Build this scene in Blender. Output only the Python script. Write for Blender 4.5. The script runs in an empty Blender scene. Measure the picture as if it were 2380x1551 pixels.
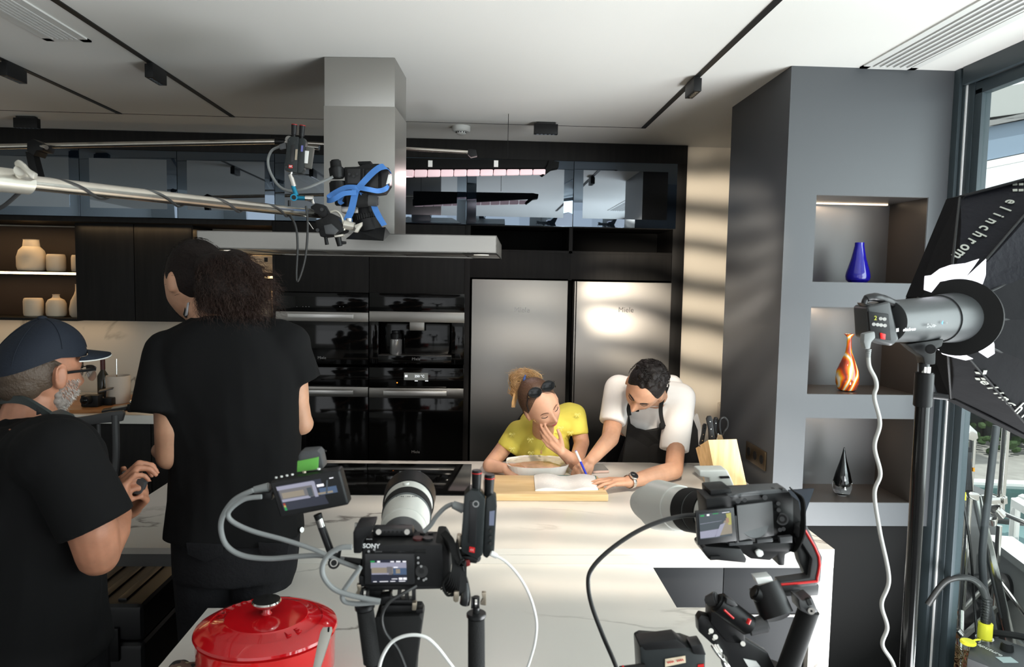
import bpy, bmesh, math, random
from mathutils import Vector, Matrix, noise
from mathutils.bvhtree import BVHTree
random.seed(7)
V = Vector
C = bpy.context.scene.collection
SC = bpy.context.scene
# ------------------------------------------------------------------ camera, light, exposure
FPX, CX, CY = 1652.8, 1190.0, 775.5
CAMP = V((0, 0, 1.75))
_r = 0.015
_Y = V((-68, 122, -FPX)).normalized()
_X = V((1, -_r, -(68 + 122 * _r) / FPX)); _X = (_X - _Y * _X.dot(_Y)).normalized()
_Z = _X.cross(_Y)
ROT = Matrix((_X, _Y, _Z))                      # camera coords -> world
cd = bpy.data.cameras.new('camera'); cam = bpy.data.objects.new('camera', cd); C.objects.link(cam)
cam.matrix_world = Matrix.Translation(CAMP) @ ROT.to_4x4()
cd.sensor_width = 36; cd.lens = 25.0; cd.clip_start = 0.05; cd.clip_end = 200
cd.dof.use_dof = True; cd.dof.focus_distance = 2.9; cd.dof.aperture_fstop = 8.0
SC.camera = cam
SC.view_settings.view_transform = 'Standard'; SC.view_settings.look = 'None'
SC.view_settings.gamma = 1.0; SC.view_settings.use_curve_mapping = False
SC.view_settings.exposure = 0.0
SC.cycles.max_bounces = 8; SC.cycles.transparent_max_bounces = 12; SC.cycles.sample_clamp_indirect = 6.0
SC.cycles.use_denoising = True
SC.cycles.caustics_reflective = False; SC.cycles.caustics_refractive = False
w = bpy.data.worlds.new('world'); SC.world = w; w.use_nodes = True
w.node_tree.nodes['Background'].inputs[0].default_value = (0.93, 0.97, 1.0, 1)
w.node_tree.nodes['Background'].inputs[1].default_value = 1.6

def light(name, kind, loc, target, energy, color=(1, 1, 1), **kw):
    d = bpy.data.lights.new(name, kind); d.energy = energy; d.color = color
    for k, v in kw.items(): setattr(d, k, v)
    o = bpy.data.objects.new(name, d); C.objects.link(o); o.location = loc
    o.rotation_euler = (V(target) - V(loc)).to_track_quat('-Z', 'Y').to_euler()
    return o
light('sun', 'SUN', (3, -1.4, 8), (4.0, 2.6, 0), 4.0, (1, .96, .9), angle=0.02)
light('window_daylight', 'AREA', (2.5, 0.35, 1.75), (0.0, 0.9, 2.1), 140, (0.93, 0.97, 1.0), shape='RECTANGLE', size=3.2, size_y=1.7)
light('ceiling_fill', 'AREA', (1.8, 1.2, 0.25), (0.1, 1.2, 2.7), 110, (0.97, 0.98, 1.0), shape='RECTANGLE', size=2.4, size_y=0.5)  # added unseen fill inside the room, aimed up to brighten the ceiling
light('rear_daylight', 'AREA', (-1.2, -3.3, 1.2), (-0.6, 2, 2.5), 6, (0.97, 0.97, 1.0), shape='RECTANGLE', size=3.6, size_y=1.6)
key = light('island_fill_spot', 'SPOT', (0.60, 1.45, 2.5), (0.50, 2.95, 0.95), 215, (1.0, 0.88, 0.74), spot_size=math.radians(66), spot_blend=0.7, shadow_soft_size=0.07)  # added overhead spot to brighten the island, belongs to no fixture
wash = light('wall_fill_spot', 'SPOT', (0.55, 2.0, 2.0), (1.46, 4.5, 1.75), 300, (1.0, 0.87, 0.70), spot_size=math.radians(40), spot_blend=0.6, shadow_soft_size=.05)  # added warm spot to brighten the cream wall, belongs to no fixture
# wave bands put into both added spots to imitate slatted light
for kd in (key.data, wash.data):
    kd.use_nodes = True; kn = kd.node_tree; em = kn.nodes['Emission']
    tc = kn.nodes.new('ShaderNodeTexCoord'); mp = kn.nodes.new('ShaderNodeMapping'); wv = kn.nodes.new('ShaderNodeTexWave')
    mp.inputs['Rotation'].default_value = (0, 0, 0.12)
    wv.bands_direction = 'Y'; wv.inputs['Scale'].default_value = 3.4; wv.inputs['Distortion'].default_value = 3.2; wv.inputs['Detail'].default_value = 1.5; wv.inputs['Detail Scale'].default_value = 1.3
    cr = kn.nodes.new('ShaderNodeValToRGB'); cr.color_ramp.elements[0].position = 0.1; cr.color_ramp.elements[0].color = (.06, .06, .06, 1); cr.color_ramp.elements[1].position = .62
    kn.links.new(tc.outputs['Normal'], mp.inputs[0]); kn.links.new(mp.outputs[0], wv.inputs[0]); kn.links.new(wv.outputs['Fac'], cr.inputs[0]); kn.links.new(cr.outputs[0], em.inputs['Strength'])

# ------------------------------------------------------------------ pixel rays on real planes
def ray(px, py):
    return ROT @ V(((px - CX) / FPX, (CY - py) / FPX, -1.0))
def W(px, py, Y):
    d = ray(px, py); return CAMP + d * (Y / d.y)
def Wz(px, py, z):
    d = ray(px, py); return CAMP + d * ((z - CAMP.z) / d.z)
def Wx(px, py, x):
    d = ray(px, py); return CAMP + d * (x / d.x)
def pr(n, Y): return n * Y / FPX
# ------------------------------------------------------------------ materials
MATS = {}
def mat(name, col, rough=0.5, metal=0.0, spec=0.5, bump=0.0, bscale=60, var=0.0, vscale=8, emit=0, ecol=None, coat=0.0, trans=0.0, ior=1.45, aniso=0.0, sheen=0.0, alpha=1.0, sss=0.0):
    m = bpy.data.materials.new(name); m.use_nodes = True; nt = m.node_tree; b = nt.nodes['Principled BSDF']
    c = (*col, 1)
    b.inputs['Base Color'].default_value = c; b.inputs['Roughness'].default_value = rough; b.inputs['Metallic'].default_value = metal
    b.inputs['Specular IOR Level'].default_value = spec; b.inputs['Coat Weight'].default_value = coat; b.inputs['Transmission Weight'].default_value = trans
    b.inputs['IOR'].default_value = ior; b.inputs['Anisotropic'].default_value = aniso; b.inputs['Sheen Weight'].default_value = sheen; b.inputs['Alpha'].default_value = alpha
    if sss: b.inputs['Subsurface Weight'].default_value = sss; b.inputs['Subsurface Radius'].default_value = (.012, .005, .003); b.inputs['Subsurface Scale'].default_value = 1
    if emit: b.inputs['Emission Color'].default_value = (*(ecol or col), 1); b.inputs['Emission Strength'].default_value = emit
    if bump or var:
        t = nt.nodes.new('ShaderNodeTexCoord'); n = nt.nodes.new('ShaderNodeTexNoise'); nt.links.new(t.outputs['Object'], n.inputs[0])
    if var:
        n.inputs['Scale'].default_value = vscale; n.inputs['Detail'].default_value = 5
        r = nt.nodes.new('ShaderNodeValToRGB'); nt.links.new(n.outputs['Fac'], r.inputs[0])
        r.color_ramp.elements[0].position = .3; r.color_ramp.elements[1].position = .7
        r.color_ramp.elements[0].color = (*[max(0, x * (1 - var)) for x in col], 1); r.color_ramp.elements[1].color = (*[min(1, x * (1 + var)) for x in col], 1)
        nt.links.new(r.outputs[0], b.inputs['Base Color'])
    if bump:
        n2 = nt.nodes.new('ShaderNodeTexNoise'); n2.inputs['Scale'].default_value = bscale; n2.inputs['Detail'].default_value = 4
        nt.links.new(t.outputs['Object'], n2.inputs[0])
        bp = nt.nodes.new('ShaderNodeBump'); bp.inputs['Strength'].default_value = bump; bp.inputs['Distance'].default_value = .01
        nt.links.new(n2.outputs['Fac'], bp.inputs['Height']); nt.links.new(bp.outputs[0], b.inputs['Normal'])
    MATS[name] = m; return m
def brushed(name, col, rough, axis):
    m = mat(name, col, rough, 1.0, aniso=.5); nt = m.node_tree; b = nt.nodes['Principled BSDF']
    t = nt.nodes.new('ShaderNodeTexCoord'); mp = nt.nodes.new('ShaderNodeMapping'); n = nt.nodes.new('ShaderNodeTexNoise')
    s = [400, 400, 400]; s[axis] = 3; mp.inputs['Scale'].default_value = s
    nt.links.new(t.outputs['Object'], mp.inputs[0]); nt.links.new(mp.outputs[0], n.inputs[0])
    r = nt.nodes.new('ShaderNodeMapRange'); r.inputs['To Min'].default_value = rough - .05; r.inputs['To Max'].default_value = rough + .07
    nt.links.new(n.outputs['Fac'], r.inputs[0]); nt.links.new(r.outputs[0], b.inputs['Roughness'])
    bp = nt.nodes.new('ShaderNodeBump'); bp.inputs['Strength'].default_value = .04; bp.inputs['Distance'].default_value = .002
    nt.links.new(n.outputs['Fac'], bp.inputs['Height']); nt.links.new(bp.outputs[0], b.inputs['Normal'])
    return m
def marble(name, col, vein, rough=.22, scale=1.0):
    m = mat(name, col, rough); nt = m.node_tree; b = nt.nodes['Principled BSDF']
    t = nt.nodes.new('ShaderNodeTexCoord'); mp = nt.nodes.new('ShaderNodeMapping'); mp.inputs['Rotation'].default_value = (.3, .2, .5); mp.inputs['Scale'].default_value = (scale, scale * 1.6, scale)
    n = nt.nodes.new('ShaderNodeTexNoise'); n.inputs['Scale'].default_value = 1.3; n.inputs['Detail'].default_value = 7; n.inputs['Distortion'].default_value = .6
    nt.links.new(t.outputs['Object'], mp.inputs[0]); nt.links.new(mp.outputs[0], n.inputs[0])
    a = nt.nodes.new('ShaderNodeMath'); a.operation = 'SUBTRACT'; a.inputs[1].default_value = .5; nt.links.new(n.outputs['Fac'], a.inputs[0])
    a2 = nt.nodes.new('ShaderNodeMath'); a2.operation = 'ABSOLUTE'; nt.links.new(a.outputs[0], a2.inputs[0])
    r = nt.nodes.new('ShaderNodeValToRGB'); r.color_ramp.elements[0].position = 0; r.color_ramp.elements[0].color = (*vein, 1)
    r.color_ramp.elements[1].position = .015; r.color_ramp.elements[1].color = (*col, 1); nt.links.new(a2.outputs[0], r.inputs[0])
    n2 = nt.nodes.new('ShaderNodeTexNoise'); n2.inputs['Scale'].default_value = 1.7; nt.links.new(t.outputs['Object'], n2.inputs[0])
    r2 = nt.nodes.new('ShaderNodeValToRGB'); r2.color_ramp.elements[0].position = .42; r2.color_ramp.elements[1].position = .54; nt.links.new(n2.outputs['Fac'], r2.inputs[0])
    mx = nt.nodes.new('ShaderNodeMix'); mx.data_type = 'RGBA'; nt.links.new(r2.outputs[0], mx.inputs[0]); mx.inputs[6].default_value = (*col, 1); nt.links.new(r.outputs[0], mx.inputs[7])
    nt.links.new(mx.outputs[2], b.inputs['Base Color']); return m
def wood(name, c1, c2, rough=.4, sc=(6, 90, 90)):
    m = mat(name, c1, rough); nt = m.node_tree; b = nt.nodes['Principled BSDF']
    t = nt.nodes.new('ShaderNodeTexCoord'); mp = nt.nodes.new('ShaderNodeMapping'); mp.inputs['Scale'].default_value = sc
    n = nt.nodes.new('ShaderNodeTexNoise'); n.inputs['Scale'].default_value = 1; n.inputs['Detail'].default_value = 4
    nt.links.new(t.outputs['Object'], mp.inputs[0]); nt.links.new(mp.outputs[0], n.inputs[0])
    r = nt.nodes.new('ShaderNodeValToRGB'); r.color_ramp.elements[0].position = .35; r.color_ramp.elements[0].color = (*c1, 1); r.color_ramp.elements[1].position = .65; r.color_ramp.elements[1].color = (*c2, 1)
    if c1[0] < .05: b.inputs['Specular IOR Level'].default_value = .25
    nt.links.new(n.outputs['Fac'], r.inputs[0]); nt.links.new(r.outputs[0], b.inputs['Base Color']); return m
def glossmix(name, col, gcol, fac, rough=.02):
    m = bpy.data.materials.new(name); m.use_nodes = True; nt = m.node_tree; nt.nodes.clear()
    o = nt.nodes.new('ShaderNodeOutputMaterial'); g = nt.nodes.new('ShaderNodeBsdfGlossy'); d = nt.nodes.new('ShaderNodeBsdfDiffuse'); x = nt.nodes.new('ShaderNodeMixShader')
    g.inputs[0].default_value = (*gcol, 1); g.inputs['Roughness'].default_value = rough; d.inputs[0].default_value = (*col, 1); x.inputs[0].default_value = fac
    nt.links.new(d.outputs[0], x.inputs[1]); nt.links.new(g.outputs[0], x.inputs[2]); nt.links.new(x.outputs[0], o.inputs[0]); MATS[name] = m; return m
def thinglass(name, tint=(.9, .95, .95), gl=.08, rough=.0):
    m = bpy.data.materials.new(name); m.use_nodes = True; nt = m.node_tree; nt.nodes.clear()
    o = nt.nodes.new('ShaderNodeOutputMaterial'); g = nt.nodes.new('ShaderNodeBsdfGlossy'); d = nt.nodes.new('ShaderNodeBsdfTransparent'); x = nt.nodes.new('ShaderNodeMixShader')
    g.inputs['Roughness'].default_value = rough; d.inputs[0].default_value = (*tint, 1); x.inputs[0].default_value = gl
    nt.links.new(d.outputs[0], x.inputs[1]); nt.links.new(g.outputs[0], x.inputs[2]); nt.links.new(x.outputs[0], o.inputs[0]); MATS[name] = m; return m
M_white = mat('paint_white', (.72, .71, .68), .7, bump=.03, bscale=200)
M_cream = mat('wall_cream', (.72, .66, .56), .8, bump=.05, bscale=150)
M_floor = mat('floor_dark', (.02, .02, .022), .35, var=.2)
M_blackcab = wood('cabinet_black_oak', (.0065, .006, .0058), (.011, .0102, .0095), .55, (40, 40, 3))
M_blackmat = mat('black_matte', (.006, .006, .006), .75, spec=.15)
M_blackglass = mat('black_glass', (.003, .003, .003), .06, spec=.35)
M_mirrorglass = glossmix('smoked_mirror_glass', (.006, .007, .009), (.52, .58, .66), .62, .015)
M_bluemirror = glossmix('blue_smoked_border', (.010, .016, .026), (.36, .45, .56), .45, .02)
M_steel = brushed('brushed_steel', (.30, .285, .265), .32, 0)
M_steelv = brushed('brushed_steel_vertical', (.38, .365, .345), .38, 2)
M_hood = brushed('hood_steel', (.36, .35, .33), .34, 0)
M_chrome = mat('chrome', (.75, .73, .70), .12, 1)
M_pole = mat('grip_pole_steel', (.72, .68, .61), .24, 1, var=.08, vscale=30)
M_grey = mat('column_grey', (.062, .066, .072), .42, bump=.02, bscale=300)
M_nichedark = mat('niche_brown_grey', (.045, .04, .037), .38)
M_frame = mat('window_aluminium', (.036, .050, .058), .45)
M_marble = marble('worktop_marble', (.62, .595, .55), (.24, .22, .20))
M_splash = marble('splashback_marble', (.50, .46, .40), (.22, .20, .17), scale=1.4)
M_blk = mat('black_plastic', (.008, .008, .0085), .42, spec=.3, bump=.02, bscale=400)
M_blkmetal = mat('black_metal', (.018, .018, .019), .33, .2)
M_rubber = mat('rubber_black', (.009, .009, .009), .75, spec=.3)
M_darkgrey = mat('dark_grey_plastic', (.055, .057, .06), .42)
M_lensgrey = mat('lens_white', (.60, .60, .56), .35)
M_skin = mat('skin_fair', (.60, .33, .22), .5, var=.08, vscale=25, sss=.15)
M_skin2 = mat('skin_tan', (.50, .27, .17), .5, var=.10, vscale=25, sss=.15)
M_skin3 = mat('skin_ruddy', (.44, .20, .12), .5, var=.14, vscale=30, sss=.15)
M_tee = mat('black_cotton', (.006, .006, .0063), .95, spec=.2, bump=.5, bscale=6)
M_denim = mat('black_denim', (.011, .011, .0125), .9, spec=.2, bump=.2, bscale=90, var=.3, vscale=9)
M_led = mat('led_warm', (1, .75, .4), .5, emit=9, ecol=(1, .68, .32))
# ------------------------------------------------------------------ mesh builder
def basis(d, up=V((0, 0, 1))):
    d = d.normalized()
    if abs(d.dot(up)) > .98: up = V((0, 1, 0))
    x = up.cross(d).normalized(); y = d.cross(x)
    return Matrix((x, y, d)).transposed()
class MB:
    def __init__(s): s.bm = bmesh.new(); s.mi = 0; s.smooth = True
    def _new(s, vs, fs):
        bv = [s.bm.verts.new(v) for v in vs]; out = []
        for f in fs:
            try:
                q = s.bm.faces.new([bv[i] for i in f]); q.material_index = s.mi; out.append(q)
            except ValueError: pass
        return bv, out
    def bev(s, faces, w, seg=2):
        es = list({e for f in faces for e in f.edges}); 
        try: bmesh.ops.bevel(s.bm, geom=es, offset=w, segments=seg, affect='EDGES', clamp_overlap=True, profile=.6)
        except Exception: pass
    def box(s, lo, hi, b=0, M=None, seg=2):
        x0, y0, z0 = [min(p, q) for p, q in zip(lo, hi)]; x1, y1, z1 = [max(p, q) for p, q in zip(lo, hi)]
        vs = [V(p) for p in ((x0, y0, z0), (x1, y0, z0), (x1, y1, z0), (x0, y1, z0), (x0, y0, z1), (x1, y0, z1), (x1, y1, z1), (x0, y1, z1))]
        if M: vs = [M @ v for v in vs]
        _, f = s._new(vs, [(0, 3, 2, 1), (4, 5, 6, 7), (0, 1, 5, 4), (1, 2, 6, 5), (2, 3, 7, 6), (3, 0, 4, 7)])
        if b: s.bev(f, b, seg)
        return s
    def prism(s, pts, ext, b=0, seg=2):
        pts = [V(p) for p in pts]; n = len(pts); ext = V(ext)
        vs = pts + [p + ext for p in pts]
        fs = [tuple(range(n)), tuple(range(2 * n - 1, n - 1, -1))] + [(i, i + n, (i + 1) % n + n, (i + 1) % n) for i in range(n)]
        _, f = s._new(vs, fs); bmesh.ops.recalc_face_normals(s.bm, faces=f)
        if b: s.bev(f, b, seg)
        return s
    def ppoly(s, pts, Y, dep, b=0, seg=2):
        """polygon seen at pixel points, standing at depth Y, going dep metres back"""
        P = [W(p[0], p[1], p[2] if len(p) > 2 else Y) for p in pts]
        return s.prism(P, (0, dep, 0), b, seg)
    def cyl(s, p0, p1, r0, r1=None, n=20, caps=True, b=0):
        p0, p1 = V(p0), V(p1); r1 = r0 if r1 is None else r1; B = basis(p1 - p0)
        vs = []
        for p, r in ((p0, r0), (p1, r1)):
            vs += [p + B @ V((math.cos(t) * r, math.sin(t) * r, 0)) for t in [2 * math.pi * i / n for i in range(n)]]
        fs = [(i, (i + 1) % n, (i + 1) % n + n, i + n) for i in range(n)]
        if caps: fs += [tuple(range(n - 1, -1, -1)), tuple(range(n, 2 * n))]
        _, f = s._new(vs, fs)
        if b and caps:
            es = [e for q in f if len(q.verts) > 4 for e in q.edges]
            bmesh.ops.bevel(s.bm, geom=list(set(es)), offset=b, segments=2, affect='EDGES', clamp_overlap=True)
        return s
    def lathe(s, prof, org, ax=(0, 0, 1), n=32, sc=(1, 1), close=True):
        """prof: (radius, height) pairs"""
        B = basis(V(ax)); org = V(org); vs = []
        for r, h in prof: vs += [org + B @ V((math.cos(2 * math.pi * i / n) * r * sc[0], math.sin(2 * math.pi * i / n) * r * sc[1], h)) for i in range(n)]
        fs = [(k * n + i, k * n + (i + 1) % n, (k + 1) * n + (i + 1) % n, (k + 1) * n + i) for k in range(len(prof) - 1) for i in range(n)]
        if close: fs += [tuple(range(n - 1, -1, -1)), tuple(range((len(prof) - 1) * n, len(prof) * n))]
        s._new(vs, fs); return s
    def tube(s, pts, r, n=8, sm=6, taper=None):
        P = spline([V(p) for p in pts], sm) if sm > 1 else [V(p) for p in pts]
        vs = []; m = len(P); up = V((0, 0, 1)); pv = None
        for i, p in enumerate(P):
            d = (P[min(i + 1, m - 1)] - P[max(i - 1, 0)])
            if d.length < 1e-9: d = V((0, 0, 1))
            d.normalize()
            if pv is None: pv = basis(d).col[0]
            x = (pv - d * pv.dot(d)); x = x.normalized() if x.length > 1e-6 else basis(d).col[0]; y = d.cross(x); pv = x
            rr = r[min(int(i * len(r) / m), len(r) - 1)] if isinstance(r, (list, tuple)) else r
            if taper: rr = r * (1 + (taper - 1) * i / (m - 1))
            vs += [p + x * math.cos(2 * math.pi * k / n) * rr + y * math.sin(2 * math.pi * k / n) * rr for k in range(n)]
        fs = [(i * n + k, i * n + (k + 1) % n, (i + 1) * n + (k + 1) % n, (i + 1) * n + k) for i in range(m - 1) for k in range(n)]
        fs += [tuple(range(n - 1, -1, -1)), tuple(range((m - 1) * n, m * n))]
        s._new(vs, fs); return s
    def ribbon(s, pts, wdir, w, t=.0012, sm=6):
        P = spline([V(p) for p in pts], sm); m = len(P); vs = []
        for i, p in enumerate(P):
            d = (P[min(i + 1, m - 1)] - P[max(i - 1, 0)]).normalized(); wd = V(wdir); wd = (wd - d * wd.dot(d)).normalized(); nn = d.cross(wd)
            vs += [p + wd * w / 2 + nn * t, p - wd * w / 2 + nn * t, p - wd * w / 2 - nn * t, p + wd * w / 2 - nn * t]
        fs = [(i * 4 + k, i * 4 + (k + 1) % 4, i * 4 + 4 + (k + 1) % 4, i * 4 + 4 + k) for i in range(m - 1) for k in range(4)] + [(3, 2, 1, 0), tuple(range((m - 1) * 4, m * 4))]
        s._new(vs, fs); return s
    def ell(s, c, r, R=None, u=20, v=12):
        c = V(c); r = (r, r, r) if isinstance(r, (int, float)) else r; R = R or Matrix.Identity(3); vs = []; fs = []
        for j in range(1, v):
            for i in range(u):
                a, b = 2 * math.pi * i / u, math.pi * j / v
                vs.append(c + R @ V((r[0] * math.sin(b) * math.cos(a), r[1] * math.sin(b) * math.sin(a), r[2] * math.cos(b))))
        vs += [c + R @ V((0, 0, r[2])), c + R @ V((0, 0, -r[2]))]; T, Bt = len(vs) - 2, len(vs) - 1
        for j in range(v - 2):
            for i in range(u): fs.append((j * u + i, (j + 1) * u + i, (j + 1) * u + (i + 1) % u, j * u + (i + 1) % u))
        for i in range(u): fs.append((T, i, (i + 1) % u)); fs.append((Bt, (v - 2) * u + (i + 1) % u, (v - 2) * u + i))
        s._new(vs, fs); return s
    def cap(s, p0, p1, r0, r1=None, n=14, k=4, flat=False):
        """tapered limb with round ends; flat=True leaves the far end cut"""
        p0, p1 = V(p0), V(p1); r1 = r0 if r1 is None else r1; d = p1 - p0
        if d.length < 1e-6: return s.ell(p0, r0)
        B = basis(d); L = d.length; prof = []
        for i in range(k): a = math.pi / 2 * (1 - i / k); prof.append((max(1e-4, r0 * math.cos(a)), -r0 * math.sin(a)))
        prof.append((r0, 0)); prof.append((r1, L))
        if not flat:
            for i in range(1, k + 1): a = math.pi / 2 * i / k; prof.append((max(1e-4, r1 * math.cos(a)), L + r1 * math.sin(a)))
        return s.lathe(prof, p0, d, n)
    def obj(s, name, mats, parent=None, remesh=0, smooth_it=6, label=None, sm=True, sub=0):
        me = bpy.data.meshes.new(name)
        bm = s.bm
        if parent is not None and parent.name in LOC:
            L = LOC[parent.name]; 
            for v in bm.verts: v.co -= L
            off = V((0, 0, 0))
        elif len(bm.verts):
            xs = [v.co.x for v in bm.verts]; ys = [v.co.y for v in bm.verts]; zs = [v.co.z for v in bm.verts]
            off = V(((min(xs) + max(xs)) / 2, (min(ys) + max(ys)) / 2, min(zs)))
            for v in bm.verts: v.co -= off
        for f in bm.faces: f.smooth = sm
        bmesh.ops.recalc_face_normals(bm, faces=bm.faces[:])
        if not remesh and sm:
            for e in bm.edges:
                if len(e.link_faces) == 2 and e.calc_face_angle(0) > .6: e.smooth = False
        bm.to_mesh(me); bm.free()
        for m in (mats if isinstance(mats, (list, tuple)) else [mats]): me.materials.append(m)
        o = bpy.data.objects.new(name, me); C.objects.link(o)
        if parent is not None: o.parent = parent; LOC[o.name] = LOC.get(parent.name, V((0, 0, 0)))
        else: o.location = off; LOC[o.name] = off
        if remesh:
            r = o.modifiers.new('remesh', 'REMESH'); r.mode = 'VOXEL'; r.voxel_size = remesh; r.use_smooth_shade = True
            q = o.modifiers.new('smooth', 'SMOOTH'); q.factor = .5; q.iterations = smooth_it
        if label: o['label'] = label
        return o
LOC = {}
def spline(P, k):
    if len(P) < 3: return P
    out = []
    for i in range(len(P) - 1):
        a, b, c, d = P[max(i - 1, 0)], P[i], P[i + 1], P[min(i + 2, len(P) - 1)]
        for j in range(k):
            t = j / k; out.append(.5 * ((2 * b) + (c - a) * t + (2 * a - 5 * b + 4 * c - d) * t * t + (3 * b - a - 3 * c + d) * t ** 3))
    out.append(P[-1]); return out
def tag(o, label, cat, group=None, kind=None):
    o['label'] = label; o['category'] = cat
    if group: o['group'] = group
    if kind: o['kind'] = kind
    return o
def struct(o): o['kind'] = 'structure'; return o
def thing(name, loc, label, cat, group=None):
    o = bpy.data.objects.new(name, None); C.objects.link(o); o.location = loc; o.empty_display_size = .05
    LOC[o.name] = V(loc); return tag(o, label, cat, group)
def text(body, loc, size, xdir, ydir, m, parent, name='lettering', depth=.0003, bold=0):
    cu = bpy.data.curves.new(name, 'FONT'); cu.body = body; cu.size = size; cu.extrude = depth; cu.offset = bold; cu.align_x = 'CENTER'; cu.align_y = 'CENTER'; cu.resolution_u = 3
    tmp = bpy.data.objects.new('tmp', cu); C.objects.link(tmp); me = bpy.data.meshes.new_from_object(tmp); bpy.data.objects.remove(tmp); bpy.data.curves.remove(cu)
    me.materials.clear(); me.materials.append(m); me.name = name
    x = V(xdir).normalized(); y = V(ydir); y = (y - x * y.dot(x)).normalized(); z = x.cross(y)
    me.transform(Matrix.Translation(V(loc) - LOC.get(parent.name, V((0, 0, 0)))) @ Matrix((x, y, z)).transposed().to_4x4())
    o = bpy.data.objects.new(name, me); C.objects.link(o); o.parent = parent; LOC[o.name] = LOC.get(parent.name, V((0, 0, 0))); return o
def B(lo, hi, name, m, parent=None, b=.0015, **k): return MB().box(lo, hi, b).obj(name, m, parent, **k)
def PB(x0, y0, x1, y1, Y, dep, name, m, parent=None, b=.0015, **k):
    """upright box whose front face at depth Y spans a measured rectangle"""
    cx, cy = (x0 + x1) / 2, (y0 + y1) / 2
    X0, X1 = W(x0, cy, Y).x, W(x1, cy, Y).x; Z1, Z0 = W(cx, y0, Y).z, W(cx, y1, Y).z
    return B((X0, Y, Z0), (X1, Y + dep, Z1), name, m, parent, b, **k)
# ================================================================== SETTING
CEIL = 2.62; XR = 1.88; YC = 2.83; YB = 4.47
struct(B((-4.6, -3.6, -.1), (XR, 5.1, 0), 'floor', M_floor, b=0))
struct(B((-4.6, -3.6, CEIL), (XR + .25, 5.1, CEIL + .1), 'ceiling', M_white, b=0))
struct(B((-4.7, -3.6, 0), (-4.6, 5.1, CEIL), 'wall_left', M_white, b=0))
struct(B((-4.6, 4.96, 0), (XR + .2, 5.1, CEIL), 'wall_back', M_cream, b=0))
struct(B((W(1589, 600, 4.5).x, 4.52, 0), (XR + .2, 4.96, CEIL), 'wall_back_cream', M_cream, b=0))
struct(B((XR, YC + .02, 0), (XR + .1, 4.96, CEIL), 'wall_right', M_grey, b=0))
wr = MB().box((-4.6, -3.7, 0), (-3.2, -3.6, CEIL)).box((1.2, -3.7, 0), (XR + .2, -3.6, CEIL)).box((-3.2, -3.7, 0), (1.2, -3.6, .5))
struct(wr.obj('wall_rear', M_white, sm=False))
# ceiling joint and lighting tracks
M_track = mat('track_black', (.006, .006, .006), .5)
def gz(px, py): p = Wz(px, py, CEIL); return p
def track(a, b, name, w=.022):
    p, q = gz(*a), gz(*b); x = (p.x + q.x) / 2
    struct(B((x - w / 2, min(p.y, q.y), CEIL - .004), (x + w / 2, max(p.y, q.y), CEIL + .001), name, M_track, b=0))
    return x
xt = (-.0, )
def xs(px, py): return gz(px, py).x
def trk(px, py, y0, y1, name, w=.024):
    x = gz(px, py).x
    struct(B((x - w / 2, y0, CEIL - .004), (x + w / 2, y1, CEIL + .001), name, M_track, b=0)); return x
Yt = gz(541, 271).y
trk(541, 271, 0.2, Yt, 'trim_1'); trk(292, 270, .2, Yt, 'trim_2'); trk(1502, 291, .2, Yt, 'trim_3')
struct(B((-4.5, Yt, CEIL - .0015), (gz(1502, 291).x, Yt + .006, CEIL + .001), 'trim_4', mat('joint_dark', (.05, .045, .04), .8), b=0))  # thin dark groove joining the track ends
# track spotlights
def spot_box(px, py, along, lab):
    p = gz(px, py); t = thing('track_spotlight', (p.x, p.y, CEIL - .004), lab, 'spotlight')
    L, wd, h = .13, .034, .062
    dx, dy = (L / 2, wd / 2) if along == 'x' else (wd / 2, L / 2)
    B((p.x - dx, p.y - dy, CEIL - .004 - h), (p.x + dx, p.y + dy, CEIL - .012), 'housing', M_blk, t, .003)
    B((p.x - dx * .8, p.y - dy * .8, CEIL - .013), (p.x + dx * .8, p.y + dy * .8, CEIL - .003), 'adapter', M_track, t, .001)
    m = MB()
    for i in range(5):
        s = (i - 2) * .022; q = (p.x + (s if along == 'x' else 0), p.y + (0 if along == 'x' else s))
        m.cyl((q[0], q[1], CEIL - .0045 - h), (q[0], q[1], CEIL - .002 - h), .008, n=12)
    m.obj('lens_row', M_blackglass, t)
spot_box(30, 148, 'y', 'black track spotlight at the far left edge, on the shorter black ceiling track')
spot_box(362, 152, 'y', 'black track spotlight on the longer left ceiling track, casting a soft shadow')
spot_box(1612, 184, 'y', 'black track spotlight on the slanting track right of the hood')
spot_box(62, 270, 'x', 'black rectangular ceiling spotlight above the left glass cupboards, beside the pole clamp')
spot_box(1269, 284, 'x', 'black rectangular ceiling spotlight beside the white smoke detector')
# air vents
M_ventw = mat('vent_white', (.62, .62, .6), .5); M_ventd = mat('vent_slot', (.10, .11, .11), .6)
def vent(pa, pb, Yend, lab, dark):
    xa, xb = gz(*pa).x, gz(*pb).x; xa, xb = min(xa, xb), max(xa, xb); y1 = gz(*pb).y; z = CEIL
    t = thing('ceiling_air_vent', ((xa + xb) / 2, y1, z), lab, 'air vent')
    f = MB(); e = .03
    f.box((xa, Yend, z - .006), (xa + e, y1, z)); f.box((xb - e, Yend, z - .006), (xb, y1, z)); f.box((xa, y1 - e, z - .006), (xb, y1, z))
    f.obj('frame', M_ventw, t, sm=False)
    B((xa + e, Yend, z - .0025), (xb - e, y1 - e, z), 'backing', M_ventd if dark else mat('vent_slot_light', (.42, .42, .42), .6), t, 0)
    n = 6
    for i in range(n):
        x = xa + e + (xb - xa - 2 * e) * (i + .5) / n
        B((x - .0045, Yend, z - .008), (x + .0045, y1 - e, z - .002), 'slat', M_ventw, t, 0)
vent((105, 90), (213, 95), .4, 'long white slatted ceiling vent in the upper left corner', True)
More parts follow.
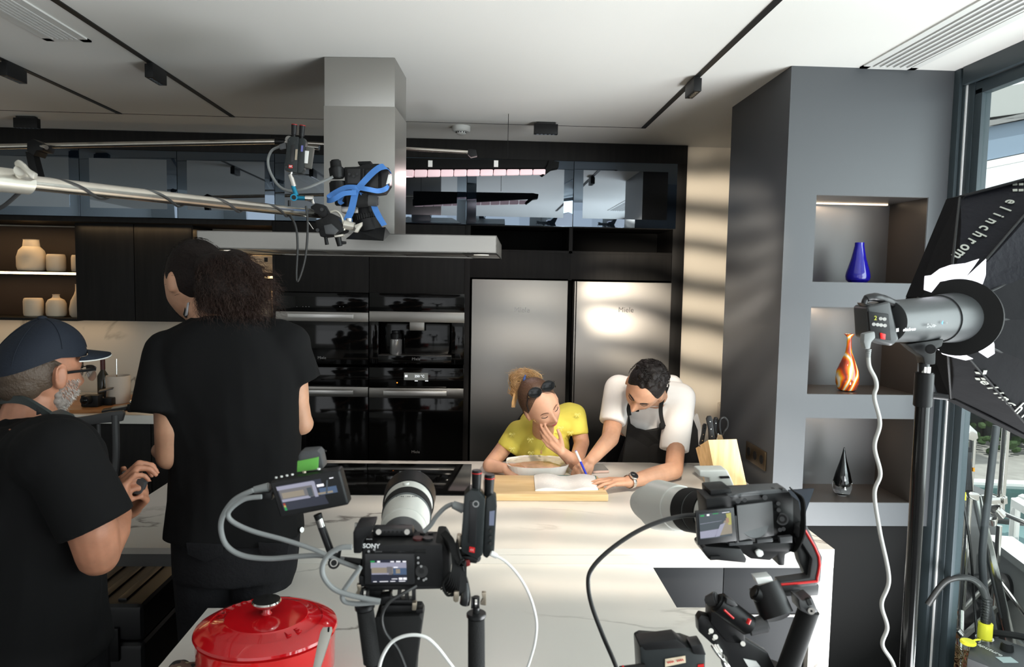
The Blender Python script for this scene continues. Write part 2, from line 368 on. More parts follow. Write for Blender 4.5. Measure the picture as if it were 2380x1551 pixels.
vent((2005, 152), (2125, 160), .4, 'long white slatted ceiling vent above the grey column by the window', False)
# smoke detector
p = gz(1072, 294); t = thing('smoke_detector', p, 'round white smoke detector on the ceiling right of the hood chimney', 'smoke detector')
MB().lathe([(.052, 0), (.052, -.022), (.045, -.030)], p).obj('base', M_ventw, t)
MB().lathe([(.028, -.028), (.028, -.040), (.02, -.046), (.001, -.047)], p).obj('sensor_cap', M_ventw, t)
m = MB()
for i in range(12):
    a = i * math.pi / 6; q = p + V((math.cos(a) * .028, math.sin(a) * .028, -.035)); m.box(q - V((.003, .003, .003)), q + V((.003, .003, .003)))
m.obj('sensor_slots', M_blk, t)
# ---------------- tall black cabinet wall
def px2x(px, Y=YB, py=600): return W(px, py, Y).x
def pz(py, px=1000, Y=YB): return W(px, py, Y).z
zt = pz(366); zb = pz(521); ztop = CEIL - .002
XL0 = -4.4; X640, X858, X1083 = px2x(640), px2x(858), px2x(1084)
X1090, X1326, X1562, X1590 = px2x(1092), px2x(1326), px2x(1562), px2x(1590)
t = thing('tall_cabinet_housing', (0, YB, 0), 'black oak built-in cabinet wall framing ovens and refrigerators', 'cabinet')
B((X640 - .02, YB, zt), (X1590, YB + .45, ztop), 'top_panel', M_blackcab, t)
B((X1562, YB, 0), (X1590, YB + .48, zt), 'side_panel', M_blackcab, t)
B((X1083 - .012, YB + .002, 0), (X1090 + .003, YB + .45, zb), 'side_panel', M_blackcab, t)
B((X1326 - .012, YB + .002, pz(652, 1326)), (X1326 + .012, YB + .45, zb), 'divider', M_blackcab, t)
B((X1326 - .02, YB + .06, 0), (X1326 + .02, YB + .45, pz(652, 1326)), 'divider', M_blackmat, t)
zs0, zs1 = pz(587, 1326), pz(525, 1326)
B((X1090, YB + .002, zs1 - .012), (X1562, YB + .45, zs1 + .012), 'shelf', M_blackcab, t)
B((X1090, YB + .002, zs0 - .010), (X1562, YB + .45, zs0 + .010), 'shelf', M_blackcab, t)
B((X1090, YB + .40, 0), (X1562, YB + .45, zs1), 'back_panel', M_blackmat, t)
for a, b in ((X1090 + .002, X1326 - .002), (X1326 + .002, X1562 - .002)):
    B((a, YB, pz(651, 1326) + .004), (b, YB + .02, zs0 - .006), 'flap_door', M_blackcab, t)
for a, b in ((X640, X858 - .0015), (X858 + .0015, X1083 - .012)):
    B((a, YB, pz(681, 860)), (b, YB + .02, zb - .003), 'flap_door', M_blackcab, t)
B((X640 - .02, YB + .005, 0), (X640 - .001, YB + .45, zb), 'side_panel', M_blackcab, t)
B((X640, YB + .4, .08), (X1083, YB + .42, zb), 'back_panel', M_blackmat, t)
B((X640, YB + .05, 0), (X1083, YB + .08, .10), 'plinth', M_blackmat, t)
# glass wall cupboards, each with its smoked mirror door
ed = [-485, -260, -35, 190, 415, 640, 860, 1083, 1329, 1568]
posw = ['leftmost of the row, outside the frame', 'at the left end of the row', 'above the two spotlit vases at the far left', 'above the plain black wall cupboards at left', 'left of the hood chimney, above the boom pole', 'mostly behind the hood chimney, left half', 'just right of the hood chimney', 'in the middle of the right-hand run over the first refrigerator', 'at the right end of the row over the second refrigerator']
for i in range(1, len(ed) - 1):
    a, b = px2x(ed[i]), px2x(ed[i + 1]); yf = YB - .004
    t = thing('mirror_glass_cupboard', ((a + b) / 2, yf, zb), 'smoked mirror glass wall cupboard ' + posw[i], 'cupboard', 'glass wall cupboards in a row')
    B((a + .0015, yf, zb + .002), (b - .0015, yf + .02, zt - .002), 'door', M_bluemirror, t)
    B((a + .06, yf - .0012, zb + .055), (b - .06, yf + .001, zt - .055), 'glass_panel', M_mirrorglass, t, 0)
    B((a + .002, yf + .022, zb + .002), (b - .002, yf + .3, zt - .002), 'carcass', M_blackmat, t, 0)
B((XL0, YB, zt), (X640 - .021, YB + .45, ztop), 'cabinet_fascia', M_blackcab); o = bpy.data.objects['cabinet_fascia']; tag(o, 'long black panel between the left glass cupboards and the ceiling', 'panel')
B((XL0, YB, pz(521) - .03), (X640 - .021, YB + .45, zb), 'cupboard_base_rail', M_blackcab); tag(bpy.data.objects['cupboard_base_rail'], 'long black rail under the left glass cupboards, lit warm from beneath', 'panel')
# ---------------- appliances
def tx(s, px, py, Y, hpx, m, par, **k): text(s, W(px, py, Y), pr(hpx, Y), (1, 0, 0), (0, 0, 1), m, par, **k)
M_letter = mat('lettering_grey', (.30, .30, .30), .4, .6); M_letterw = mat('lettering_white', (.75, .75, .75), .5)
M_letterglow = mat('display_white', (.8, .85, .9), .5, emit=1.2)
def oven(x0, x1, yc, ys, ye, yb, lab, handle, miele, hc=None):
    c = (x0 + x1) / 2; X0, X1 = px2x(x0) + .002, px2x(x1) - .002
    Z = [pz(v, c) for v in (yc, ys, ye, yb)]
    t = thing('built_in_oven', ((X0 + X1) / 2, YB, Z[3]), lab, 'oven')
    B((X0, YB - .012, Z[1]), (X1, YB + .02, Z[0]), 'control_panel', M_blackglass, t)
    B((X0, YB - .018, Z[2]), (X1, YB + .02, Z[1]), 'steel_strip', M_steel, t)
    B((X0, YB - .014, Z[3]), (X1, YB + .02, Z[2]), 'glass_door', M_blackglass, t)
    B((X0 + .01, YB + .022, Z[3] + .01), (X1 - .01, YB + .38, Z[0] - .01), 'carcass', M_blackmat, t, 0)
    if handle:
        a, b, y0, y1 = handle; m = MB(); A0, A1 = W(a, 730, YB - .06).x, W(b, 730, YB - .06).x; z0, z1 = pz(y1, c, YB - .06), pz(y0, c, YB - .06)
        B((A0, YB - .068, z0), (A1, YB - .052, z1), 'handle', mat('handle_alu', (.62, .61, .59), .3, .9), t, .002)
        B((A0 + .01, YB - .055, z0 + .004), (A0 + .03, YB - .017, z1 - .004), 'handle_mount', M_steel, t, 0); B((A1 - .03, YB - .055, z0 + .004), (A1 - .01, YB - .017, z1 - .004), 'handle_mount', M_steel, t, 0)
    if miele: tx('Miele', miele[0], miele[1], YB - .0155, 9, M_letter, t)
    return t, Z
t, Z = oven(641, 858, 681, 725, 747, 846, 'upper black glass built-in oven with steel strip, left column', (669, 821, 730, 740), (748, 832))
for i, px in enumerate((690, 704, 711, 718, 790, 798)): MB().cyl(W(px, 713, YB - .0125), W(px, 713, YB - .0135), .002, n=8).obj('touch_key', M_letter, t)
oven(641, 858, 853, 898, 921, 1070, 'lower black glass built-in oven with steel handle, left column', (669, 821, 907, 916), (750, 1048))
t, Z = oven(859, 1082, 855, 902, 925, 1072, 'lower right built-in oven with lit temperature display', (892, 1040, 909, 920), (966, 1051))
PB(939, 867, 995, 884, YB - .0135, .001, 'display', mat('display_grey', (.10, .105, .10), .3, emit=.12, ecol=(.7, .75, .7)), t, 0)
tx('250 \u00b0C', 975, 875, YB - .0145, 8, M_letterglow, t); PB(941, 872, 947, 877, YB - .0148, .0008, 'display_symbol', M_letterglow, t, 0)
for a in (964, 988): PB(a, 885, a + 7, 886.5, YB - .014, .0012, 'display_symbol', M_letterglow, t, 0)
MB().cyl(W(923, 890, YB - .0115), W(923, 890, YB - .014), .0035, n=12).obj('power_light', mat('lamp_orange', (1, .25, .02), .4, emit=3), t)
# coffee machine
x0, x1 = 859, 1082; X0, X1 = px2x(x0) + .002, px2x(x1) - .002; Zc = [pz(v, 970) for v in (682, 725, 749, 846)]
t = thing('coffee_machine', ((X0 + X1) / 2, YB, Zc[3]), 'built-in black coffee machine with steel strip and glass jar in its recess', 'coffee machine')
B((X0, YB - .012, Zc[1]), (X1, YB + .02, Zc[0]), 'control_panel', M_blackglass, t)
B((X0, YB - .018, Zc[2]), (X1, YB + .02, Zc[1]), 'steel_strip', M_steel, t)
r0, r1 = px2x(881), px2x(1052); zr0, zr1 = pz(827, 970), pz(750, 970)
B((X0, YB - .014, Zc[3]), (r0, YB + .02, Zc[2]), 'front_panel', M_blackglass, t); B((r1, YB - .014, Zc[3]), (X1, YB + .02, Zc[2]), 'front_panel', M_blackglass, t)
B((r0, YB - .014, Zc[3]), (r1, YB + .02, zr0), 'front_panel', M_blackglass, t); B((r0, YB + .10, Zc[3]), (r1, YB + .12, Zc[2]), 'recess_back', M_blackglass, t)
B((r0, YB - .016, zr0), (r1, YB + .1, zr0 + .003), 'drip_tray', M_steel, t)
PB(952, 749, 986, 769, YB - .03, .05, 'spout', M_steel, t, .003)
c = W(920, 811, YB + .04); zj = zr0 + .003
MB().lathe([(.001, 0), (.036, 0), (.038, .004), (.038, .095), (.030, .10)], (c.x, c.y, zj), n=28).obj('milk_jar', mat('jar_glass', (.4, .4, .4), .08, .6), t)
MB().lathe([(.031, .098), (.034, .102), (.034, .13), (.026, .134), (.026, .15)], (c.x, c.y, zj), n=28).obj('jar_lid', M_blk, t)
tx('Miele', 967, 835, YB - .0155, 9, M_letter, t)
# refrigerators
for (a, b, yt, lx, lab) in ((1098, 1320, 651, 1213, 'left stainless steel refrigerator, the one behind the woman in yellow'), (1341, 1560, 656, 1455, 'right stainless steel refrigerator, the one behind the man in white')):
    c = (a + b) / 2; X0, X1 = px2x(a), px2x(b); z1 = pz(yt, c)
    t = thing('refrigerator', ((X0 + X1) / 2, YB, 0), lab, 'refrigerator')
    B((X0, YB - .03, .10), (X1, YB + .02, z1), 'door', M_steelv, t, .003)
    B((X0 + .004, YB + .022, .02), (X1 - .004, YB + .38, z1 - .004), 'body', M_steelv, t)
    B((X0, YB, .0), (X1, YB + .1, .09), 'plinth', M_blackmat, t)
    if a > 1300: B((X0 - .012, YB - .02, .1), (X0 - .004, YB + .3, z1), 'hinge_strip', M_steelv, t)
    tx('Miele', lx, 721, YB - .0305, 17, mat('emblem_steel', (.30, .29, .27), .25, 1), t)
# ---------------- left wall: cupboards, open shelves, splashback, back counter
YL = 4.6
def L(px, py=640, Y=YL): return W(px, py, Y).x
z518, z748 = pz(518, 310, YL), pz(747, 310, YL)
for a, b, lab in ((176, 312, 'plain black wall cupboard left of the pair, beside the lit vases'), (313, 449, 'plain black wall cupboard right of the pair, above the curly-haired man')):
    t = thing('wall_cupboard', ((L(a) + L(b)) / 2, YL, z748), lab, 'cupboard')
    B((L(a) + .001, YL, z748), (L(b) - .001, YL + .02, z518), 'door', M_blackcab, t); B((L(a) + .003, YL + .022, z748), (L(b) - .003, YL + .34, z518), 'carcass', M_blackmat, t, 0)
def shelfunit(a, b, lab):
    X0, X1 = L(a), L(b); t = thing('open_shelf_unit', ((X0 + X1) / 2, YL, pz(742, 310, YL)), lab, 'shelf')
    zmid, zbot = pz(636, 200, YL), pz(743, 200, YL)
    B((X0, YL + .30, zbot), (X1, YL + .32, pz(521) - .04), 'back_panel', mat('shelf_back_brown', (.035, .022, .014), .6), t)
    for z, n in ((zmid, 'shelf_board'), (zbot, 'shelf_board')):
        B((X0 + .001, YL + .01, z - .012), (X1 - .001, YL + .30, z + .006), n, M_blackcab, t)
        B((X0 + (.14 if a < 0 and n else 0), YL + .002, z - .010), (X1, YL + .012, z + .004), 'led_strip', M_led if z == zmid else M_blackcab, t, 0)
    B((X0 - .01, YL, zbot), (X0, YL + .32, pz(521) - .04), 'side_panel', M_blackcab, t)
    light('led', 'AREA', ((X0 + X1) / 2, YL + .12, zmid - .02), ((X0 + X1) / 2, YL + .13, 0), .9, (1, .62, .28), shape='RECTANGLE', size=X1 - X0 - .05, size_y=.04)
    light('led', 'AREA', ((X0 + X1) / 2, YL + .06, pz(521) - .05), ((X0 + X1) / 2, YL + .2, 0), 1.5, (1, .66, .32), shape='RECTANGLE', size=X1 - X0 - .05, size_y=.04)
    light('led', 'AREA', ((X0 + X1) / 2, YL + .2, zbot - .02), ((X0 + X1) / 2, YL + .3, 0), 1.1, (1, .68, .36), shape='RECTANGLE', size=X1 - X0 + .3, size_y=.04)
    return zmid + .006, zbot + .006
zm, zl = shelfunit(-180, 176, 'open black shelf unit with lit edge holding pale vases, far left')
shelfunit(450, 639, 'open black shelf unit with lit edge between cupboards and ovens, behind the curly hair')
light('led', 'AREA', (L(313), YL - .03, pz(521) - .045), (L(313), YL + .06, 0), .5, (1, .68, .36), shape='RECTANGLE', size=.7, size_y=.02)
struct(B((L(-180) - 1.2, YL + .33, .9), (X640 - .02, YL + .35, z748 + .3), 'trim_5', M_splash, b=0))
M_vase = mat('ceramic_cream', (.60, .50, .38), .6, bump=.04, bscale=90)
def vase(name, x0, x1, y0, y1, zb_, Y, prof, m, lab, cat='vase', group=None, n=32, **k):
    c = (x0 + x1) / 2; s = W(c, (y0 + y1) / 2, Y); r = pr(x1 - x0, Y) / 2; h = pr(y1 - y0, Y)
    return tag(MB().lathe([(max(1e-4, a * r), b * h) for a, b in prof], (s.x, Y, zb_), n=n).obj(name, m), lab, cat, group)
BT = [(.001, 0), (.7, 0), (.92, .04), (1, .15), (1, .45), (.85, .66), (.58, .78), (.52, .98), (.55, 1), (.47, .99), (.40, .8), (.001, .7)]
CUP = [(.001, 0), (.78, 0), (.95, .06), (1, .2), (1, .82), (.93, .96), (.85, 1), (.80, .97), (.8, .2), (.001, .15)]
JAR = [(.001, 0), (.7, 0), (.92, .06), (1, .2), (.97, .6), (.78, .76), (.38, .85), (.32, .95), (.37, 1), (.28, .98), (.26, .8), (.001, .7)]
BOTL = [(.001, 0), (.7, 0), (.95, .08), (1, .25), (.8, .5), (.35, .7), (.22, .8), (.2, .98), (.25, 1), (.1, .99), (.001, .9)]
Yv = YL + .13
g = 'pale ceramic vases on the left shelves'
vase('vase', 44, 103, 557, 629, zm, Yv, BT, M_vase, 'tall cream bottle vase with thick neck on the upper lit shelf', group=g)
vase('vase', 111, 150, 589, 629, zm, Yv, CUP, M_vase, 'short rounded cream cup on the upper lit shelf beside the bottle vase', group=g)
vase('vase', 168, 200, 590, 629, zm, Yv, CUP, M_vase, 'cream vase half hidden behind the cupboard on the upper lit shelf', group=g)
vase('vase', 58, 98, 696, 738, zl, Yv, CUP, M_vase, 'short rounded cream cup on the lower shelf', group=g)
vase('vase', 110, 152, 687, 738, zl, Yv, JAR, M_vase, 'cream jar with narrow lip in the middle of the lower shelf', group=g)
vase('vase', 163, 196, 663, 738, zl, Yv, BOTL, M_vase, 'slim cream bottle half hidden by the cupboard on the lower shelf', group=g)
Xb = L(610, 640, Yv)
t = thing('ceramic_box', (Xb, Yv, zm), 'cream square box with a dark slot on the upper shelf beside the ovens', 'box')
PB(582, 594, 638, 634, YL + .05, .10, 'body', M_vase, t, .006); PB(614, 599, 622, 609, YL + .047, .004, 'slot', M_blk, t, 0)
vase('vase', 606, 632, 690, 738, zl, YL + .08, CUP, M_vase, 'cream canister on the lower shelf beside the ovens')
vase('vase', 626, 639, 672, 738, zl, YL + .2, BOTL, M_vase, 'narrow cream bottle behind the canister beside the ovens')
# back counter
yc = 4.12; zc = W(330, 966, yc).z
t = thing('back_counter', (-2.6, yc, 0), 'back counter with pale worktop and black fronts behind the curly-haired man', 'counter')
B((-4.2, yc, zc - .05), (X640 - .03, 4.92, zc), 'worktop', M_marble, t, .002)
for i in range(5):
    a = -4.2 + i * .573; B((a + .002, yc + .03, .1), (a + .571, yc + .05, zc - .052), 'door', M_blackcab, t)
B((-4.2, yc + .052, 0), (X640 - .04, 4.9, zc - .052), 'carcass', M_blackmat, t, 0)
# ---------------- column with niches
xA = W(1840, 155, YC).x; xB = XR; nl, nr = W(1893, 560, YC).x, W(2152, 560, YC).x
zz = [W(2020, 456, YC).z, W(2020, 658, YC).z, W(2005, 715, YC).z, W(2000, 918, YC).z, W(1995, 973, YC).z, W(1990, 1169, YC).z, W(1990, 1223, YC).z]
Yk = 3.50; m = MB()
def bx(a, b): m.box(a, b)
bx((xA, YC, zz[6]), (nl, Yk, CEIL)); bx((nr, YC, zz[6]), (xB, Yk, CEIL)); bx((nl, YC, zz[0]), (nr, Yk, CEIL)); bx((nl, YC, zz[2]), (nr, Yk, zz[1])); bx((nl, YC, zz[4]), (nr, Yk, zz[3])); bx((nl, YC, zz[6]), (nr, Yk, zz[5]))
struct(m.obj('wall_column', M_grey, sm=False))
struct(B((nl, YC + .27, zz[5]), (nr, Yk, zz[0]), 'wall_column_niche', mat('niche_back', (.075, .076, .08), .36), b=0))
struct(B((xA + .03, YC + .05, 0), (xB, Yk, zz[6]), 'wall_column_base', M_blackmat, b=0))
for i, (a, b) in enumerate(((0, 1), (2, 3), (4, 5))):
    MBx = MB().box((nr - .002, YC + .002, zz[b]), (nr + .0, YC + .27, zz[a])).box((nl, YC + .002, zz[b]), (nr, YC + .27, zz[b] + .0015)).box((nl, YC + .002, zz[a] - .0015), (nr, YC + .27, zz[a]))
    struct(MBx.obj('trim_%d' % (6 + i), M_nichedark, sm=False))
    struct(B((nl + .002, YC + .235, zz[a] - .008), (nr - .03, YC + .245, zz[a] - .002), 'trim_%d' % (9 + i), mat('niche_led', (1, .8, .6), .5, emit=2.2, ecol=(1, .75, .5)), b=0))
    light('niche_led', 'AREA', ((nl + nr) / 2 - .02, YC + .21, zz[a] - .012), ((nl + nr) / 2, YC + .25, 0), (.8, .8, .5)[i], (1, .72, .48), shape='RECTANGLE', size=.36, size_y=.02)
# vases in the niches
M_blueg = mat('glass_cobalt', (.015, .01, .42), .05, trans=.45, coat=.5)
vase('glass_vase', 1968, 2023, 563, 657, zz[1] + .0015, YC + .10, [(.001, 0), (.7, 0), (.93, .06), (1, .15), (.95, .25), (.6, .6), (.38, .92), (.38, 1), (.3, 1), (.3, .92), (.5, .6), (.001, .2)], M_blueg, 'cobalt blue tapered glass vase in the top niche of the grey column')
M_or = mat('glass_orange', (.8, .12, .01), .06, coat=.6, trans=.15); nt = M_or.node_tree; b_ = nt.nodes['Principled BSDF']
tcn = nt.nodes.new('ShaderNodeTexCoord'); nn = nt.nodes.new('ShaderNodeTexWave'); nn.inputs['Scale'].default_value = 9; nn.inputs['Distortion'].default_value = 14; nn.inputs['Detail Scale'].default_value = .6
rr = nt.nodes.new('ShaderNodeValToRGB'); e = rr.color_ramp.elements; e[0].position = 0; e[0].color = (.25, .05, .03, 1); e[1].position = 1; e[1].color = (.85, .8, .7, 1)
for q_, c_ in ((.25, (.75, .07, .01, 1)), (.55, (.9, .22, .01, 1)), (.8, (.95, .5, .03, 1))): x_ = e.new(q_); x_.color = c_
nt.links.new(tcn.outputs['Object'], nn.inputs[0]); nt.links.new(nn.outputs['Fac'], rr.inputs[0]); nt.links.new(rr.outputs[0], b_.inputs['Base Color'])
vase('glass_vase', 1945, 1998, 769, 905, zz[3] + .0015, YC + .10, [(.001, 0), (.55, 0), (.75, .02), (.97, .14), (1, .24), (.93, .36), (.6, .52), (.28, .68), (.2, .8), (.2, .93), (.3, .97), (.48, 1), (.4, 1), (.15, .96), (.12, .7), (.001, .5)], M_or, 'orange and red swirled glass bottle vase in the middle niche')
t = vase('glass_sculpture', 1937, 1982, 1032, 1150, zz[5] + .0015, YC + .10, [(.001, 0), (.5, 0), (.8, .04), (1, .16), (.97, .28), (.72, .48), (.35, .72), (.14, .9), (.08, .98), (.001, 1)], mat('glass_clear', (.95, .97, .98), .02, trans=1.0, ior=1.45), 'clear glass teardrop with black core in the lowest niche', 'ornament')
c_ = LOC[t.name]; hh = pr(118, YC + .1); rr_ = pr(22.5, YC + .1)
MB().lathe([(.001, .16 * hh), (.5 * rr_, .2 * hh), (.75 * rr_, .3 * hh), (.62 * rr_, .5 * hh), (.28 * rr_, .72 * hh), (.1 * rr_, .9 * hh), (.001, .96 * hh)], c_).obj('dark_core', mat('core_black', (.005, .006, .01), .1), t, label='black glass core')
# socket plate on the column's left face
M_bronze = mat('bronze', (.17, .12, .07), .32, .9); q = [Wx(1738, 1026, xA), Wx(1783, 1050, xA), Wx(1782, 1097, xA), Wx(1737, 1066, xA)]
z0, z1 = (q[3].z + q[2].z) / 2, (q[0].z + q[1].z) / 2; y1_, y0_ = q[0].y, q[1].y
t = thing('socket_plate', (xA, (y0_ + y1_) / 2, z0), 'bronze triple wall socket on the side of the grey column', 'socket')
B((xA - .008, y0_, z0), (xA - .0005, y1_, z1), 'plate', M_bronze, t, .002)
for i in range(3):
    y = y0_ + (y1_ - y0_) * (i + .5) / 3; zc_ = (z0 + z1) / 2; MB().cyl((xA - .0095, y, zc_), (xA - .0075, y, zc_), .019, n=24).obj('socket', M_blk, t)
# pale ribbed wall lamp behind the column
p = W(1690, 985, 4.44); m = MB(); hgt = W(1690, 938, 4.44).z - p.z
m.lathe([(.06, 0), (.06, hgt), (.052, hgt), (.052, .01), (.001, .01)], (p.x, 4.44, p.z), n=36)
for i in range(18): a = i * math.pi / 9; m.box((p.x + .06 * math.cos(a) - .003, 4.44 + .06 * math.sin(a) - .003, p.z), (p.x + .06 * math.cos(a) + .003, 4.44 + .06 * math.sin(a) + .003, p.z + hgt))
m.box((p.x - .02, 4.49, p.z + .02), (p.x + .02, 4.52, p.z + hgt - .02))
tag(m.obj('wall_lamp', mat('ribbed_white', (.7, .62, .52), .6)), 'small pale ribbed cylinder on the cream wall behind the knife block', 'wall lamp')
# ---------------- window wall on the right
def fr(y0, y1, x0, x1, z0, z1, n, m=M_frame): return struct(B((XR + x0, y0, z0), (XR + x1, y1, z1), n, m, b=.002))
zh = CEIL - .07
M_seal = mat('window_seal_white', (.75, .77, .78), .5)
fr(YC - .035, YC + .02, -.012, .10, 0, CEIL, 'window_1_jamb'); fr(YC - .050, YC - .036, .0, .05, .03, zh, 'window_1_jamb_inner'); fr(YC - .060, YC - .051, .002, .05, .03, zh, 'window_1_seal', M_seal)
fr(YC - .098, YC - .061, .006, .05, .03, zh, 'window_1_sash_track'); fr(YC - .14, YC - .10, .008, .045, .05, zh - .03, 'window_1_sash_stile')
fr(-2.2, YC - .05, -.012, .12, zh, CEIL, 'window_1_head'); fr(-2.2, YC - .10, .008, .045, zh - .05, zh - .004, 'window_1_sash_rail')
fr(-2.2, YC - .05, -.01, .14, 0, .05, 'window_1_sill'); fr(-2.2, YC - .10, .008, .045, .052, .13, 'window_1_sash_bottom')
fr(-.1, -.03, -.01, .05, .05, zh, 'window_1_mullion')
struct(B((XR + .022, -2.2, .13), (XR + .028, YC - .14, zh - .05), 'window_1_pane', thinglass('pane_glass', (.93, .97, .96), .06), b=0))
struct(B((XR, -3.6, 0), (XR + .2, -2.2, CEIL), 'wall_right_rear', M_white, b=0))
# ================================================================== HOOD
Yh = 2.68; c = W(1154, 590, Yh); zb1 = c.z; zt1 = W(1154, 549, Yh).z; Xh1 = c.x; Xh0 = W(450, 565, Yh).x; cx0, cx1 = W(745, 350, 2.89).x, W(912, 350, 2.89).x
rh = Matrix.Rotation(math.radians(-3.0), 4, 'Z'); piv = V(((Xh0 + Xh1) / 2, Yh, zb1))
t = thing('range_hood', piv, 'brushed steel island range hood with square chimney and wide flat canopy', 'range hood'); RH = Matrix.Translation(piv) @ rh @ Matrix.Translation(-piv)
t.rotation_euler = (0, 0, math.radians(-3.0))
Dh = .69; th = .012
m = MB(); m.box((Xh0, Yh, zb1), (Xh1, Yh + .003, zt1)); m.box((Xh0, Yh + Dh - .003, zb1), (Xh1, Yh + Dh, zt1)); m.box((Xh0, Yh, zb1), (Xh0 + .003, Yh + Dh, zt1)); m.box((Xh1 - .003, Yh, zb1), (Xh1, Yh + Dh, zt1)); m.box((Xh0, Yh, zt1 - .003), (Xh1, Yh + Dh, zt1))
for a, b in (((Xh0, Yh), (Xh1, Yh + .09)), ((Xh0, Yh + Dh - .09), (Xh1, Yh + Dh)), ((Xh0, Yh), (Xh0 + .13, Yh + Dh)), ((Xh1 - .13, Yh), (Xh1, Yh + Dh))): m.box((*a, zb1), (*b, zb1 + .004))
m.obj('canopy', M_hood, t, sm=False)
for i in range(3):
    a = Xh0 + .14 + i * (Xh1 - Xh0 - .28) / 3; B((a, Yh + .10, zb1 + .004), (a + (Xh1 - Xh0 - .28) / 3 - .01, Yh + Dh - .10, zb1 + .012), 'grease_filter', M_steel, t)
for a in (Xh0 + .065, Xh1 - .065):
    MB().cyl((a, Yh + .16, zb1 + .001), (a, Yh + .16, zb1 - .002), .03, n=24).obj('hood_lamp', mat('lamp_lens', (.8, .78, .7), .2, emit=.6), t)
B((cx0, 2.89, zt1), (cx1, 3.17, 2.43), 'chimney', M_steelv if 0 else brushed('chimney_steel', (.40, .39, .37), .38, 0), t, .001); B((cx0 + .002, 2.892, 2.43), (cx1 - .002, 3.168, CEIL - .001), 'chimney_sleeve', MATS['chimney_steel'], t, .001)
# ================================================================== ISLAND
zI = .90; YF, YR = 2.21, 3.31; XI0, XI1 = -1.28, W(1939, 1293, YF).x
t = thing('kitchen_island', (0, 2.7, 0), 'large white marble kitchen island with waterfall end and dark fronts', 'kitchen island')
m = MB().box((XI0, YF, zI - .02), (XI1, YR, zI)); m.obj('worktop', M_marble, t, sm=False)
m = MB().box((-.60, YF + .0005, zI - .062), (XI1, YF + .02, zI - .0205)); m.obj('worktop_fascia', M_marble, t, sm=False)
B((XI0 + .005, YF + .004, zI - .062), (-.602, YF + .03, zI - .021), 'apron_panel', mat('apron_grey', (.12, .12, .12), .5), t)
B((XI0 + .005, YF + .03, zI - .062), (XI0 + .03, YR - .02, zI - .021), 'apron_panel', MATS['apron_grey'], t)
xw = W(1884, 1400, YF).x
B((xw, YF + .0005, 0), (XI1, YR, zI - .0625), 'waterfall_end', M_marble, t)
M_front = mat('front_charcoal', (.016, .017, .019), .55, spec=.3)
zd = W(1700, 1427, YF + .03).z
B((-.3, YF + .04, .06), (xw - .001, YR - .03, zI - .022), 'carcass', M_blackmat, t, 0)
for a, b in ((.56, .80), (.802, xw - .004)):
    B((a, YF + .02, zd + .004), (b, YF + .04, zI - .064), 'drawer_front', M_front, t); B((a, YF + .02, .08), (b, YF + .04, zd - .006), 'drawer_front', M_front, t)
B((.56, YF + .016, zd - .005), (xw - .004, YF + .04, zd + .003), 'grip_rail', mat('rail_alu', (.25, .25, .25), .35, .7), t, 0)
B((-.3, YF + .02, .08), (.558, YF + .04, zI - .064), 'door', M_front, t)
# black hob
h0, h1 = Wz(1094, 1153, zI).y, Wz(1094, 1081, zI).y; hx = Wz(1094, 1120, zI).x
t = thing('induction_hob', (hx - .45, h0, zI), 'wide black glass induction hob set in the island', 'hob')
B((hx - .92, h0, zI), (hx, h1, zI + .004), 'glass_plate', M_blackglass, t, .001)
# lower counter and near table
zN = .85
t = thing('lower_counter', (0, 1.95, 0), 'lower white marble table joined to the front of the island', 'table')
Yn = Wz(504, 1414, zN).y
m = MB(); m.prism([(-.603, YF - .001, zN - .03), (-.603, Yn, zN - .03), (-.733, Yn, zN - .03), (-.733, 1.25, zN - .03), (.675, 1.25, zN - .03), (.675, Yn, zN - .03), (.555, Yn, zN - .03), (.555, YF - .001, zN - .03)], (0, 0, .03))
m.obj('tabletop', M_marble, t, sm=False)
B((-.5, 1.45, 0), (.42, 2.15, zN - .031), 'pedestal', M_blackmat, t)
# ================================================================== OVERHEAD GRIP POLES and light batten
Yp = 3.45
def pole(a, b, r, n, m, parent=None, **k): return MB().cyl(a, b, r, n=24, **k).obj(n, m, parent)
P0, P1 = W(-60, 342, Yp), W(1092, 354, Yp); P0.y += 0
t = thing('grip_pole', P0, 'long thin steel grip pole running behind the hood chimney below the ceiling', 'pole')
pole(P0, W(650, 329, Yp), .0125, 'pole', M_pole, t); pole(W(640, 329, Yp), P1, .008, 'inner_pole', M_pole, t)
MB().cyl(W(640, 329, Yp), W(662, 330, Yp), .017, n=20).obj('collar', M_blkmetal, t)
MB().ppoly([(1088, 346), (1106, 348), (1109, 362), (1094, 365), (1087, 358)], Yp - .02, .04, .003).obj('end_cap', M_blk, t)
t2 = thing('grip_clamp', W(690, 340, Yp - .1), 'silver grip clamp on the far pole between transmitter and chimney', 'clamp')
MB().cyl(W(672, 325, Yp - .02), W(672, 325, Yp - .09), .018, n=20, b=.003).obj('clamp_head', mat('clamp_alloy', (.35, .34, .31), .4, .6), t2)
MB().cyl(W(680, 336, Yp - .03), W(742, 344, Yp - .05), .011, n=14).obj('arm', M_chrome, t2); MB().tube([W(715, 345, Yp - .06), W(722, 352, Yp - .06), W(742, 352, Yp - .06)], .005).obj('lever', M_blk, t2)
t3 = thing('super_clamp', W(80, 340, 3.3), 'black clamp gripping the far pole near the left end', 'clamp')
MB().ppoly([(62, 330), (76, 322), (90, 330), (104, 336), (98, 350), (84, 350), (78, 362), (62, 352)], Yp - .06, .09, .004).obj('jaw', M_blk, t3)
MB().cyl(W(96, 340, Yp - .05), W(108, 343, Yp - .07), .010, n=12).obj('knob', M_chrome, t3); MB().ppoly([(58, 352), (76, 356), (90, 410), (70, 412)], Yp - .05, .05, .004).obj('handle', M_blk, t3)
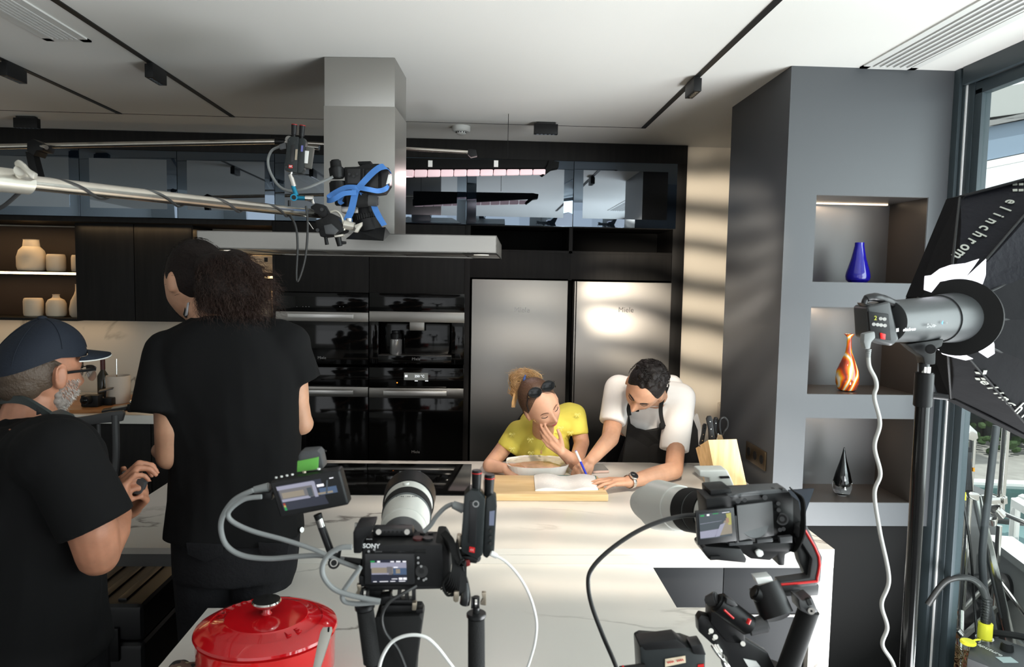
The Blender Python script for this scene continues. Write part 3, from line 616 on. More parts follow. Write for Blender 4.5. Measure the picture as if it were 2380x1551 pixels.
# light batten with quilted diffuser
Yq = 3.75
t = thing('light_batten', W(1100, 380, Yq), 'long black LED batten light with glowing pink quilted diffuser', 'light')
MB().ppoly([(900, 366), (1285, 373), (1296, 378), (1296, 388), (1276, 391), (900, 392)], Yq, .05, .003).obj('housing', M_blackmat, t)
MB().ppoly([(1276, 372), (1300, 376), (1298, 390), (1282, 393), (1262, 408), (1256, 404), (1272, 386)], Yq - .01, .07, .003).obj('end_bracket', M_blackmat, t)
for a in (1000, 1153): PB(a - 5, 373, a + 5, 388, Yq - .004, .004, 'label_tag', mat('tag_white', (.8, .78, .75), .6), t, 0)
M_q = mat('quilt_glow', (.75, .55, .58), .6, emit=.42, ecol=(1, .72, .76))
n = 12
for i in range(n):
    a, b = 902 + i * 30.7, 902 + (i + 1) * 30.7 - 1.5; f = lambda q: 398 - (q - 720) * .004; g = lambda q: 416 - (q - 720) * .019
    MB().ppoly([(a, f(a) - 3), (b, f(b) - 3), (b - 1, g(b)), (a - 1, g(a))], Yq - .012, .025, .007, 3).obj('diffuser_pad', M_q, t)
MB().ppoly([(900, 394), (1270, 388), (1272, 393), (900, 414)], Yq + .02, .04, 0).obj('diffuser_backing', M_blackmat, t)
light('batten_light', 'AREA', W(1085, 416, Yq), W(1085, 416, Yq) + V((0, -.3, -1)), 5, (1, .8, .8), shape='RECTANGLE', size=.8, size_y=.05)
# hanging support: a cord up to the ceiling
for a in (925, 1180):
    q = W(a, 367, Yq + .02); MB().cyl(q, (q.x, q.y, CEIL), .0015, n=6).obj('suspension_wire', M_blk, t)
# ================================================================== THINGS ON THE ISLAND
M_bam = wood('bamboo', (.62, .42, .20), (.74, .53, .29), .4, (5, 60, 60)); M_bamv = wood('bamboo_vertical', (.60, .40, .18), (.74, .52, .27), .4, (60, 60, 5))
def Wi(px, py, dz=0): return Wz(px, py, zI + dz)
# chopping board
bt = .028; q = [Wi(1128, 1104, bt), Wi(1392, 1112, bt), Wi(1400, 1150, bt), Wi(1124, 1146, bt)]
tag(MB().prism([(p.x, p.y, zI + .0005) for p in (q[0], V((q[1].x, q[0].y - .01, 0)), V((q[1].x, q[2].y, 0)), V((q[0].x, q[2].y, 0)))], (0, 0, bt), .004).obj('chopping_board', M_bam), 'thick bamboo chopping board lying on the island under the notebook', 'chopping board')
# tray of food under film
zT = .055; T = [(1176, 1062), (1232, 1058), (1300, 1062), (1325, 1082), (1310, 1102), (1262, 1103), (1200, 1101)]
r0, r1, r2, r3 = Wi(1177, 1076, zT), Wi(1324, 1078, zT), Wi(1250, 1059, zT), Wi(1250, 1088, zT)
cen = V(((r0.x + r1.x) / 2, (r2.y + r3.y) / 2, zI + zT)); hx_, hy_ = (r1.x - r0.x) / 2, (r2.y - r3.y) / 2; rim = []
for i in range(32):
    a = 2 * math.pi * i / 32; ca, sa = math.cos(a), math.sin(a); rim.append(V((cen.x + math.copysign(abs(ca) ** .62, ca) * hx_, cen.y + math.copysign(abs(sa) ** .62, sa) * hy_ + .008 * ca, cen.z + .002 * math.sin(5 * a))))
t = thing('foil_wrapped_tray', (cen.x, cen.y, zI), 'white oval foam tray of meat sealed under clear film in front of the woman', 'tray')
bot = [V((cen.x + (p.x - cen.x) * .86, cen.y + (p.y - cen.y) * .8, zI + .001)) for p in rim]
m = MB(); n = len(rim); inn = [V((cen.x + (p.x - cen.x) * .93, cen.y + (p.y - cen.y) * .9, zI + zT - .004)) for p in rim]; ib = [V((cen.x + (p.x - cen.x) * .8, cen.y + (p.y - cen.y) * .72, zI + .008)) for p in rim]
m._new(bot + rim + inn + ib, [tuple(range(n))] + [(k * n + i, k * n + (i + 1) % n, (k + 1) * n + (i + 1) % n, (k + 1) * n + i) for k in range(3) for i in range(n)] + [tuple(range(3 * n, 4 * n))]); m.obj('tray_body', mat('foam_white', (.82, .80, .77), .5), t, sm=False)
m = MB()
for i in range(9): a = i * .7; m.ell((cen.x + .075 * math.cos(a) * (.3 + .7 * (i % 3) / 2), cen.y + .022 * math.sin(a), zI + .034), (.05, .03, .017), u=12, v=8)
m.obj('food', mat('food_pink', (.72, .46, .36), .4, var=.2, vscale=30), t, remesh=.006)
m = MB(); N = 22; vs = []
for j in range(N + 1):
    for i in range(N + 1):
        u_, v_ = i / N * 2 - 1, j / N * 2 - 1; rx = hx_; ry = hy_
        k = max(abs(u_), abs(v_)) / max(1e-6, math.hypot(u_, v_)) if (u_ or v_) else 1
        p = V((cen.x + u_ * k * rx * .99, cen.y + v_ * k * ry * .95 + .008 * u_, 0)); p.z = zI + zT - .001 + .006 * noise.noise(p * 28) + .003 * noise.noise(p * 90); vs.append(p)
m._new(vs, [(j * (N + 1) + i, j * (N + 1) + i + 1, (j + 1) * (N + 1) + i + 1, (j + 1) * (N + 1) + i) for j in range(N) for i in range(N)])
m.obj('cling_film', thinglass('cling_film', (.96, .92, .88), .22, .12), t)
# notebook
t = thing('notebook', Wi(1310, 1120, bt), 'open notebook of handwritten pages lying on the chopping board', 'notebook')
M_pap = mat('paper', (.80, .78, .76), .7); zb_ = zI + bt + .001
def page(a, b, c, d, nm, k):
    N = 10; m = MB(); vs = []
    for j in range(N + 1):
        for i in range(7):
            u_, v_ = j / N, i / 6; p = (a * (1 - u_) + b * u_) * (1 - v_) + (d * (1 - u_) + c * u_) * v_; uu = 1 - u_ if k > 0 else u_
            p.z = zb_ + .004 + .011 * math.sin(math.pi * min(1, uu * 1.15 + .02)) * (1 - .3 * uu) ; vs.append(p)
    vs2 = [V((p.x, p.y, zb_)) for p in vs]; L_ = len(vs); fs = [(j * 7 + i, j * 7 + i + 1, j * 7 + i + 8, j * 7 + i + 7) for j in range(N) for i in range(6)]
    fs2 = [tuple(L_ + q for q in f[::-1]) for f in fs]; bd = [j * 7 for j in range(N + 1)] + [N * 7 + i for i in range(1, 7)] + [j * 7 + 6 for j in range(N - 1, -1, -1)] + [i for i in range(5, 0, -1)]
    m._new(vs + vs2, fs + fs2 + [(bd[i], bd[(i + 1) % len(bd)], L_ + bd[(i + 1) % len(bd)], L_ + bd[i]) for i in range(len(bd))]); o = m.obj(nm, M_pap, t); return vs
h = bt + .008
pl = page(Wi(1241, 1104, h), Wi(1310, 1105, h), Wi(1322, 1138, h), Wi(1244, 1138, h), 'left_pages', -1)
pr_ = page(Wi(1310, 1105, h), Wi(1383, 1106, h), Wi(1390, 1136, h), Wi(1322, 1138, h), 'right_pages', 1)
M_ink = mat('ink', (.10, .09, .22), .6)
m = MB()
for vs in (pl, pr_):
    for r_ in range(9):
        v_ = .08 + r_ * .1; q0 = None
        for s_ in range(26):
            if random.random() < .18: continue
            u_ = .08 + s_ * .032; j = u_ * 10; j0 = int(j); i = v_ * 6; i0 = min(int(i), 5)
            A = vs[j0 * 7 + i0].lerp(vs[(j0 + 1) * 7 + i0], j - j0); A2 = vs[j0 * 7 + i0 + 1].lerp(vs[(j0 + 1) * 7 + i0 + 1], j - j0); A = A.lerp(A2, i - i0) + V((0, 0, .0006))
            dx = .0018; yy = random.uniform(-.0014, .0014); m._new([A + V((-dx, yy, 0)), A + V((dx, -yy, 0)), A + V((dx, -yy + .0008, 0)), A + V((-dx, yy + .0008, 0))], [(0, 1, 2, 3)])
m.obj('handwriting', M_ink, t, sm=False)['kind'] = 'stuff'
MB().prism([Wi(1241, 1104, bt + .001), Wi(1385, 1106, bt + .001), Wi(1392, 1139, bt + .001), Wi(1244, 1140, bt + .001)], (0, 0, -.0008)).obj('cover', mat('cover_teal', (.05, .18, .16), .5), t)
# phone
t = thing('phone', Wi(1395, 1094), 'dark phone with pale edge lying flat on the island behind the pen hand', 'phone')
pp = [Wi(1378, 1079, .012), Wi(1402, 1079, .012), Wi(1416, 1094, .012), Wi(1378, 1095, .012)]
MB().prism(pp, (0, 0, -.011), .003, 3).obj('body', mat('phone_pink', (.70, .52, .46), .35, .4), t); MB().prism([p.lerp((pp[0] + pp[1] + pp[2] + pp[3]) / 4, .06) + V((0, 0, .0012)) for p in pp], (0, 0, -.001)).obj('back_glass', mat('phone_dark', (.08, .085, .085), .25), t)
# knife block
Yk_ = 2.86
t = thing('knife_block', (W(1680, 1140, Yk_).x, Yk_ + .05, zI), 'bamboo knife block on the island by the grey column', 'knife block')
f = [W(1646, 1023, Yk_), W(1712, 1021, Yk_), W(1738, 1142, Yk_), W(1668, 1146, Yk_)]; zbase = zI + .001
for v in f[2:]: v.z = zbase
l0, l1 = W(1617, 1042, Yk_ + .11), W(1637, 1130, Yk_ + .11); l1.z = zbase
r0_, r1_ = l0 + (f[1] - f[0]), l1 + (f[2] - f[3])
m = MB(); m._new([f[0], f[1], f[2], f[3], l0, r0_, r1_, l1], [(0, 1, 2, 3), (4, 7, 6, 5), (0, 4, 5, 1), (3, 2, 6, 7), (0, 3, 7, 4), (1, 5, 6, 2)]); m.obj('block', M_bamv, t, sm=False)
top = lambda u_, v_: (f[0].lerp(f[1], u_)).lerp(l0.lerp(r0_, u_), v_)
def knife(u_, v_, tipx, tipy, lab, wd=.010):
    b0 = top(u_, v_); tp = W(tipx, tipy, b0.y + .01); k = thing('knife', b0, lab, 'knife')
    MB().cyl(b0 - (tp - b0) * .05, b0 + (tp - b0) * .08, wd * .8, n=8).obj('bolster', M_chrome, k)
    d = (tp - b0); sd = V((d.z, 0, -d.x)).normalized() * wd; q = [b0 + d * .06 - sd, b0 + d * .5 - sd * .75, b0 + d * .9 - sd * 1.1, tp - sd * .6, tp + sd * .6, b0 + d * .85 + sd * .9, b0 + d * .06 + sd]
    MB().prism([p - V((0, .007, 0)) for p in q], (0, .014, 0), .003).obj('handle', M_blk, k)
    for s_ in (.25, .52, .8): c_ = b0 + d * s_ - V((0, .0078, 0)); MB().cyl(c_, c_ + V((0, .001, 0)), .0025, n=10).obj('rivet', M_chrome, k)
knife(.30, .35, 1648, 967, 'large black riveted knife, tallest handle in the bamboo block', .013)
knife(.05, .7, 1639, 985, 'small black knife at the left edge of the bamboo block', .009)
knife(.55, .8, 1664, 970, 'black knife between the tallest handle and the scissors')
k = thing('scissors', top(.75, .4), 'black-handled kitchen scissors in the bamboo knife block', 'scissors'); yy = top(.75, .4).y
MB().tube([W(x, y, yy) for x, y in ((1675, 1010), (1672, 992), (1674, 975), (1682, 970), (1690, 978), (1690, 992), (1683, 1003), (1679, 1012))], .005).obj('finger_loop', M_blk, k)
MB().tube([W(x, y, yy + .012) for x, y in ((1668, 1020), (1661, 1000), (1660, 982), (1664, 972), (1669, 982), (1668, 1000), (1672, 1012))], .005).obj('finger_loop', M_blk, k)
MB().ppoly([(1666, 1026), (1668, 1008), (1676, 1006), (1683, 1026)], yy + .004, .005).obj('blade', M_chrome, k)
# laptop
t = thing('laptop', Wi(1850, 1205), 'dark laptop standing open at the right end of the island behind the gimbal camera', 'laptop')
l = [W(1836, 1140, 2.50), W(1893, 1136, 2.42), W(1868, 1206, 2.50), W(1812, 1210, 2.58)]
MB().prism(l, V((-.004, .007, 0)), .001).obj('lid', mat('laptop_blue_black', (.02, .03, .045), .35), t)
zz_ = zI + .001; MB().prism([(l[3].x, l[3].y, zz_), (l[2].x, l[2].y, zz_), (l[2].x - .12, l[2].y + .13, zz_), (l[3].x - .12, l[3].y + .13, zz_)], (0, 0, .014), .002).obj('keyboard_base', M_darkgrey, t)
MB().cyl(W(1867, 1178, 2.44), W(1867, 1178, 2.436), .0015, n=8).obj('charge_light', mat('led_green', (.05, .9, .3), .4, emit=2), t)
# ================================================================== RED POT, spoon, cloth
M_red = mat('enamel_red', (.50, .004, .008), .13, coat=.7, var=.12, vscale=6); M_red2 = mat('enamel_red_bright', (.68, .012, .014), .15, coat=.6)
pc = Wz(620, 1462, .985); Rp = .148; zp = zN + .001
t = thing('casserole_pot', (pc.x, pc.y, zp), 'large red enamelled cast iron casserole pot on the near white table', 'pot')
hb = .985 - zp
MB().lathe([(.001, 0), (Rp * .80, 0), (Rp * .9, .01), (Rp * .975, .05), (Rp * .985, hb - .008), (Rp * 1.0, hb - .004), (Rp * .95, hb - .002), (Rp * .93, hb - .02), (.001, hb - .03)], (pc.x, pc.y, zp), n=64, sc=(1, .92)).obj('pot_body', M_red2, t)
MB().lathe([(.001, 0), (Rp * 1.0, 0), (Rp * 1.02, .003), (Rp * 1.005, .008), (Rp * .9, .017), (Rp * .80, .022), (Rp * .79, .0205), (Rp * .60, .028), (Rp * .585, .0305), (Rp * .3, .034), (.001, .035)], (pc.x, pc.y, .985), n=72, sc=(1, .92)).obj('lid', M_red, t)
for s_ in (-1, 1):
    d = V((math.cos(math.radians(-105)), math.sin(math.radians(-105)), 0)) * s_; e_ = V((-d.y, d.x, 0)); b0 = V((pc.x, pc.y, zp + hb * .72)) + V((d.x * Rp * .95, d.y * Rp * .9, 0))
    MB().tube([b0 - e_ * .05, b0 - e_ * .046 + d * .022, b0 + d * .03, b0 + e_ * .046 + d * .022, b0 + e_ * .05], .010, n=10).obj('side_handle', M_red2, t)
kz = .985 + .034
MB().lathe([(.012, 0), (.008, .006), (.008, .018)], (pc.x, pc.y, kz), n=20).obj('knob_stem', M_red, t)
MB().lathe([(.006, .012), (.020, .016), (.0295, .024), (.031, .028), (.029, .0315), (.001, .034)], (pc.x, pc.y, kz), n=40).obj('knob', M_chrome, t)
M_redl = M_red
for wd_, a0 in (('LE', -38), ('CREUSET', 140)):
    for i, ch in enumerate(wd_):
        a = math.radians(a0 + (i - len(wd_) / 2) * 13 * (1 if a0 < 0 else 1)); r_ = Rp * .70; p = V((pc.x + math.cos(a) * r_, pc.y + math.sin(a) * r_ * .92, .985 + .0255))
        rd = V((math.cos(a), math.sin(a), 0)); tg = V((-rd.y, rd.x, 0)); text(ch, p, .024, tg, -rd, M_redl, t, name='embossed_letter', depth=.0012)
# steel ladle handle
a, b = W(762, 1458, 1.40), W(722, 1610, 1.30); 
t = thing('steel_ladle', b, 'stainless steel ladle standing with its handle up in front of the red pot', 'ladle')
m = MB(); d = (a - b); sd = V((1, .1, 0)); cur = [(0, .5), (.3, .6), (.7, .9), (.93, 1.0), (1.0, .75)]; q1 = [b + d * s_ + sd * w_ * .0115 for s_, w_ in cur]; q2 = [b + d * s_ - sd * w_ * .0115 for s_, w_ in reversed(cur)]
m.prism(q1 + q2, (0, -.004, .002), .0012).obj('handle', mat('satin_steel', (.50, .49, .46), .3, 1), t)
e_ = V((b.x - .02, b.y - .02, zN + .04)); MB().tube([b + d * .05, (b + e_) / 2 + V((0, 0, .01)), e_ + V((.02, 0, 0))], .0045).obj('neck', MATS['satin_steel'], t); MB().lathe([(.001, -.038), (.025, -.033), (.040, -.015), (.044, 0), (.042, 0), (.038, -.013), (.001, -.034)], e_, n=28).obj('bowl', MATS['satin_steel'], t)
PB(761, 1461, 765, 1473, 1.388, .006, 'hanging_hole', M_blk, t, .0005)
# camouflage cloth
M_camo = mat('camouflage', (.2, .19, .12), .9); nt = M_camo.node_tree; b_ = nt.nodes['Principled BSDF']; tcn = nt.nodes.new('ShaderNodeTexCoord'); nn = nt.nodes.new('ShaderNodeTexNoise'); nn.inputs['Scale'].default_value = 16; rr = nt.nodes.new('ShaderNodeValToRGB'); rr.color_ramp.interpolation = 'CONSTANT'
e = rr.color_ramp.elements; e[0].position = 0; e[0].color = (.02, .02, .02, 1); e[1].position = .55; e[1].color = (.32, .32, .2, 1); x_ = e.new(.47); x_.color = (.12, .08, .06, 1)
nt.links.new(tcn.outputs['Object'], nn.inputs[0]); nt.links.new(nn.outputs['Fac'], rr.inputs[0]); nt.links.new(rr.outputs[0], b_.inputs['Base Color'])
p = W(435, 1565, 1.50); p.z = zN + .02; p.x = max(p.x, -.70); m = MB()
for i in range(16):
    m.ell(p + V((random.uniform(-.05, .05), random.uniform(-.05, .03), random.uniform(-.005, .03))), (random.uniform(.02, .035), random.uniform(.02, .03), random.uniform(.013, .022)), Matrix.Rotation(random.uniform(0, 3), 3, 'Z'), 12, 8)
o = tag(m.obj('camouflage_cloth', M_camo, remesh=.006, smooth_it=3), 'crumpled camouflage cloth at the table edge left of the red pot', 'cloth')
# ================================================================== hard case under the island
t = thing('hard_case', (-1.4, 2.5, 0), 'black ridged plastic hard case standing under the left end of the island', 'case')
X0, X1, y0, y1, zt_ = -1.66, -1.17, 2.46, 2.86, .60
M_case = mat('case_black', (.014, .014, .015), .38)
B((X0, y0, .03), (X1, y1, zt_ - .14), 'lower_shell', M_case, t, .03, seg=3) if 0 else MB().box((X0, y0, .03), (X1, y1, zt_ - .14), .025, seg=3).obj('lower_shell', M_case, t)
MB().box((X0, y0, zt_ - .137), (X1, y1, zt_), .025, seg=3).obj('lid_shell', M_case, t)
for i in range(5): B((X0 + .09 + i * .075, y0 + .03, zt_ - .002), (X0 + .12 + i * .075, y1 - .03, zt_ + .009), 'lid_rib', M_case, t, .003)
for x in (X0 + .1, X1 - .14): B((x, y0 - .014, zt_ - .20), (x + .06, y0 + .002, zt_ - .08), 'latch', M_blk, t, .004)
MB().tube([(X0 + .18, y0, zt_ - .17), (X0 + .18, y0 - .03, zt_ - .17), (X1 - .2, y0 - .03, zt_ - .17), (X1 - .2, y0, zt_ - .17)], .009, sm=3).obj('carry_handle', M_blk, t)
for x in (X0 + .05, X1 - .05): MB().cyl((x - .015, y1 - .03, .03), (x + .015, y1 - .03, .03), .03, n=20).obj('wheel', M_rubber, t)
# ================================================================== table and chair at the left
M_walnut = wood('table_wood', (.30, .13, .045), (.42, .20, .08), .4, (5, 40, 40))
Yt_ = 3.95; zt_ = .955
zz_ = zc
p = W(225, 956, 4.2); 
def back_box(*a, **k): return PB(*a, **k)
t = thing('wooden_board', (W(215, 950, 4.3).x, 4.3, zc), 'round-cornered wooden serving board on the back counter', 'board')
MB().lathe([(.001, 0), (.36, 0), (.365, .01), (.355, .02), (.001, .02)], (W(215, 950, 4.42).x, 4.44, zc + .0005), n=48, sc=(1.15, .8)).obj('board', M_walnut, t)
zs = zc + .021
def on(px, Y): return V((W(px, 900, Y).x, Y, zs))
p = on(275, 4.42)
h_ = .155; m = MB(); pr0 = .062
m.lathe([(.001, 0), (pr0, 0), (pr0 * 1.05, .01), (pr0 * 1.12, h_), (pr0 * 1.07, h_ + .012), (pr0 * 1.05, h_), (pr0, .012), (.001, .01)], p, n=32)
tag(m.obj('utensil_jar', mat('paper_cream', (.50, .43, .36), .7)), 'wide pale paper-wrapped pot on the wooden board between the two men', 'pot')
q = p + V((-.005, -.01, .02)); k = MB().cyl(q, q + V((.003, 0, .25)), .004, n=10).obj('metal_skewer', M_chrome); tag(k, 'thin steel rod standing in the pale paper-wrapped pot', 'rod')
p = on(240, 4.66); t = thing('bottle', p, 'slim dark glass bottle against the marble splashback', 'bottle')
MB().lathe([(.001, 0), (.032, 0), (.034, .01), (.034, .13), (.014, .165), (.013, .20)], p, n=24).obj('glass', mat('bottle_green', (.02, .018, .01), .1), t); MB().cyl(p + V((0, 0, .17)), p + V((0, 0, .235)), .0145, n=16).obj('cap', mat('bottle_cap', (.06, .01, .01), .4), t)
p = on(336, 4.5); m = MB()
for i in range(26):
    a, r_ = random.uniform(0, 6.28), random.uniform(0, .05); m.ell(p + V((math.cos(a) * r_, math.sin(a) * r_ * .6, .02 + random.uniform(0, .12))), (.022, .02, .012), Matrix.Rotation(a, 3, 'X'), 8, 6)
tag(m.obj('herb_bunch', mat('herb_green', (.02, .05, .015), .7), sm=False), 'dark green herb bunch beside the curly-haired man\'s sleeve', 'plant', kind='stuff')
p = on(322, 4.3); m = MB(); m.prism([p + V(v) for v in ((-.05, 0, .01), (.01, -.01, .0), (.06, .01, .05), (.05, .0, .10), (0, 0, .07), (-.03, 0, .055))], (0, .03, 0), .006)
tag(m.obj('crumpled_napkin', mat('napkin', (.62, .56, .48), .8), sm=False), 'crumpled white napkin beside the curly-haired man\'s elbow', 'napkin')
p = on(213, 4.28); t = thing('black_camera', p, 'small black camera with shiny lens on the wooden board', 'camera')
MB().box(p + V((-.05, -.03, 0)), p + V((.05, .03, .07)), .008).obj('body', M_blk, t); MB().cyl(p + V((-.005, -.03, .045)), p + V((-.005, -.075, .045)), .027, .025, n=24, b=.003).obj('lens_barrel', M_blk, t); MB().ell(p + V((-.005, -.07, .045)), (.02, .012, .02)).obj('front_glass', M_blackglass, t)
p = on(243, 4.33); t = thing('flip_screen_recorder', p, 'dark recorder with tilted flip screen on the wooden board', 'recorder')
MB().box(p + V((-.03, -.02, 0)), p + V((.05, .03, .045)), .006).obj('body', M_blk, t); MB().prism([p + V(v) for v in ((-.03, 0, .085), (.06, -.01, .105), (.065, -.03, .10), (-.02, -.03, .078))], (0, 0, .006)).obj('flip_screen', M_darkgrey, t); MB().cyl(p + V((0, 0, .04)), p + V((.01, -.01, .09)), .006, n=8).obj('hinge', M_blk, t)
p = on(270, 4.12); t = thing('card_reader', p, 'flat dark metal device lying tilted at the front edge of the wooden board', 'device')
R_ = Matrix.Translation(p + V((0, 0, .002))) @ Matrix.Rotation(.35, 4, 'Z') @ Matrix.Rotation(-.12, 4, 'Y'); MB().box((-.07, -.04, .0), (.07, .04, .022), .004, R_).obj('body', M_blk, t); MB().box((-.02, -.03, .022), (.066, .034, .026), .001, R_).obj('keypad', mat('pad_grey', (.22, .22, .21), .4), t)
p = on(316, 4.12); t = thing('black_clip_box', p, 'small black gadget box at the right end of the wooden board', 'gadget'); MB().box(p + V((-.04, -.03, 0)), p + V((.045, .03, .05)), .01).obj('body', M_blk, t); MB().ell(p + V((-.01, -.02, .06)), (.018, .018, .014)).obj('button', M_chrome, t)
# chair
Yc_ = 3.72; t = thing('spindle_chair', (W(225, 1100, Yc_).x, Yc_, 0), 'dark grey wooden spindle-back chair behind the man in the cap', 'chair')
M_chair = mat('chair_grey', (.045, .045, .046), .45)
rl = [(95, 978), (140, 976), (200, 968), (250, 958), (283, 955), (287, 962), (282, 980), (240, 984), (190, 990), (140, 994), (95, 995)]
MB().ppoly(rl, Yc_, .025, .004).obj('top_rail', M_chair, t)
zs_ = .48
for px in (110, 135, 158, 181, 205, 229):
    a = W(px, 986, Yc_ + .01); MB().tube([a, V((a.x + .005, Yc_ - .0, .75)), V((a.x + .012, Yc_ - .06, zs_))], .0095, n=8).obj('spindle', M_chair, t)
for px in (98, 268):
    a = W(px, 965, Yc_ + .01); sgn = -1 if px < 150 else 1
    MB().tube([a, V((a.x - .0 * sgn, Yc_, .75)), V((a.x - .03 * sgn, Yc_ - .06, zs_)), V((a.x + .0 * sgn, Yc_ + .05, .002))], .018, n=10).obj('rear_leg', M_chair, t)
    MB().cyl((a.x - .03 * sgn, Yc_ - .44, zs_), (a.x, Yc_ - .47, .002), .018, .014, n=10).obj('front_leg', M_chair, t)
xa_, xb_ = W(98, 965, Yc_).x, W(268, 965, Yc_).x
MB().box((xa_ - .01, Yc_ - .48, zs_ - .015), (xb_ + .01, Yc_ - .04, zs_ + .02), .012).obj('seat', M_chair, t)
# ================================================================== helpers for equipment
def poly_on(m, pts, Y, mi): m.mi = mi; m._new([W(p[0], p[1], p[2] if len(p) > 2 else Y) for p in pts], [tuple(range(len(pts)))]); m.mi = 0
def PP(pts, Y, dep, name, mm, par, b=.0015, seg=2, **k): return MB().ppoly(pts, Y, dep, b, seg).obj(name, mm, par, **k)
def PC(a, b, ra, rb, name, mm, par, n=24, bv=0): 
    """round bar between two (px, py, Y) points, radii in pixels"""
    return MB().cyl(W(*a), W(*b), pr(ra, a[2]), pr(rb, b[2]), n=n, b=bv).obj(name, mm, par)
def PT(pts, r, name, mm, par, n=8, Y=None, sm=6, lab=None): return MB().tube([W(p[0], p[1], p[2] if len(p) > 2 else Y) for p in pts], r, n=n, sm=sm).obj(name, mm, par, label=lab)
def scr(name, col, e=.62): return mat(name, tuple(c * .1 for c in col), .3, emit=e, ecol=col)
S = dict(lil=scr('screen_lilac', (.45, .45, .58)), gry=scr('screen_grey', (.22, .21, .22)), drk=scr('screen_dark', (.03, .035, .06)), blu=scr('screen_blue', (.10, .16, .28)), wht=scr('screen_white', (.8, .8, .85), 1.2), grn=scr('screen_green', (.03, .45, .12)), red=scr('screen_red', (.5, .06, .04)), tan=scr('screen_tan', (.40, .34, .26)), yel=scr('screen_yellow', (.6, .55, .15)), slt=scr('screen_slate', (.08, .10, .12)), skn=scr('screen_skin', (.5, .3, .2)))
SK = list(S); SM = [S[k] for k in SK]
def screen(quad, Y, shapes, par, name='screen'):
    """quad: px corners tl,tr,br,bl ; shapes: (colour, [(u,v)...]) drawn in small steps towards the viewer"""
    Q = [W(q[0], q[1], q[2] if len(q) > 2 else Y) for q in quad]; nrm = (Q[1] - Q[0]).cross(Q[3] - Q[0]).normalized()
    if nrm.dot(CAMP - Q[0]) < 0: nrm = -nrm
    m = MB()
    for i, (c, P) in enumerate(shapes):
        if len(P) == 2: (u0, v0), (u1, v1) = P; P = [(u0, v0), (u1, v0), (u1, v1), (u0, v1)]
        m.mi = SK.index(c); m._new([Q[0].lerp(Q[1], u).lerp(Q[3].lerp(Q[2], u), v) + nrm * .00012 * i for u, v in P], [tuple(range(len(P)))])
    return m.obj(name, SM, par, sm=False)
M_red_acc = mat('accent_red', (.55, .01, .01), .4); M_grycable = mat('cable_grey', (.22, .23, .23), .5); M_whcable = mat('cable_white', (.72, .72, .70), .5); M_blkcable = mat('cable_black', (.02, .02, .02), .45)
M_tag = mat('sticker_white', (.7, .7, .68), .6); M_gold = mat('lever_champagne', (.42, .36, .28), .35, .8); M_foam = mat('foam_grip', (.012, .012, .012), .95, bump=.3, bscale=500)
# ================================================================== BOOM POLE with overhead camera
YA, YBm = 1.40, 2.42
A, Bp = W(60, 424, YA), W(752, 499, YBm)
t = thing('boom_pole', A, 'thick shiny steel boom pole crossing the upper left, wound with black cable', 'pole')
d = (Bp - A).normalized()
MB().cyl(A - d * .3, Bp + d * .02, .0142, n=32, b=.001).obj('pole', M_pole, t)
M_cast = mat('cast_silver', (.60, .57, .50), .35, .7)
MB().cyl(A - d * .7, A + d * .006, .0225, n=28, b=.003).obj('outer_sleeve', M_cast, t)
PP([(30, 400), (45, 392), (66, 398), (62, 410), (50, 418), (34, 412)], YA - .05, .03, 'locking_collar', M_cast, t, .004)
PC((48, 402, YA - .05), (46, 396, YA - .08), 12, 12, 'locking_screw', M_cast, t, 16)
PP([(31, 377), (40, 370), (52, 380), (62, 392), (80, 402), (77, 417), (68, 416), (56, 400), (44, 388), (33, 386)], YA - .09, .012, 't_handle', M_cast, t, .003)
m = []
L_ = (Bp - A).length; ux, uy = basis(d).col[0], basis(d).col[1]
pts = []
for i in range(0, 161):
    s_ = i / 160; a = 2 * math.pi * 4.6 * s_ + 1.2; sag = .004 + .006 * max(0, math.sin(a))
    pts.append(A + d * (s_ * L_ * .98 + .04) + (ux * math.cos(a) + uy * math.sin(a)) * (.0145 + .0022) + V((0, 0, -sag * .4)))
for o_ in (0, .006):
    MB().tube([p + d * o_ for p in pts], .0022, n=6, sm=1).obj('wound_cable', M_blkcable, t)
PT([(626, 478), (657, 487), (685, 520), (691.6, 569), (689, 634), (691.6, 654), (703, 626), (712, 582), (715, 518), (711, 479)], .0036, 'hanging_cable', M_blkcable, t, Y=2.25)
PT([(-20, 492), (10, 478), (45, 448)], .004, 'near_cable', M_blkcable, t, Y=YA)
Yr = 2.38
t = thing('boom_clamp', W(760, 510, Yr), 'black clamp cluster joining the boom pole to the overhead camera', 'clamp')
PP([(721, 480), (735, 472), (752, 476), (760, 490), (762, 505), (748, 508), (740, 500), (724, 492)], Yr - .04, .05, 'upper_jaw', M_blk, t, .004)
PP([(731, 512), (752, 506), (765, 494), (780, 500), (798, 522), (802, 536), (780, 546), (744, 551)], Yr - .05, .08, 'clamp_body', M_blk, t, .006)
PC((748, 487, Yr - .045), (748, 487, Yr - .055), 4, 4, 'hinge_pin', M_blkmetal, t, 14); PC((738, 535, Yr - .05), (738, 535, Yr - .058), 4, 4, 'hinge_pin', M_blkmetal, t, 14)
PP([(752, 524), (770, 520), (786, 535), (776, 545), (756, 544)], Yr - .07, .02, 'side_plate', M_darkgrey, t, .003)
PT([(768, 493), (782, 491), (793, 502), (798, 520), (800, 536)], .004, 'gold_band', M_cast, t, Y=Yr - .045)
PC((800, 522, Yr - .04), (824, 527, Yr - .04), 11, 9, 'ball_stud', M_cast, t, 20); PC((811, 508, Yr - .03), (811, 516, Yr - .03), 7, 7, 'socket_stud', M_cast, t, 16)
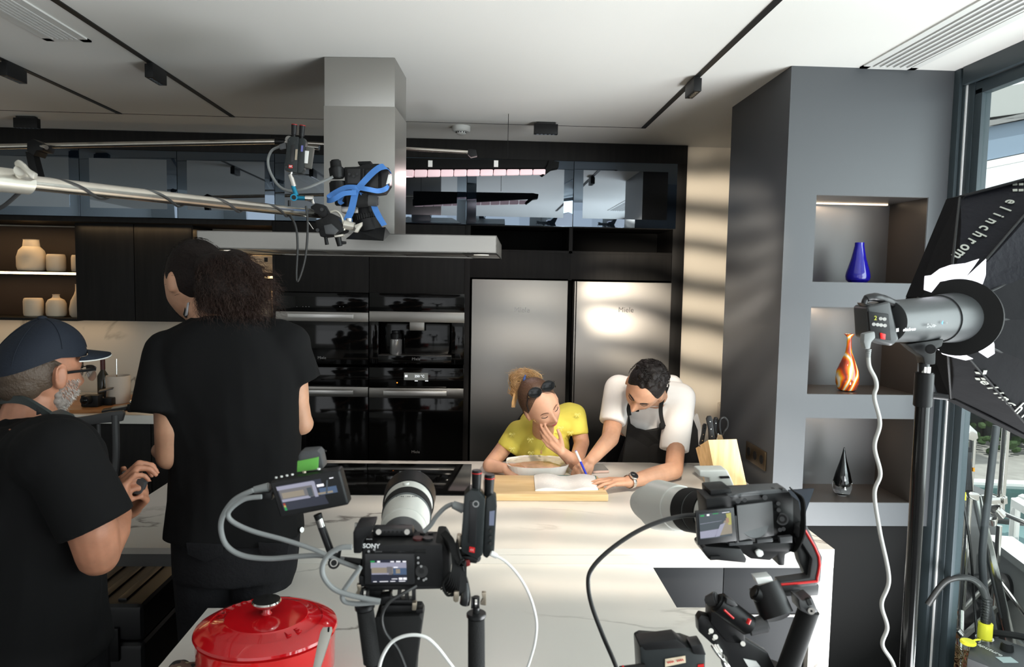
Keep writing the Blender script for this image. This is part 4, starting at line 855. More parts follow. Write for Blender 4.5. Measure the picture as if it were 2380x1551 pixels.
PP([(822, 524), (832, 520), (842, 516), (842, 524), (836, 532), (831, 541), (822, 540), (826, 531)], Yr - .055, .012, 'wing_lever', M_cast, t, .003)
PC((757, 552, Yr - .02), (760, 569, Yr - .02), 4, 4.5, 'tension_knob', M_blk, t, 12); PC((784, 545, Yr - .02), (790, 572, Yr - .02), 8, 6, 'tension_knob', M_blk, t, 12)
PP([(776, 547), (798, 544), (797, 549), (778, 552)], Yr - .04, .03, 'washer', M_cast, t, .001); PP([(790, 560), (804, 561), (804, 567), (790, 569)], Yr - .02, .012, 'wing_lever', M_blk, t, .002)
PT([(715, 514), (722, 524), (728, 533)], .0015, 'wire_loop', M_chrome, t, Y=Yr - .04, n=6); PC((672, 487, Yr - .1), (672, 466, Yr - .1), 3, 3, 'spigot', M_blk, t, 10)
# camera hanging over the island
M_blue = mat('strap_blue', (.05, .17, .46), .6, bump=.05, bscale=400)
Yo = 2.44
t = thing('overhead_camera', W(850, 560, Yo), 'black camera tied with blue straps hanging in front of the hood chimney', 'camera')
PP([(799, 388), (832, 387), (846, 381), (880, 380), (902, 390), (903, 426), (890, 446), (842, 452), (802, 448)], Yo, .10, 'body', M_blk, t, .005)
PP([(830, 375), (862, 374), (858, 384), (834, 384)], Yo + .01, .05, 'viewfinder', M_rubber, t, .004)
for a, b, c_, e_ in ((806, 392, 838, 428), (842, 392, 846, 440), (850, 395, 880, 438)): PP([(a, b), (c_, b), (c_, e_), (a, e_)], Yo - .006, .01, 'body_plate', M_blkmetal, t, .003)
for a, b in ((812, 405), (822, 410), (830, 405), (858, 410), (868, 402)): PC((a, b, Yo - .006), (a, b, Yo - .012), 3, 3, 'button', M_blkmetal, t, 12)
PP([(884, 392), (903, 388), (905, 430), (886, 446)], Yo - .02, .05, 'side_grip', M_blkmetal, t, .005)
PC((779, 372, Yo), (782, 394, Yo), 12, 13, 'pan_knob', M_rubber, t, 28, .004); PC((782, 390, Yo), (784, 415, Yo), 17.5, 16, 'pan_knob_collar', M_blk, t, 32, .003)
MB().cyl(W(786, 422, Yo + .02), W(788, 452, Yo + .02), .03, n=28, b=.004).obj('motor_housing', M_blk, t); PC((789, 448, Yo), (790, 478, Yo), 12, 11, 'tilt_housing', M_blk, t, 24, .003)
PC((806, 440, Yo + .03), (812, 492, Yo + .03), 16, 17, 'head_column', M_blkmetal, t, 24)
PC((828, 467, Yo - .04), (856, 465, Yo - .04), 16, 15, 'focus_knob', M_rubber, t, 32, .003); PC((854, 466, Yo - .04), (880, 468, Yo - .04), 12.5, 12, 'focus_knob_cap', mat('rubber_grey', (.05, .05, .05), .7), t, 28, .004)
PP([(793, 480), (832, 481), (833, 496), (793, 494)], Yo - .02, .06, 'silver_bracket', mat('bracket_silver', (.5, .48, .45), .3, .8), t, .003)
PC((842, 470, Yo + .02), (849, 500, Yo + .02), 25, 28, 'lens_upper', M_blk, t, 36); PC((849, 499, Yo + .02), (852, 510, Yo + .02), 30, 31, 'focus_ring', M_rubber, t, 36, .002); PC((852, 511, Yo + .02), (858, 538, Yo + .02), 31, 33, 'lens_lower', M_blk, t, 36)
m = MB(); q0 = W(849, 498, Yo + .02); ax = (W(852, 511, Yo + .02) - q0)
for i in range(36):
    a = i * math.pi / 18; o_ = basis(ax) @ V((math.cos(a), math.sin(a), 0)) * pr(30.6, Yo); m.cyl(q0 + o_, q0 + ax + o_ * 1.03, .0012, n=4)
m.obj('ring_teeth', M_blk, t)['kind'] = 'stuff'
m = MB(); tp, bt_ = W(858, 536, Yo + .02), W(862, 552, Yo + .02); h1, h2, w1, w2, dd = pr(38, Yo), pr(56, Yo), .05, .05, .035
c_ = [W(826, 536, Yo - .02), W(896, 528, Yo - .02), W(896, 528, Yo + .09), W(826, 536, Yo + .09)]; e_ = [W(804, 556, Yo - .05), W(891, 560, Yo - .05), W(907, 544, Yo + .11), W(818, 546, Yo + .11)]
m._new(c_ + e_, [(0, 1, 2, 3), (0, 4, 5, 1), (1, 5, 6, 2), (2, 6, 7, 3), (3, 7, 4, 0)]); m._new([v + V((0, 0, .002)) for v in e_] , [(3, 2, 1, 0)]); m.obj('lens_hood', M_blk, t, sm=False)
def strap(pts, w, tw=None):
    P = [W(p[0], p[1], p[2]) for p in pts]; MB().ribbon(P, tw or (0.2, .3, 1), w, .0009).obj('blue_strap', M_blue, t)
y1 = Yo - .03
strap([(905, 400, Yo + .03), (897, 389, y1), (884, 389, y1 - .01), (868, 400, y1 - .01), (850, 418, y1 - .01), (832, 438, y1 - .02), (822, 447, y1 - .02)], .020, (.75, 0, -.65))
strap([(908, 414, y1 + .04), (900, 436, y1 + .01), (880, 444, y1), (855, 440, y1 - .02), (830, 436, y1 - .02), (805, 436, y1 - .02), (782, 446, y1 - .02), (764, 458, y1 - .02), (762, 466, y1 - .03), (775, 464, y1 - .04), (800, 450, y1 - .04), (828, 448, y1 - .035)], .016, (.1, 0, 1))
strap([(826, 446, y1 - .03), (822, 465, y1 - .035), (816, 490, y1 - .03), (805, 514, y1 - .02)], .022, (1, 0, 0)); strap([(795, 455, y1), (790, 468, y1 - .01), (796, 474, y1)], .015, (1, 0, .3))
strap([(836, 450, y1 - .02), (862, 460, y1 - .0), (872, 486, y1 - .01), (882, 506, y1 - .01), (893, 524, y1 - .02)], .020, (1, 0, -.45)); strap([(812, 504, y1 - .02), (814, 514, y1 - .015), (808, 520, y1 - .01)], .014, (1, 0, 0))
PP([(903, 405), (911, 410), (905, 426), (897, 429)], y1 - .005, .002, 'white_tag', M_tag, t, .0003)
# small transmitter on blue magic arm above the boom
M_txbody = mat('transmitter_black', (.022, .026, .027), .38, .3)
Yt = 2.34
def antenna(a, b, r, par, red=.93):
    PC(a, b, r * .85, r, 'antenna', M_blk, par, 20, .001); A_, B_ = W(*a), W(*b); q = A_.lerp(B_, red); MB().cyl(q, A_.lerp(B_, red + .035), pr(r, a[2]) * 1.04, n=20).obj('antenna_ring', M_red_acc, par, label='thin red ring near the antenna tip')
    PC((a[0], a[1] + (a[1] - b[1]) * .25, a[2]), a, r * .6, r * .6, 'antenna_neck', M_blk, par, 12)
t = thing('wireless_transmitter', W(684, 400, Yt), 'small black wireless transmitter with two antennas above the boom pole', 'transmitter')
PP([(668, 324), (674, 317), (694, 318), (694, 326), (690, 402), (662, 396), (661, 386)], Yt, .028, 'body', M_txbody, t, .002)
PP([(694, 322), (707, 321), (711, 330), (708, 350), (706, 394), (700, 402), (690, 402)], Yt + .004, .03, 'heat_sink', M_txbody, t, .002)
PP([(676, 338), (685, 336), (683, 376), (674, 378)], Yt - .0015, .004, 'recess_panel', M_blkmetal, t, .001)
PP([(708, 341), (729, 343), (722, 392), (702, 388)], Yt + .01, .02, 'battery', mat('battery_grey', (.07, .068, .06), .5), t, .003)
PP([(708, 350), (718, 351), (715, 380), (706, 379)], Yt + .008, .0015, 'sticker', M_tag, t, .0003); PP([(687, 347), (692, 347), (690, 372), (685, 372)], Yt - .002, .001, 'serial_label', M_gold, t, 0); PP([(671, 383), (680, 384), (680, 391), (671, 391)], Yt - .002, .001, 'red_badge', M_red_acc, t, 0)
text('4K', W(675.5, 387, Yt - .003), pr(7, Yt), (1, 0, 0), (0, 0, 1), M_tag, t); PP([(700, 338), (704, 338), (703, 352), (699, 352)], Yt - .001, .006, 'status_display', scr('display_violet', (.2, .22, .6), .5), t, 0)
for a, b in ((672, 325), (692, 326), (665, 388), (688, 392)): PC((a, b, Yt), (a, b, Yt - .001), 2, 2, 'screw', M_blkmetal, t, 8)
antenna((683, 314, Yt + .012), (684, 289, Yt + .012), 6.6, t); antenna((701, 317, Yt + .015), (703, 291, Yt + .015), 6.6, t)
MB().cyl(W(675, 406, Yt + .01), W(684, 434, Yt + .01), pr(5.5, Yt), n=20, b=.001).obj('silver_joint', M_chrome, t); PC((678, 398, Yt + .01), (676, 408, Yt + .01), 3, 3, 'stem', M_chrome, t, 12)
M_teal = mat('anodised_blue', (.02, .22, .36), .3, .7)
PC((681, 432, Yt + .01), (689, 455, Yt + .01), 5, 5.5, 'arm_link', M_teal, t, 20); PC((683, 459, Yt - .01), (683, 459, Yt + .03), 8, 8, 'arm_pivot', M_teal, t, 24, .001); PC((683, 459, Yt - .01), (683, 459, Yt - .013), 5, 5, 'pivot_cap', M_blk, t, 20)
PC((688, 460, Yt + .01), (712, 461, Yt + .01), 5, 5, 'arm_link', M_teal, t, 20); PC((710, 461, Yt + .01), (728, 461, Yt + .01), 6, 5.5, 'silver_joint', M_chrome, t, 20); PC((726, 462, Yt + .01), (729, 474, Yt + .01), 3, 3.5, 'stem', M_chrome, t, 12)
PP([(647, 336), (664, 330), (666, 346), (650, 348)], Yt + .005, .02, 'cable_plug', M_darkgrey, t, .003)
PT([(650, 341), (632, 350), (623, 372), (628, 400), (648, 432), (675, 444), (710, 438), (745, 424), (774, 411)], .0045, 'grey_cable', M_grycable, t, Y=Yt + .05)
# ================================================================== CINEMA CAMERA RIG on the near side of the table
Y0 = 1.0
t = thing('camera_rig', W(935, 1440, Y0), 'black camera rig with white telephoto lens in the foreground, seen from behind', 'camera')
PB(840, 1267, 1029, 1366, Y0, .058, 'body', M_blk, t, .004)
PP([(1010, 1262), (1032, 1262), (1046, 1290), (1046, 1352), (1036, 1366), (1012, 1366)], Y0 + .005, .075, 'hand_grip', M_rubber, t, .006)
PB(847, 1288, 963, 1360, Y0 - .008, .012, 'display_frame', M_blkmetal, t, .002)
b0 = Y0 - .0086
screen([(861, 1302), (944, 1302), (946, 1353), (863, 1355)], b0, [('drk', [(0, 0), (1, 1)]), ('lil', [(0, .12), (1, .38)]), ('tan', [(.02, .34), (.62, .62)]), ('gry', [(.45, .3), (.6, .66)]), ('lil', [(.02, .58), (.5, .64)]), ('blu', [(.62, .36), (1, .66)]), ('tan', [(.7, .40), (.82, .6)]), ('wht', [(.64, .30), (.76, .35)]), ('grn', [(.0, .03), (.12, .10)]), ('wht', [(.19, .03), (.27, .10)]), ('wht', [(.56, .04), (.66, .09)]), ('wht', [(.72, .03), (.84, .09)]), ('wht', [(.9, .03), (1, .09)]), ('wht', [(.58, .82), (.74, .85)]), ('wht', [(.78, .78), (.88, .88)]), ('wht', [(.9, .78), (1, .88)]), ('wht', [(.06, .92), (.16, .95)]), ('wht', [(.24, .92), (.48, .95)]), ('wht', [(.54, .92), (.68, .95)]), ('wht', [(.78, .92), (.96, .95)])], t)
text('SONY', W(863, 1270, Y0 - .001), pr(15, Y0), (1, 0, -.02), (0, 0, 1), M_letterw, t, bold=.0002); text('FX3', W(858, 1256, Y0 + .02), pr(9, Y0), (1, 0, 0), (0, .8, .6), M_letterw, t)
text('MODE', W(880, 1284, Y0 - .001), pr(6, Y0), (1, 0, 0), (0, 0, 1), M_letter, t); text('MENU', W(933, 1285, Y0 - .001), pr(6, Y0), (1, 0, 0), (0, 0, 1), M_letter, t)
MB().cyl(W(980, 1328, Y0), W(980, 1328, Y0 - .004), pr(15, Y0), n=32, b=.001).obj('control_wheel', M_blkmetal, t); MB().cyl(W(980, 1328, Y0 - .003), W(980, 1328, Y0 - .0055), pr(6, Y0), n=20).obj('centre_button', M_blk, t)
for a, b in ((972, 1297), (972, 1309), (979, 1317), (973, 1345), (985, 1349), (990, 1346), (857, 1282), (870, 1278)): PC((a, b, Y0 + .001), (a, b, Y0 - .003), 3, 3, 'button', M_letter, t, 10)
PC((965, 1280, Y0 + .003), (990, 1280, Y0 + .003), 7, 7, 'rear_dial', M_rubber, t, 18)
zt_ = W(935, 1267, Y0).z
for x_, y_, r_, mm in ((968, .022, .0075, mat('button_maroon', (.06, .01, .01), .4)), (992, .022, .0075, M_blkmetal), (976, .043, .004, M_blkmetal), (996, .043, .004, M_blkmetal)):
    x = W(x_, 1267, Y0).x; MB().cyl((x, Y0 + y_, zt_ - .001), (x, Y0 + y_, zt_ + .003), r_, n=18).obj('top_button', mm, t)
PP([(866, 1231), (958, 1231), (961, 1247), (866, 1247)], Y0 + .03, .022, 'top_plate', M_blkmetal, t, .002)
for x in (880, 946): PC((x, 1237, Y0 + .0295), (x, 1237, Y0 + .0275), 6.5, 6.5, 'slotted_screw', M_chrome, t, 20)
for x in (893, 903, 913, 923, 933): PC((x, 1237, Y0 + .0295), (x, 1237, Y0 + .0285), 2.6, 2.6, 'threaded_hole', M_rubber, t, 10)
PP([(820, 1238), (826, 1226), (868, 1223), (862, 1244), (844, 1254), (840, 1288), (821, 1288)], Y0 - .005, .045, 'cage_arm', M_blk, t, .003)
PC((828, 1216, Y0 + .01), (828, 1236, Y0 + .01), 3.5, 4.5, 'cage_pin', M_chrome, t, 12); PC((848, 1224, Y0 + .01), (848, 1230, Y0 + .01), 12, 13, 'cage_knob', M_blk, t, 20)
PP([(833, 1338), (846, 1340), (848, 1366), (834, 1366)], Y0 - .004, .03, 'cage_foot', M_blk, t, .003); PP([(846, 1362), (1028, 1360), (1026, 1370), (850, 1374)], Y0 + .004, .05, 'base_plate', M_blkmetal, t, .002)
# telephoto lens
A_, B_ = W(934, 1262, Y0 + .06), W(953, 1152, Y0 + .345); ax = B_ - A_
def ring(par, a, b, ra, rb, name, mm, AA, BB, n=48, bv=.0006): return MB().cyl(AA.lerp(BB, a), AA.lerp(BB, b), ra, rb, n=n, b=bv).obj(name, mm, par)
def telelens(par, AA, BB):
    ring(par, -.02, .08, .030, .034, 'lens_mount', M_darkgrey, AA, BB); ring(par, .08, .20, .034, .0365, 'rear_barrel', M_lensgrey, AA, BB); ring(par, .20, .50, .038, .0405, 'white_barrel', M_lensgrey, AA, BB)
    ring(par, .50, .62, .0425, .0435, 'rubber_ring', M_rubber, AA, BB); ring(par, .62, .76, .042, .044, 'front_barrel', M_lensgrey, AA, BB); ring(par, .47, .50, .0412, .0415, 'seam', M_ventd, AA, BB)
telelens(t, A_, B_)
ring(t, .76, 1.0, .0465, .049, 'lens_hood', M_blk, A_, B_); ring(t, .985, 1.003, .0492, .0492, 'hood_rim', M_blkmetal, A_, B_)
q = A_.lerp(B_, .69) + V((-.004, 0, .043)); MB().cyl(q, q + V((0, 0, .004)), .006, n=18).obj('focus_button', M_lensgrey, t)
text('70 100 135 200', A_.lerp(B_, .42) + V((0, -.006, .0425)), .0062, (1, 0, 0), (ax.x, ax.y, ax.z), M_darkgrey, t)
# strap bundle
for k in range(7):
    o_ = k * 4; P = [(1030 + o_ * .6, 1238 + o_, Y0 + .02), (1050 + o_ * .8, 1262 + o_ * 2, Y0 + .0 - k * .002), (1058 + k * 3, 1310, Y0 - .01), (1050 + k * 4, 1350 + o_, Y0 - .005), (1030 + k * 5, 1370 + k * 3, Y0 + .01)]
    MB().ribbon([W(*p) for p in P], (.9, .1, .3), .010, .0008).obj('strap', M_rubber, t)
PT([(1046, 1330, Y0), (1030, 1360, Y0), (1040, 1384, Y0), (1056, 1376, Y0), (1052, 1350, Y0)], .002, 'strap_loop', M_rubber, t); PT([(1062, 1262, Y0), (1068, 1290, Y0 - .01), (1076, 1320, Y0 - .01), (1086, 1354, Y0)], .0016, 'thin_cord', M_rubber, t)
PT([(1060, 1262, Y0 + .03), (1085, 1268, Y0 + .03), (1100, 1292, Y0 + .02), (1110, 1298, Y0 + .01)], .006, 'transmitter_arm', M_blk, t, n=12); PP([(1062, 1292), (1098, 1294), (1112, 1304), (1108, 1312), (1080, 1308), (1062, 1304)], Y0, .03, 'transmitter_mount', M_blk, t, .004); PP([(1066, 1306), (1090, 1302), (1094, 1316), (1076, 1322)], Y0 - .004, .012, 'red_clip', mat('clip_red', (.16, .01, .01), .4), t, .002)
PT([(1062, 1320, Y0 + .02), (1076, 1350, Y0 + .01), (1082, 1384, Y0), (1080, 1404, Y0)], .0075, 'handle_arm', M_blkmetal, t, n=12)
PP([(1062, 1245), (1072, 1246), (1074, 1262), (1066, 1280), (1060, 1278)], Y0 + .01, .012, 'champagne_lever', M_gold, t, .002); PP([(1055, 1376), (1067, 1376), (1066, 1400), (1058, 1402), (1053, 1398)], Y0 - .01, .012, 'champagne_lever', M_gold, t, .002)
def handle(x0, y0, x1, y1, lab, k, lev):
    PC((x0, y0, Y0), (x1, y1, Y0), 20, 21, 'foam_grip', M_foam, t, 28, .004); q = W(x0, y0, Y0)
    B_ = W(x1, y1, Y0); dd = (q - B_).normalized(); MB().cyl(q - dd * .002, q + dd * .004, pr(23.5, Y0), n=32, b=.001).obj('grip_flange', M_blkmetal, t); MB().cyl(q, q + dd * .028, .005, n=12).obj('grip_post', M_blkmetal, t)
    for s_, mm in ((-10, M_blkmetal), (-1, M_chrome), (4, M_blkmetal)): PC((x0 + k + s_, y0 - 30, Y0), (x0 + k + s_ + 5, y0 - 30, Y0), 14, 14, 'rosette', mm, t, 24)
    PP([(x0 + lev, y0 - 52), (x0 + lev + 11, y0 - 52), (x0 + lev + 11, y0 - 22), (x0 + lev - 3, y0 - 24), (x0 + lev - 2, y0 - 30), (x0 + lev + 3, y0 - 38)], Y0 - .005, .008, 'champagne_lever', M_gold, t, .0015)
handle(1107, 1431, 1108, 1680, '', -2, 12); handle(848, 1412, 866, 1545, '', 0, -20)
PP([(840, 1374), (890, 1372), (892, 1392), (850, 1396)], Y0 + .03, .02, 'front_bracket', M_blk, t, .003)
for x0_, x1_ in ((905, 890), (925, 917), (941, 939), (957, 957)): PP([(x0_, 1366), (x0_ + 9, 1366), (x1_ + 9, 1435), (x1_, 1435)], Y0 + .02, .012, 'slotted_riser', M_blkmetal, t, .001)
PP([(896, 1396), (962, 1396), (963, 1406), (893, 1406)], Y0 + .018, .016, 'riser_bridge', M_blkmetal, t, .001); PP([(886, 1408), (962, 1408), (964, 1432), (882, 1432)], Y0 + .012, .03, 'riser_block', M_blk, t, .003)
PP([(958, 1402), (968, 1402), (967, 1420), (957, 1420)], Y0 - .002, .01, 'champagne_lever', M_gold, t, .0015); PP([(966, 1418), (984, 1415), (984, 1427), (968, 1428)], Y0, .014, 'side_knob', M_blk, t, .002)
PP([(872, 1434), (976, 1431), (982, 1444), (966, 1560), (958, 1700), (820, 1700), (848, 1560)], Y0 + .0, .05, 'shoulder_pad', M_rubber, t, .008)
PT([(968, 1362, Y0), (940, 1378, Y0 - .01), (905, 1400, Y0 - .015), (888, 1432, Y0 - .015), (895, 1470, Y0 - .012), (925, 1510, Y0 - .01), (945, 1560, Y0 - .01)], .0024, 'black_cable', M_blkcable, t)
xs_ = W(905, 1640, Y0 + .03)
MB().cyl((xs_.x, Y0 + .025, .55), (xs_.x, Y0 + .025, xs_.z + .03), .02, n=20).obj('support_column', M_blkmetal, t)
for a in (.5, 2.6, 4.7): MB().cyl((xs_.x, Y0 + .025, .6), (xs_.x + .38 * math.cos(a), Y0 + .025 + .38 * math.sin(a) * (.5 if math.sin(a) > 0 else 1), .005), .014, .011, n=12).obj('tripod_leg', M_blkmetal, t)
# field monitor on its arm
Ym = 1.02
t = thing('field_monitor', W(720, 1210, Ym), 'small black field monitor with green tape, left of the white lens', 'monitor')
MB().ppoly([(626, 1122, Ym), (789, 1092, Ym + .02), (811, 1174, Ym + .02), (652, 1206, Ym)], Ym, .026, .004, 3).obj('housing', M_blk, t)
screen([(641, 1131, Ym - .001), (778, 1107, Ym + .019), (794, 1166, Ym + .019), (661, 1188, Ym - .001)], Ym, [('drk', [(0, 0), (1, 1)]), ('lil', [(0, .03), (.62, .18)]), ('gry', [(.02, .18), (.6, .62)]), ('lil', [(.02, .56), (.5, .66)]), ('tan', [(.05, .3), (.42, .52)]), ('slt', [(.48, .26), (.56, .6)]), ('lil', [(.58, .05), (.64, .66)]), ('wht', [(.66, .20), (.78, .30)]), ('blu', [(.68, .36), (.98, .62)]), ('tan', [(.64, .52), (.9, .60)]), ('slt', [(.84, .1), (.87, .1), (.80, .6), (.77, .6)]), ('grn', [(.02, .86), (.055, .99)]), ('red', [(.02, .70), (.055, .78)]), ('yel', [(.02, .78), (.055, .86)]), ('wht', [(.9, .02), (.97, .06)])], t)
PP([(692, 1062), (698, 1050), (738, 1047), (745, 1056), (752, 1090), (696, 1100)], Ym + .035, .03, 'battery', M_darkgrey, t, .004)
PP([(690, 1098), (691, 1073), (740, 1063), (739, 1091)], Ym + .033, .036, 'green_tape', mat('tape_green', (.13, .42, .07), .7), t, .0005, label='bright green tape')
for i in range(4): PC((642 + i * 12.5, 1112 - i * 2.4, Ym + .012), (642 + i * 12.5, 1109 - i * 2.4, Ym + .012), 3, 3, 'top_button', M_tag, t, 10)
PC((707, 1099, Ym + .014), (707, 1095, Ym + .014), 5, 5, 'screw_hole', M_gold, t, 16); PC((741, 1092, Ym + .02), (741, 1089, Ym + .02), 4, 4, 'top_button', M_tag, t, 10)
PC((738, 1196, Ym + .015), (742, 1208, Ym + .015), 10, 9, 'foot', M_blk, t, 16); PC((740, 1202, Ym + .015), (748, 1226, Ym + .015), 9, 9, 'silver_ball_joint', M_chrome, t, 24, .001)
PC((747, 1224, Ym + .015), (772, 1292, Ym + .015), 9, 9, 'arm_link', M_blkmetal, t, 20); PC((776, 1309, Ym + .03), (776, 1309, Ym - .012), 14, 14, 'arm_pivot', M_blk, t, 28, .001); PC((776, 1309, Ym - .0125), (776, 1309, Ym - .0135), 9, 9, 'pivot_ring', M_chrome, t, 24); PC((776, 1309, Ym - .0134), (776, 1309, Ym - .0142), 7, 7, 'pivot_cap', M_blk, t, 24); PC((776, 1309, Ym + .0), (778, 1288, Ym), 8, 9, 'arm_link', M_blkmetal, t, 16)
PC((784, 1302, Ym + .012), (842, 1308, Ym + .0), 9, 9, 'arm_link', M_blkmetal, t, 20); PC((792, 1272, Ym), (786, 1296, Ym), 3, 5, 'lock_lever', M_blk, t, 10)
PC((628, 1132, Ym + .013), (588, 1140, Ym + .013), 11, 8, 'cable_plug', M_grycable, t, 16, .002); PP([(606, 1146), (632, 1146), (632, 1164), (606, 1162)], Ym + .004, .018, 'cable_plug', M_blk, t, .002)
PT([(588, 1140), (545, 1162), (518, 1200), (514, 1235), (528, 1270), (565, 1292), (625, 1299), (690, 1294), (745, 1292), (800, 1302)], .0037, 'grey_cable', M_grycable, t, Y=Ym + .005, n=10)
PT([(608, 1155), (570, 1160), (540, 1180), (530, 1198), (545, 1216), (590, 1236), (660, 1255), (730, 1278), (790, 1305), (836, 1322)], .0034, 'grey_cable', M_grycable, t, Y=Ym - .008, n=10)
PT([(818, 1272), (790, 1274), (762, 1292), (749, 1318), (754, 1345), (780, 1372), (830, 1388), (884, 1398)], .0037, 'grey_cable', M_grycable, t, Y=Ym - .045, n=10)
PT([(838, 1318), (815, 1350), (797, 1378), (800, 1398), (830, 1404), (882, 1400)], .0034, 'grey_cable', M_grycable, t, Y=Ym - .04, n=10); PP([(880, 1390), (906, 1386), (910, 1400), (884, 1408)], Y0 - .01, .02, 'cable_plug', M_blk, t, .002)
# tall transmitter
Yx = .99
t = thing('wireless_transmitter', W(1110, 1300, Yx), 'tall black wireless transmitter standing right of the white lens', 'transmitter')
PP([(1079, 1152), (1092, 1139), (1112, 1141), (1128, 1162), (1122, 1292), (1108, 1302), (1072, 1284), (1071, 1264)], Yx, .03, 'body', M_txbody, t, .003)
PP([(1129, 1160), (1142, 1150), (1154, 1160), (1155, 1178), (1149, 1282), (1132, 1300), (1122, 1294)], Yx + .006, .03, 'side_module', M_txbody, t, .003)
PP([(1092, 1165), (1110, 1166), (1106, 1270), (1088, 1262)], Yx - .002, .005, 'recess_panel', M_blkmetal, t, .0015); PP([(1138, 1190), (1150, 1188), (1148, 1222), (1137, 1222)], Yx + .004, .003, 'status_display', scr('display_pale', (.3, .35, .5), .5), t, 0)
for y_ in (1235, 1250, 1264): PC((1141, y_, Yx + .006), (1141, y_, Yx + .001), 4, 4, 'button', M_blkmetal, t, 12)
PC((1106, 1172, Yx - .002), (1106, 1172, Yx - .0035), 8, 8, 'round_emblem', M_letter, t, 20); PC((1106, 1172, Yx - .0034), (1106, 1172, Yx - .0042), 5, 5, 'emblem_centre', M_txbody, t, 16)
PP([(1091, 1271), (1104, 1274), (1103, 1286), (1090, 1283)], Yx - .003, .001, 'red_badge', M_red_acc, t, 0); text('4K', W(1097, 1279, Yx - .0042), pr(9, Yx), (1, 0, -.1), (0, 0, 1), mat('badge_pale', (.7, .3, .3), .5), t)
antenna((1107, 1143, Yx + .015), (1108, 1093, Yx + .015), 12, t, .86); antenna((1136, 1152, Yx + .02), (1138, 1103, Yx + .02), 12.5, t, .82)
PC((1080, 1184, Yx + .015), (1050, 1172, Yx + .015), 12, 9, 'cable_plug', M_grycable, t, 16, .002); PT([(1052, 1172), (1035, 1180), (1015, 1200), (1000, 1222), (985, 1236)], .0034, 'grey_cable', M_grycable, t, Y=Yx + .03, n=10)
PC((1140, 1286, Yx), (1156, 1294, Yx), 7, 6, 'usb_plug', M_tag, t, 12, .001)
PT([(1154, 1293), (1175, 1306), (1200, 1332), (1222, 1366), (1238, 1405), (1247, 1450), (1243, 1495), (1232, 1535), (1215, 1590), (1205, 1700)], .0019, 'white_usb_cable', M_whcable, t, Y=Yx, n=8, lab='thin white cable looping down over the table')
o = PT([(868, 1640), (880, 1560), (892, 1520), (915, 1490), (950, 1477), (985, 1480), (1010, 1498), (1040, 1535), (1075, 1590), (1090, 1680)], .0022, 'white_cable', M_whcable, None, Y=.93, n=10); tag(o, 'white cable arching up at the bottom edge in front of the camera rig', 'cable')
# ================================================================== GIMBAL CAMERA at the right
Yg = 1.16
t = thing('gimbal_camera', W(1790, 1500, Yg), 'black camera with large white lens on a red-striped gimbal at right', 'camera')
A_, B_ = W(1735, 1206, Yg + .03), W(1532, 1174, Yg + .33); ax = (B_ - A_).normalized()
MB().ppoly([(1640, 1160, Yg - .005), (1710, 1150, Yg), (1835, 1143, Yg + .03), (1845, 1160, Yg + .03), (1846, 1246, Yg + .03), (1836, 1252, Yg + .03), (1715, 1266, Yg), (1650, 1262, Yg - .005)], Yg, .055, .005).obj('body', M_blk, t)
MB().ppoly([(1712, 1176, Yg - .004), (1796, 1166, Yg + .016), (1800, 1246, Yg + .016), (1718, 1258, Yg - .004)], Yg, .006, .002).obj('display_recess', mat('recess_grey', (.07, .07, .072), .5), t)
MB().ppoly([(1617, 1190, Yg - .02), (1706, 1180, Yg - .012), (1713, 1258, Yg - .012), (1622, 1268, Yg - .02)], Yg, .007, .0015).obj('flip_display', M_blkmetal, t)
screen([(1624, 1196, Yg - .0205), (1698, 1187, Yg - .0135), (1702, 1246, Yg - .0135), (1628, 1254, Yg - .0205)], Yg, [('slt', [(0, 0), (1, 1)]), ('lil', [(0, .70), (.62, .66), (.45, .97), (0, .97)]), ('lil', [(.02, .39), (.7, .35), (.7, .36), (.02, .405)]), ('tan', [(.78, .36), (1, .34), (1, .9), (.55, .93)]), ('yel', [(.84, .1), (1, .08), (1, .55), (.9, .55)]), ('skn', [(.82, .28), (.92, .26), (.93, .46), (.84, .46)]), ('lil', [(.64, .5), (.8, .45), (.6, .95), (.46, .97)]), ('grn', [(.04, .04), (.16, .1)]), ('wht', [(.24, .03), (.32, .1)]), ('grn', [(.42, .03), (.6, .06)]), ('wht', [(.72, .03), (.95, .05)])], t)
PP([(1703, 1200), (1712, 1199), (1717, 1262), (1708, 1264)], Yg - .008, .008, 'display_hinge', M_blkmetal, t, .001)
def gp(px, py, d_=0): return W(px, py, Yg + (px - 1712) / 123 * .03 - .002 - d_)
for px, py, r_, mm in ((1818, 1207, 15, M_darkgrey), (1818, 1207, 11, M_blk), (1818, 1207, 6, M_darkgrey), (1809, 1171, 5, M_darkgrey), (1810, 1186, 5, M_darkgrey), (1813, 1232, 5, M_darkgrey), (1821, 1230, 5, M_darkgrey), (1715, 1165, 6, M_darkgrey), (1731, 1163, 5, M_darkgrey), (1778, 1157, 6, M_darkgrey)):
    e_ = .004 + (15 - r_) * .0001 * (px == 1818) * 3; MB().cyl(gp(px, py), gp(px, py, e_), pr(r_, Yg), n=24).obj('control_wheel' if px == 1818 and r_ > 6 else 'button', mm, t)
zt_ = W(1780, 1146, Yg + .02).z
MB().ppoly([(1690, 1151, Yg), (1760, 1141, Yg + .01), (1828, 1137, Yg + .03), (1836, 1146, Yg + .03), (1700, 1158, Yg)], Yg + .005, .04, .003).obj('top_cage', M_darkgrey, t)
MB().ppoly([(1650, 1140), (1700, 1136), (1706, 1156), (1652, 1160)], Yg + .01, .05, .004).obj('hot_shoe_block', M_blk, t)
for px in (1750, 1768, 1796, 1815): PC((px, 1142, Yg + .03), (px, 1135, Yg + .03), 5, 5, 'top_dial', M_blkmetal, t, 16)
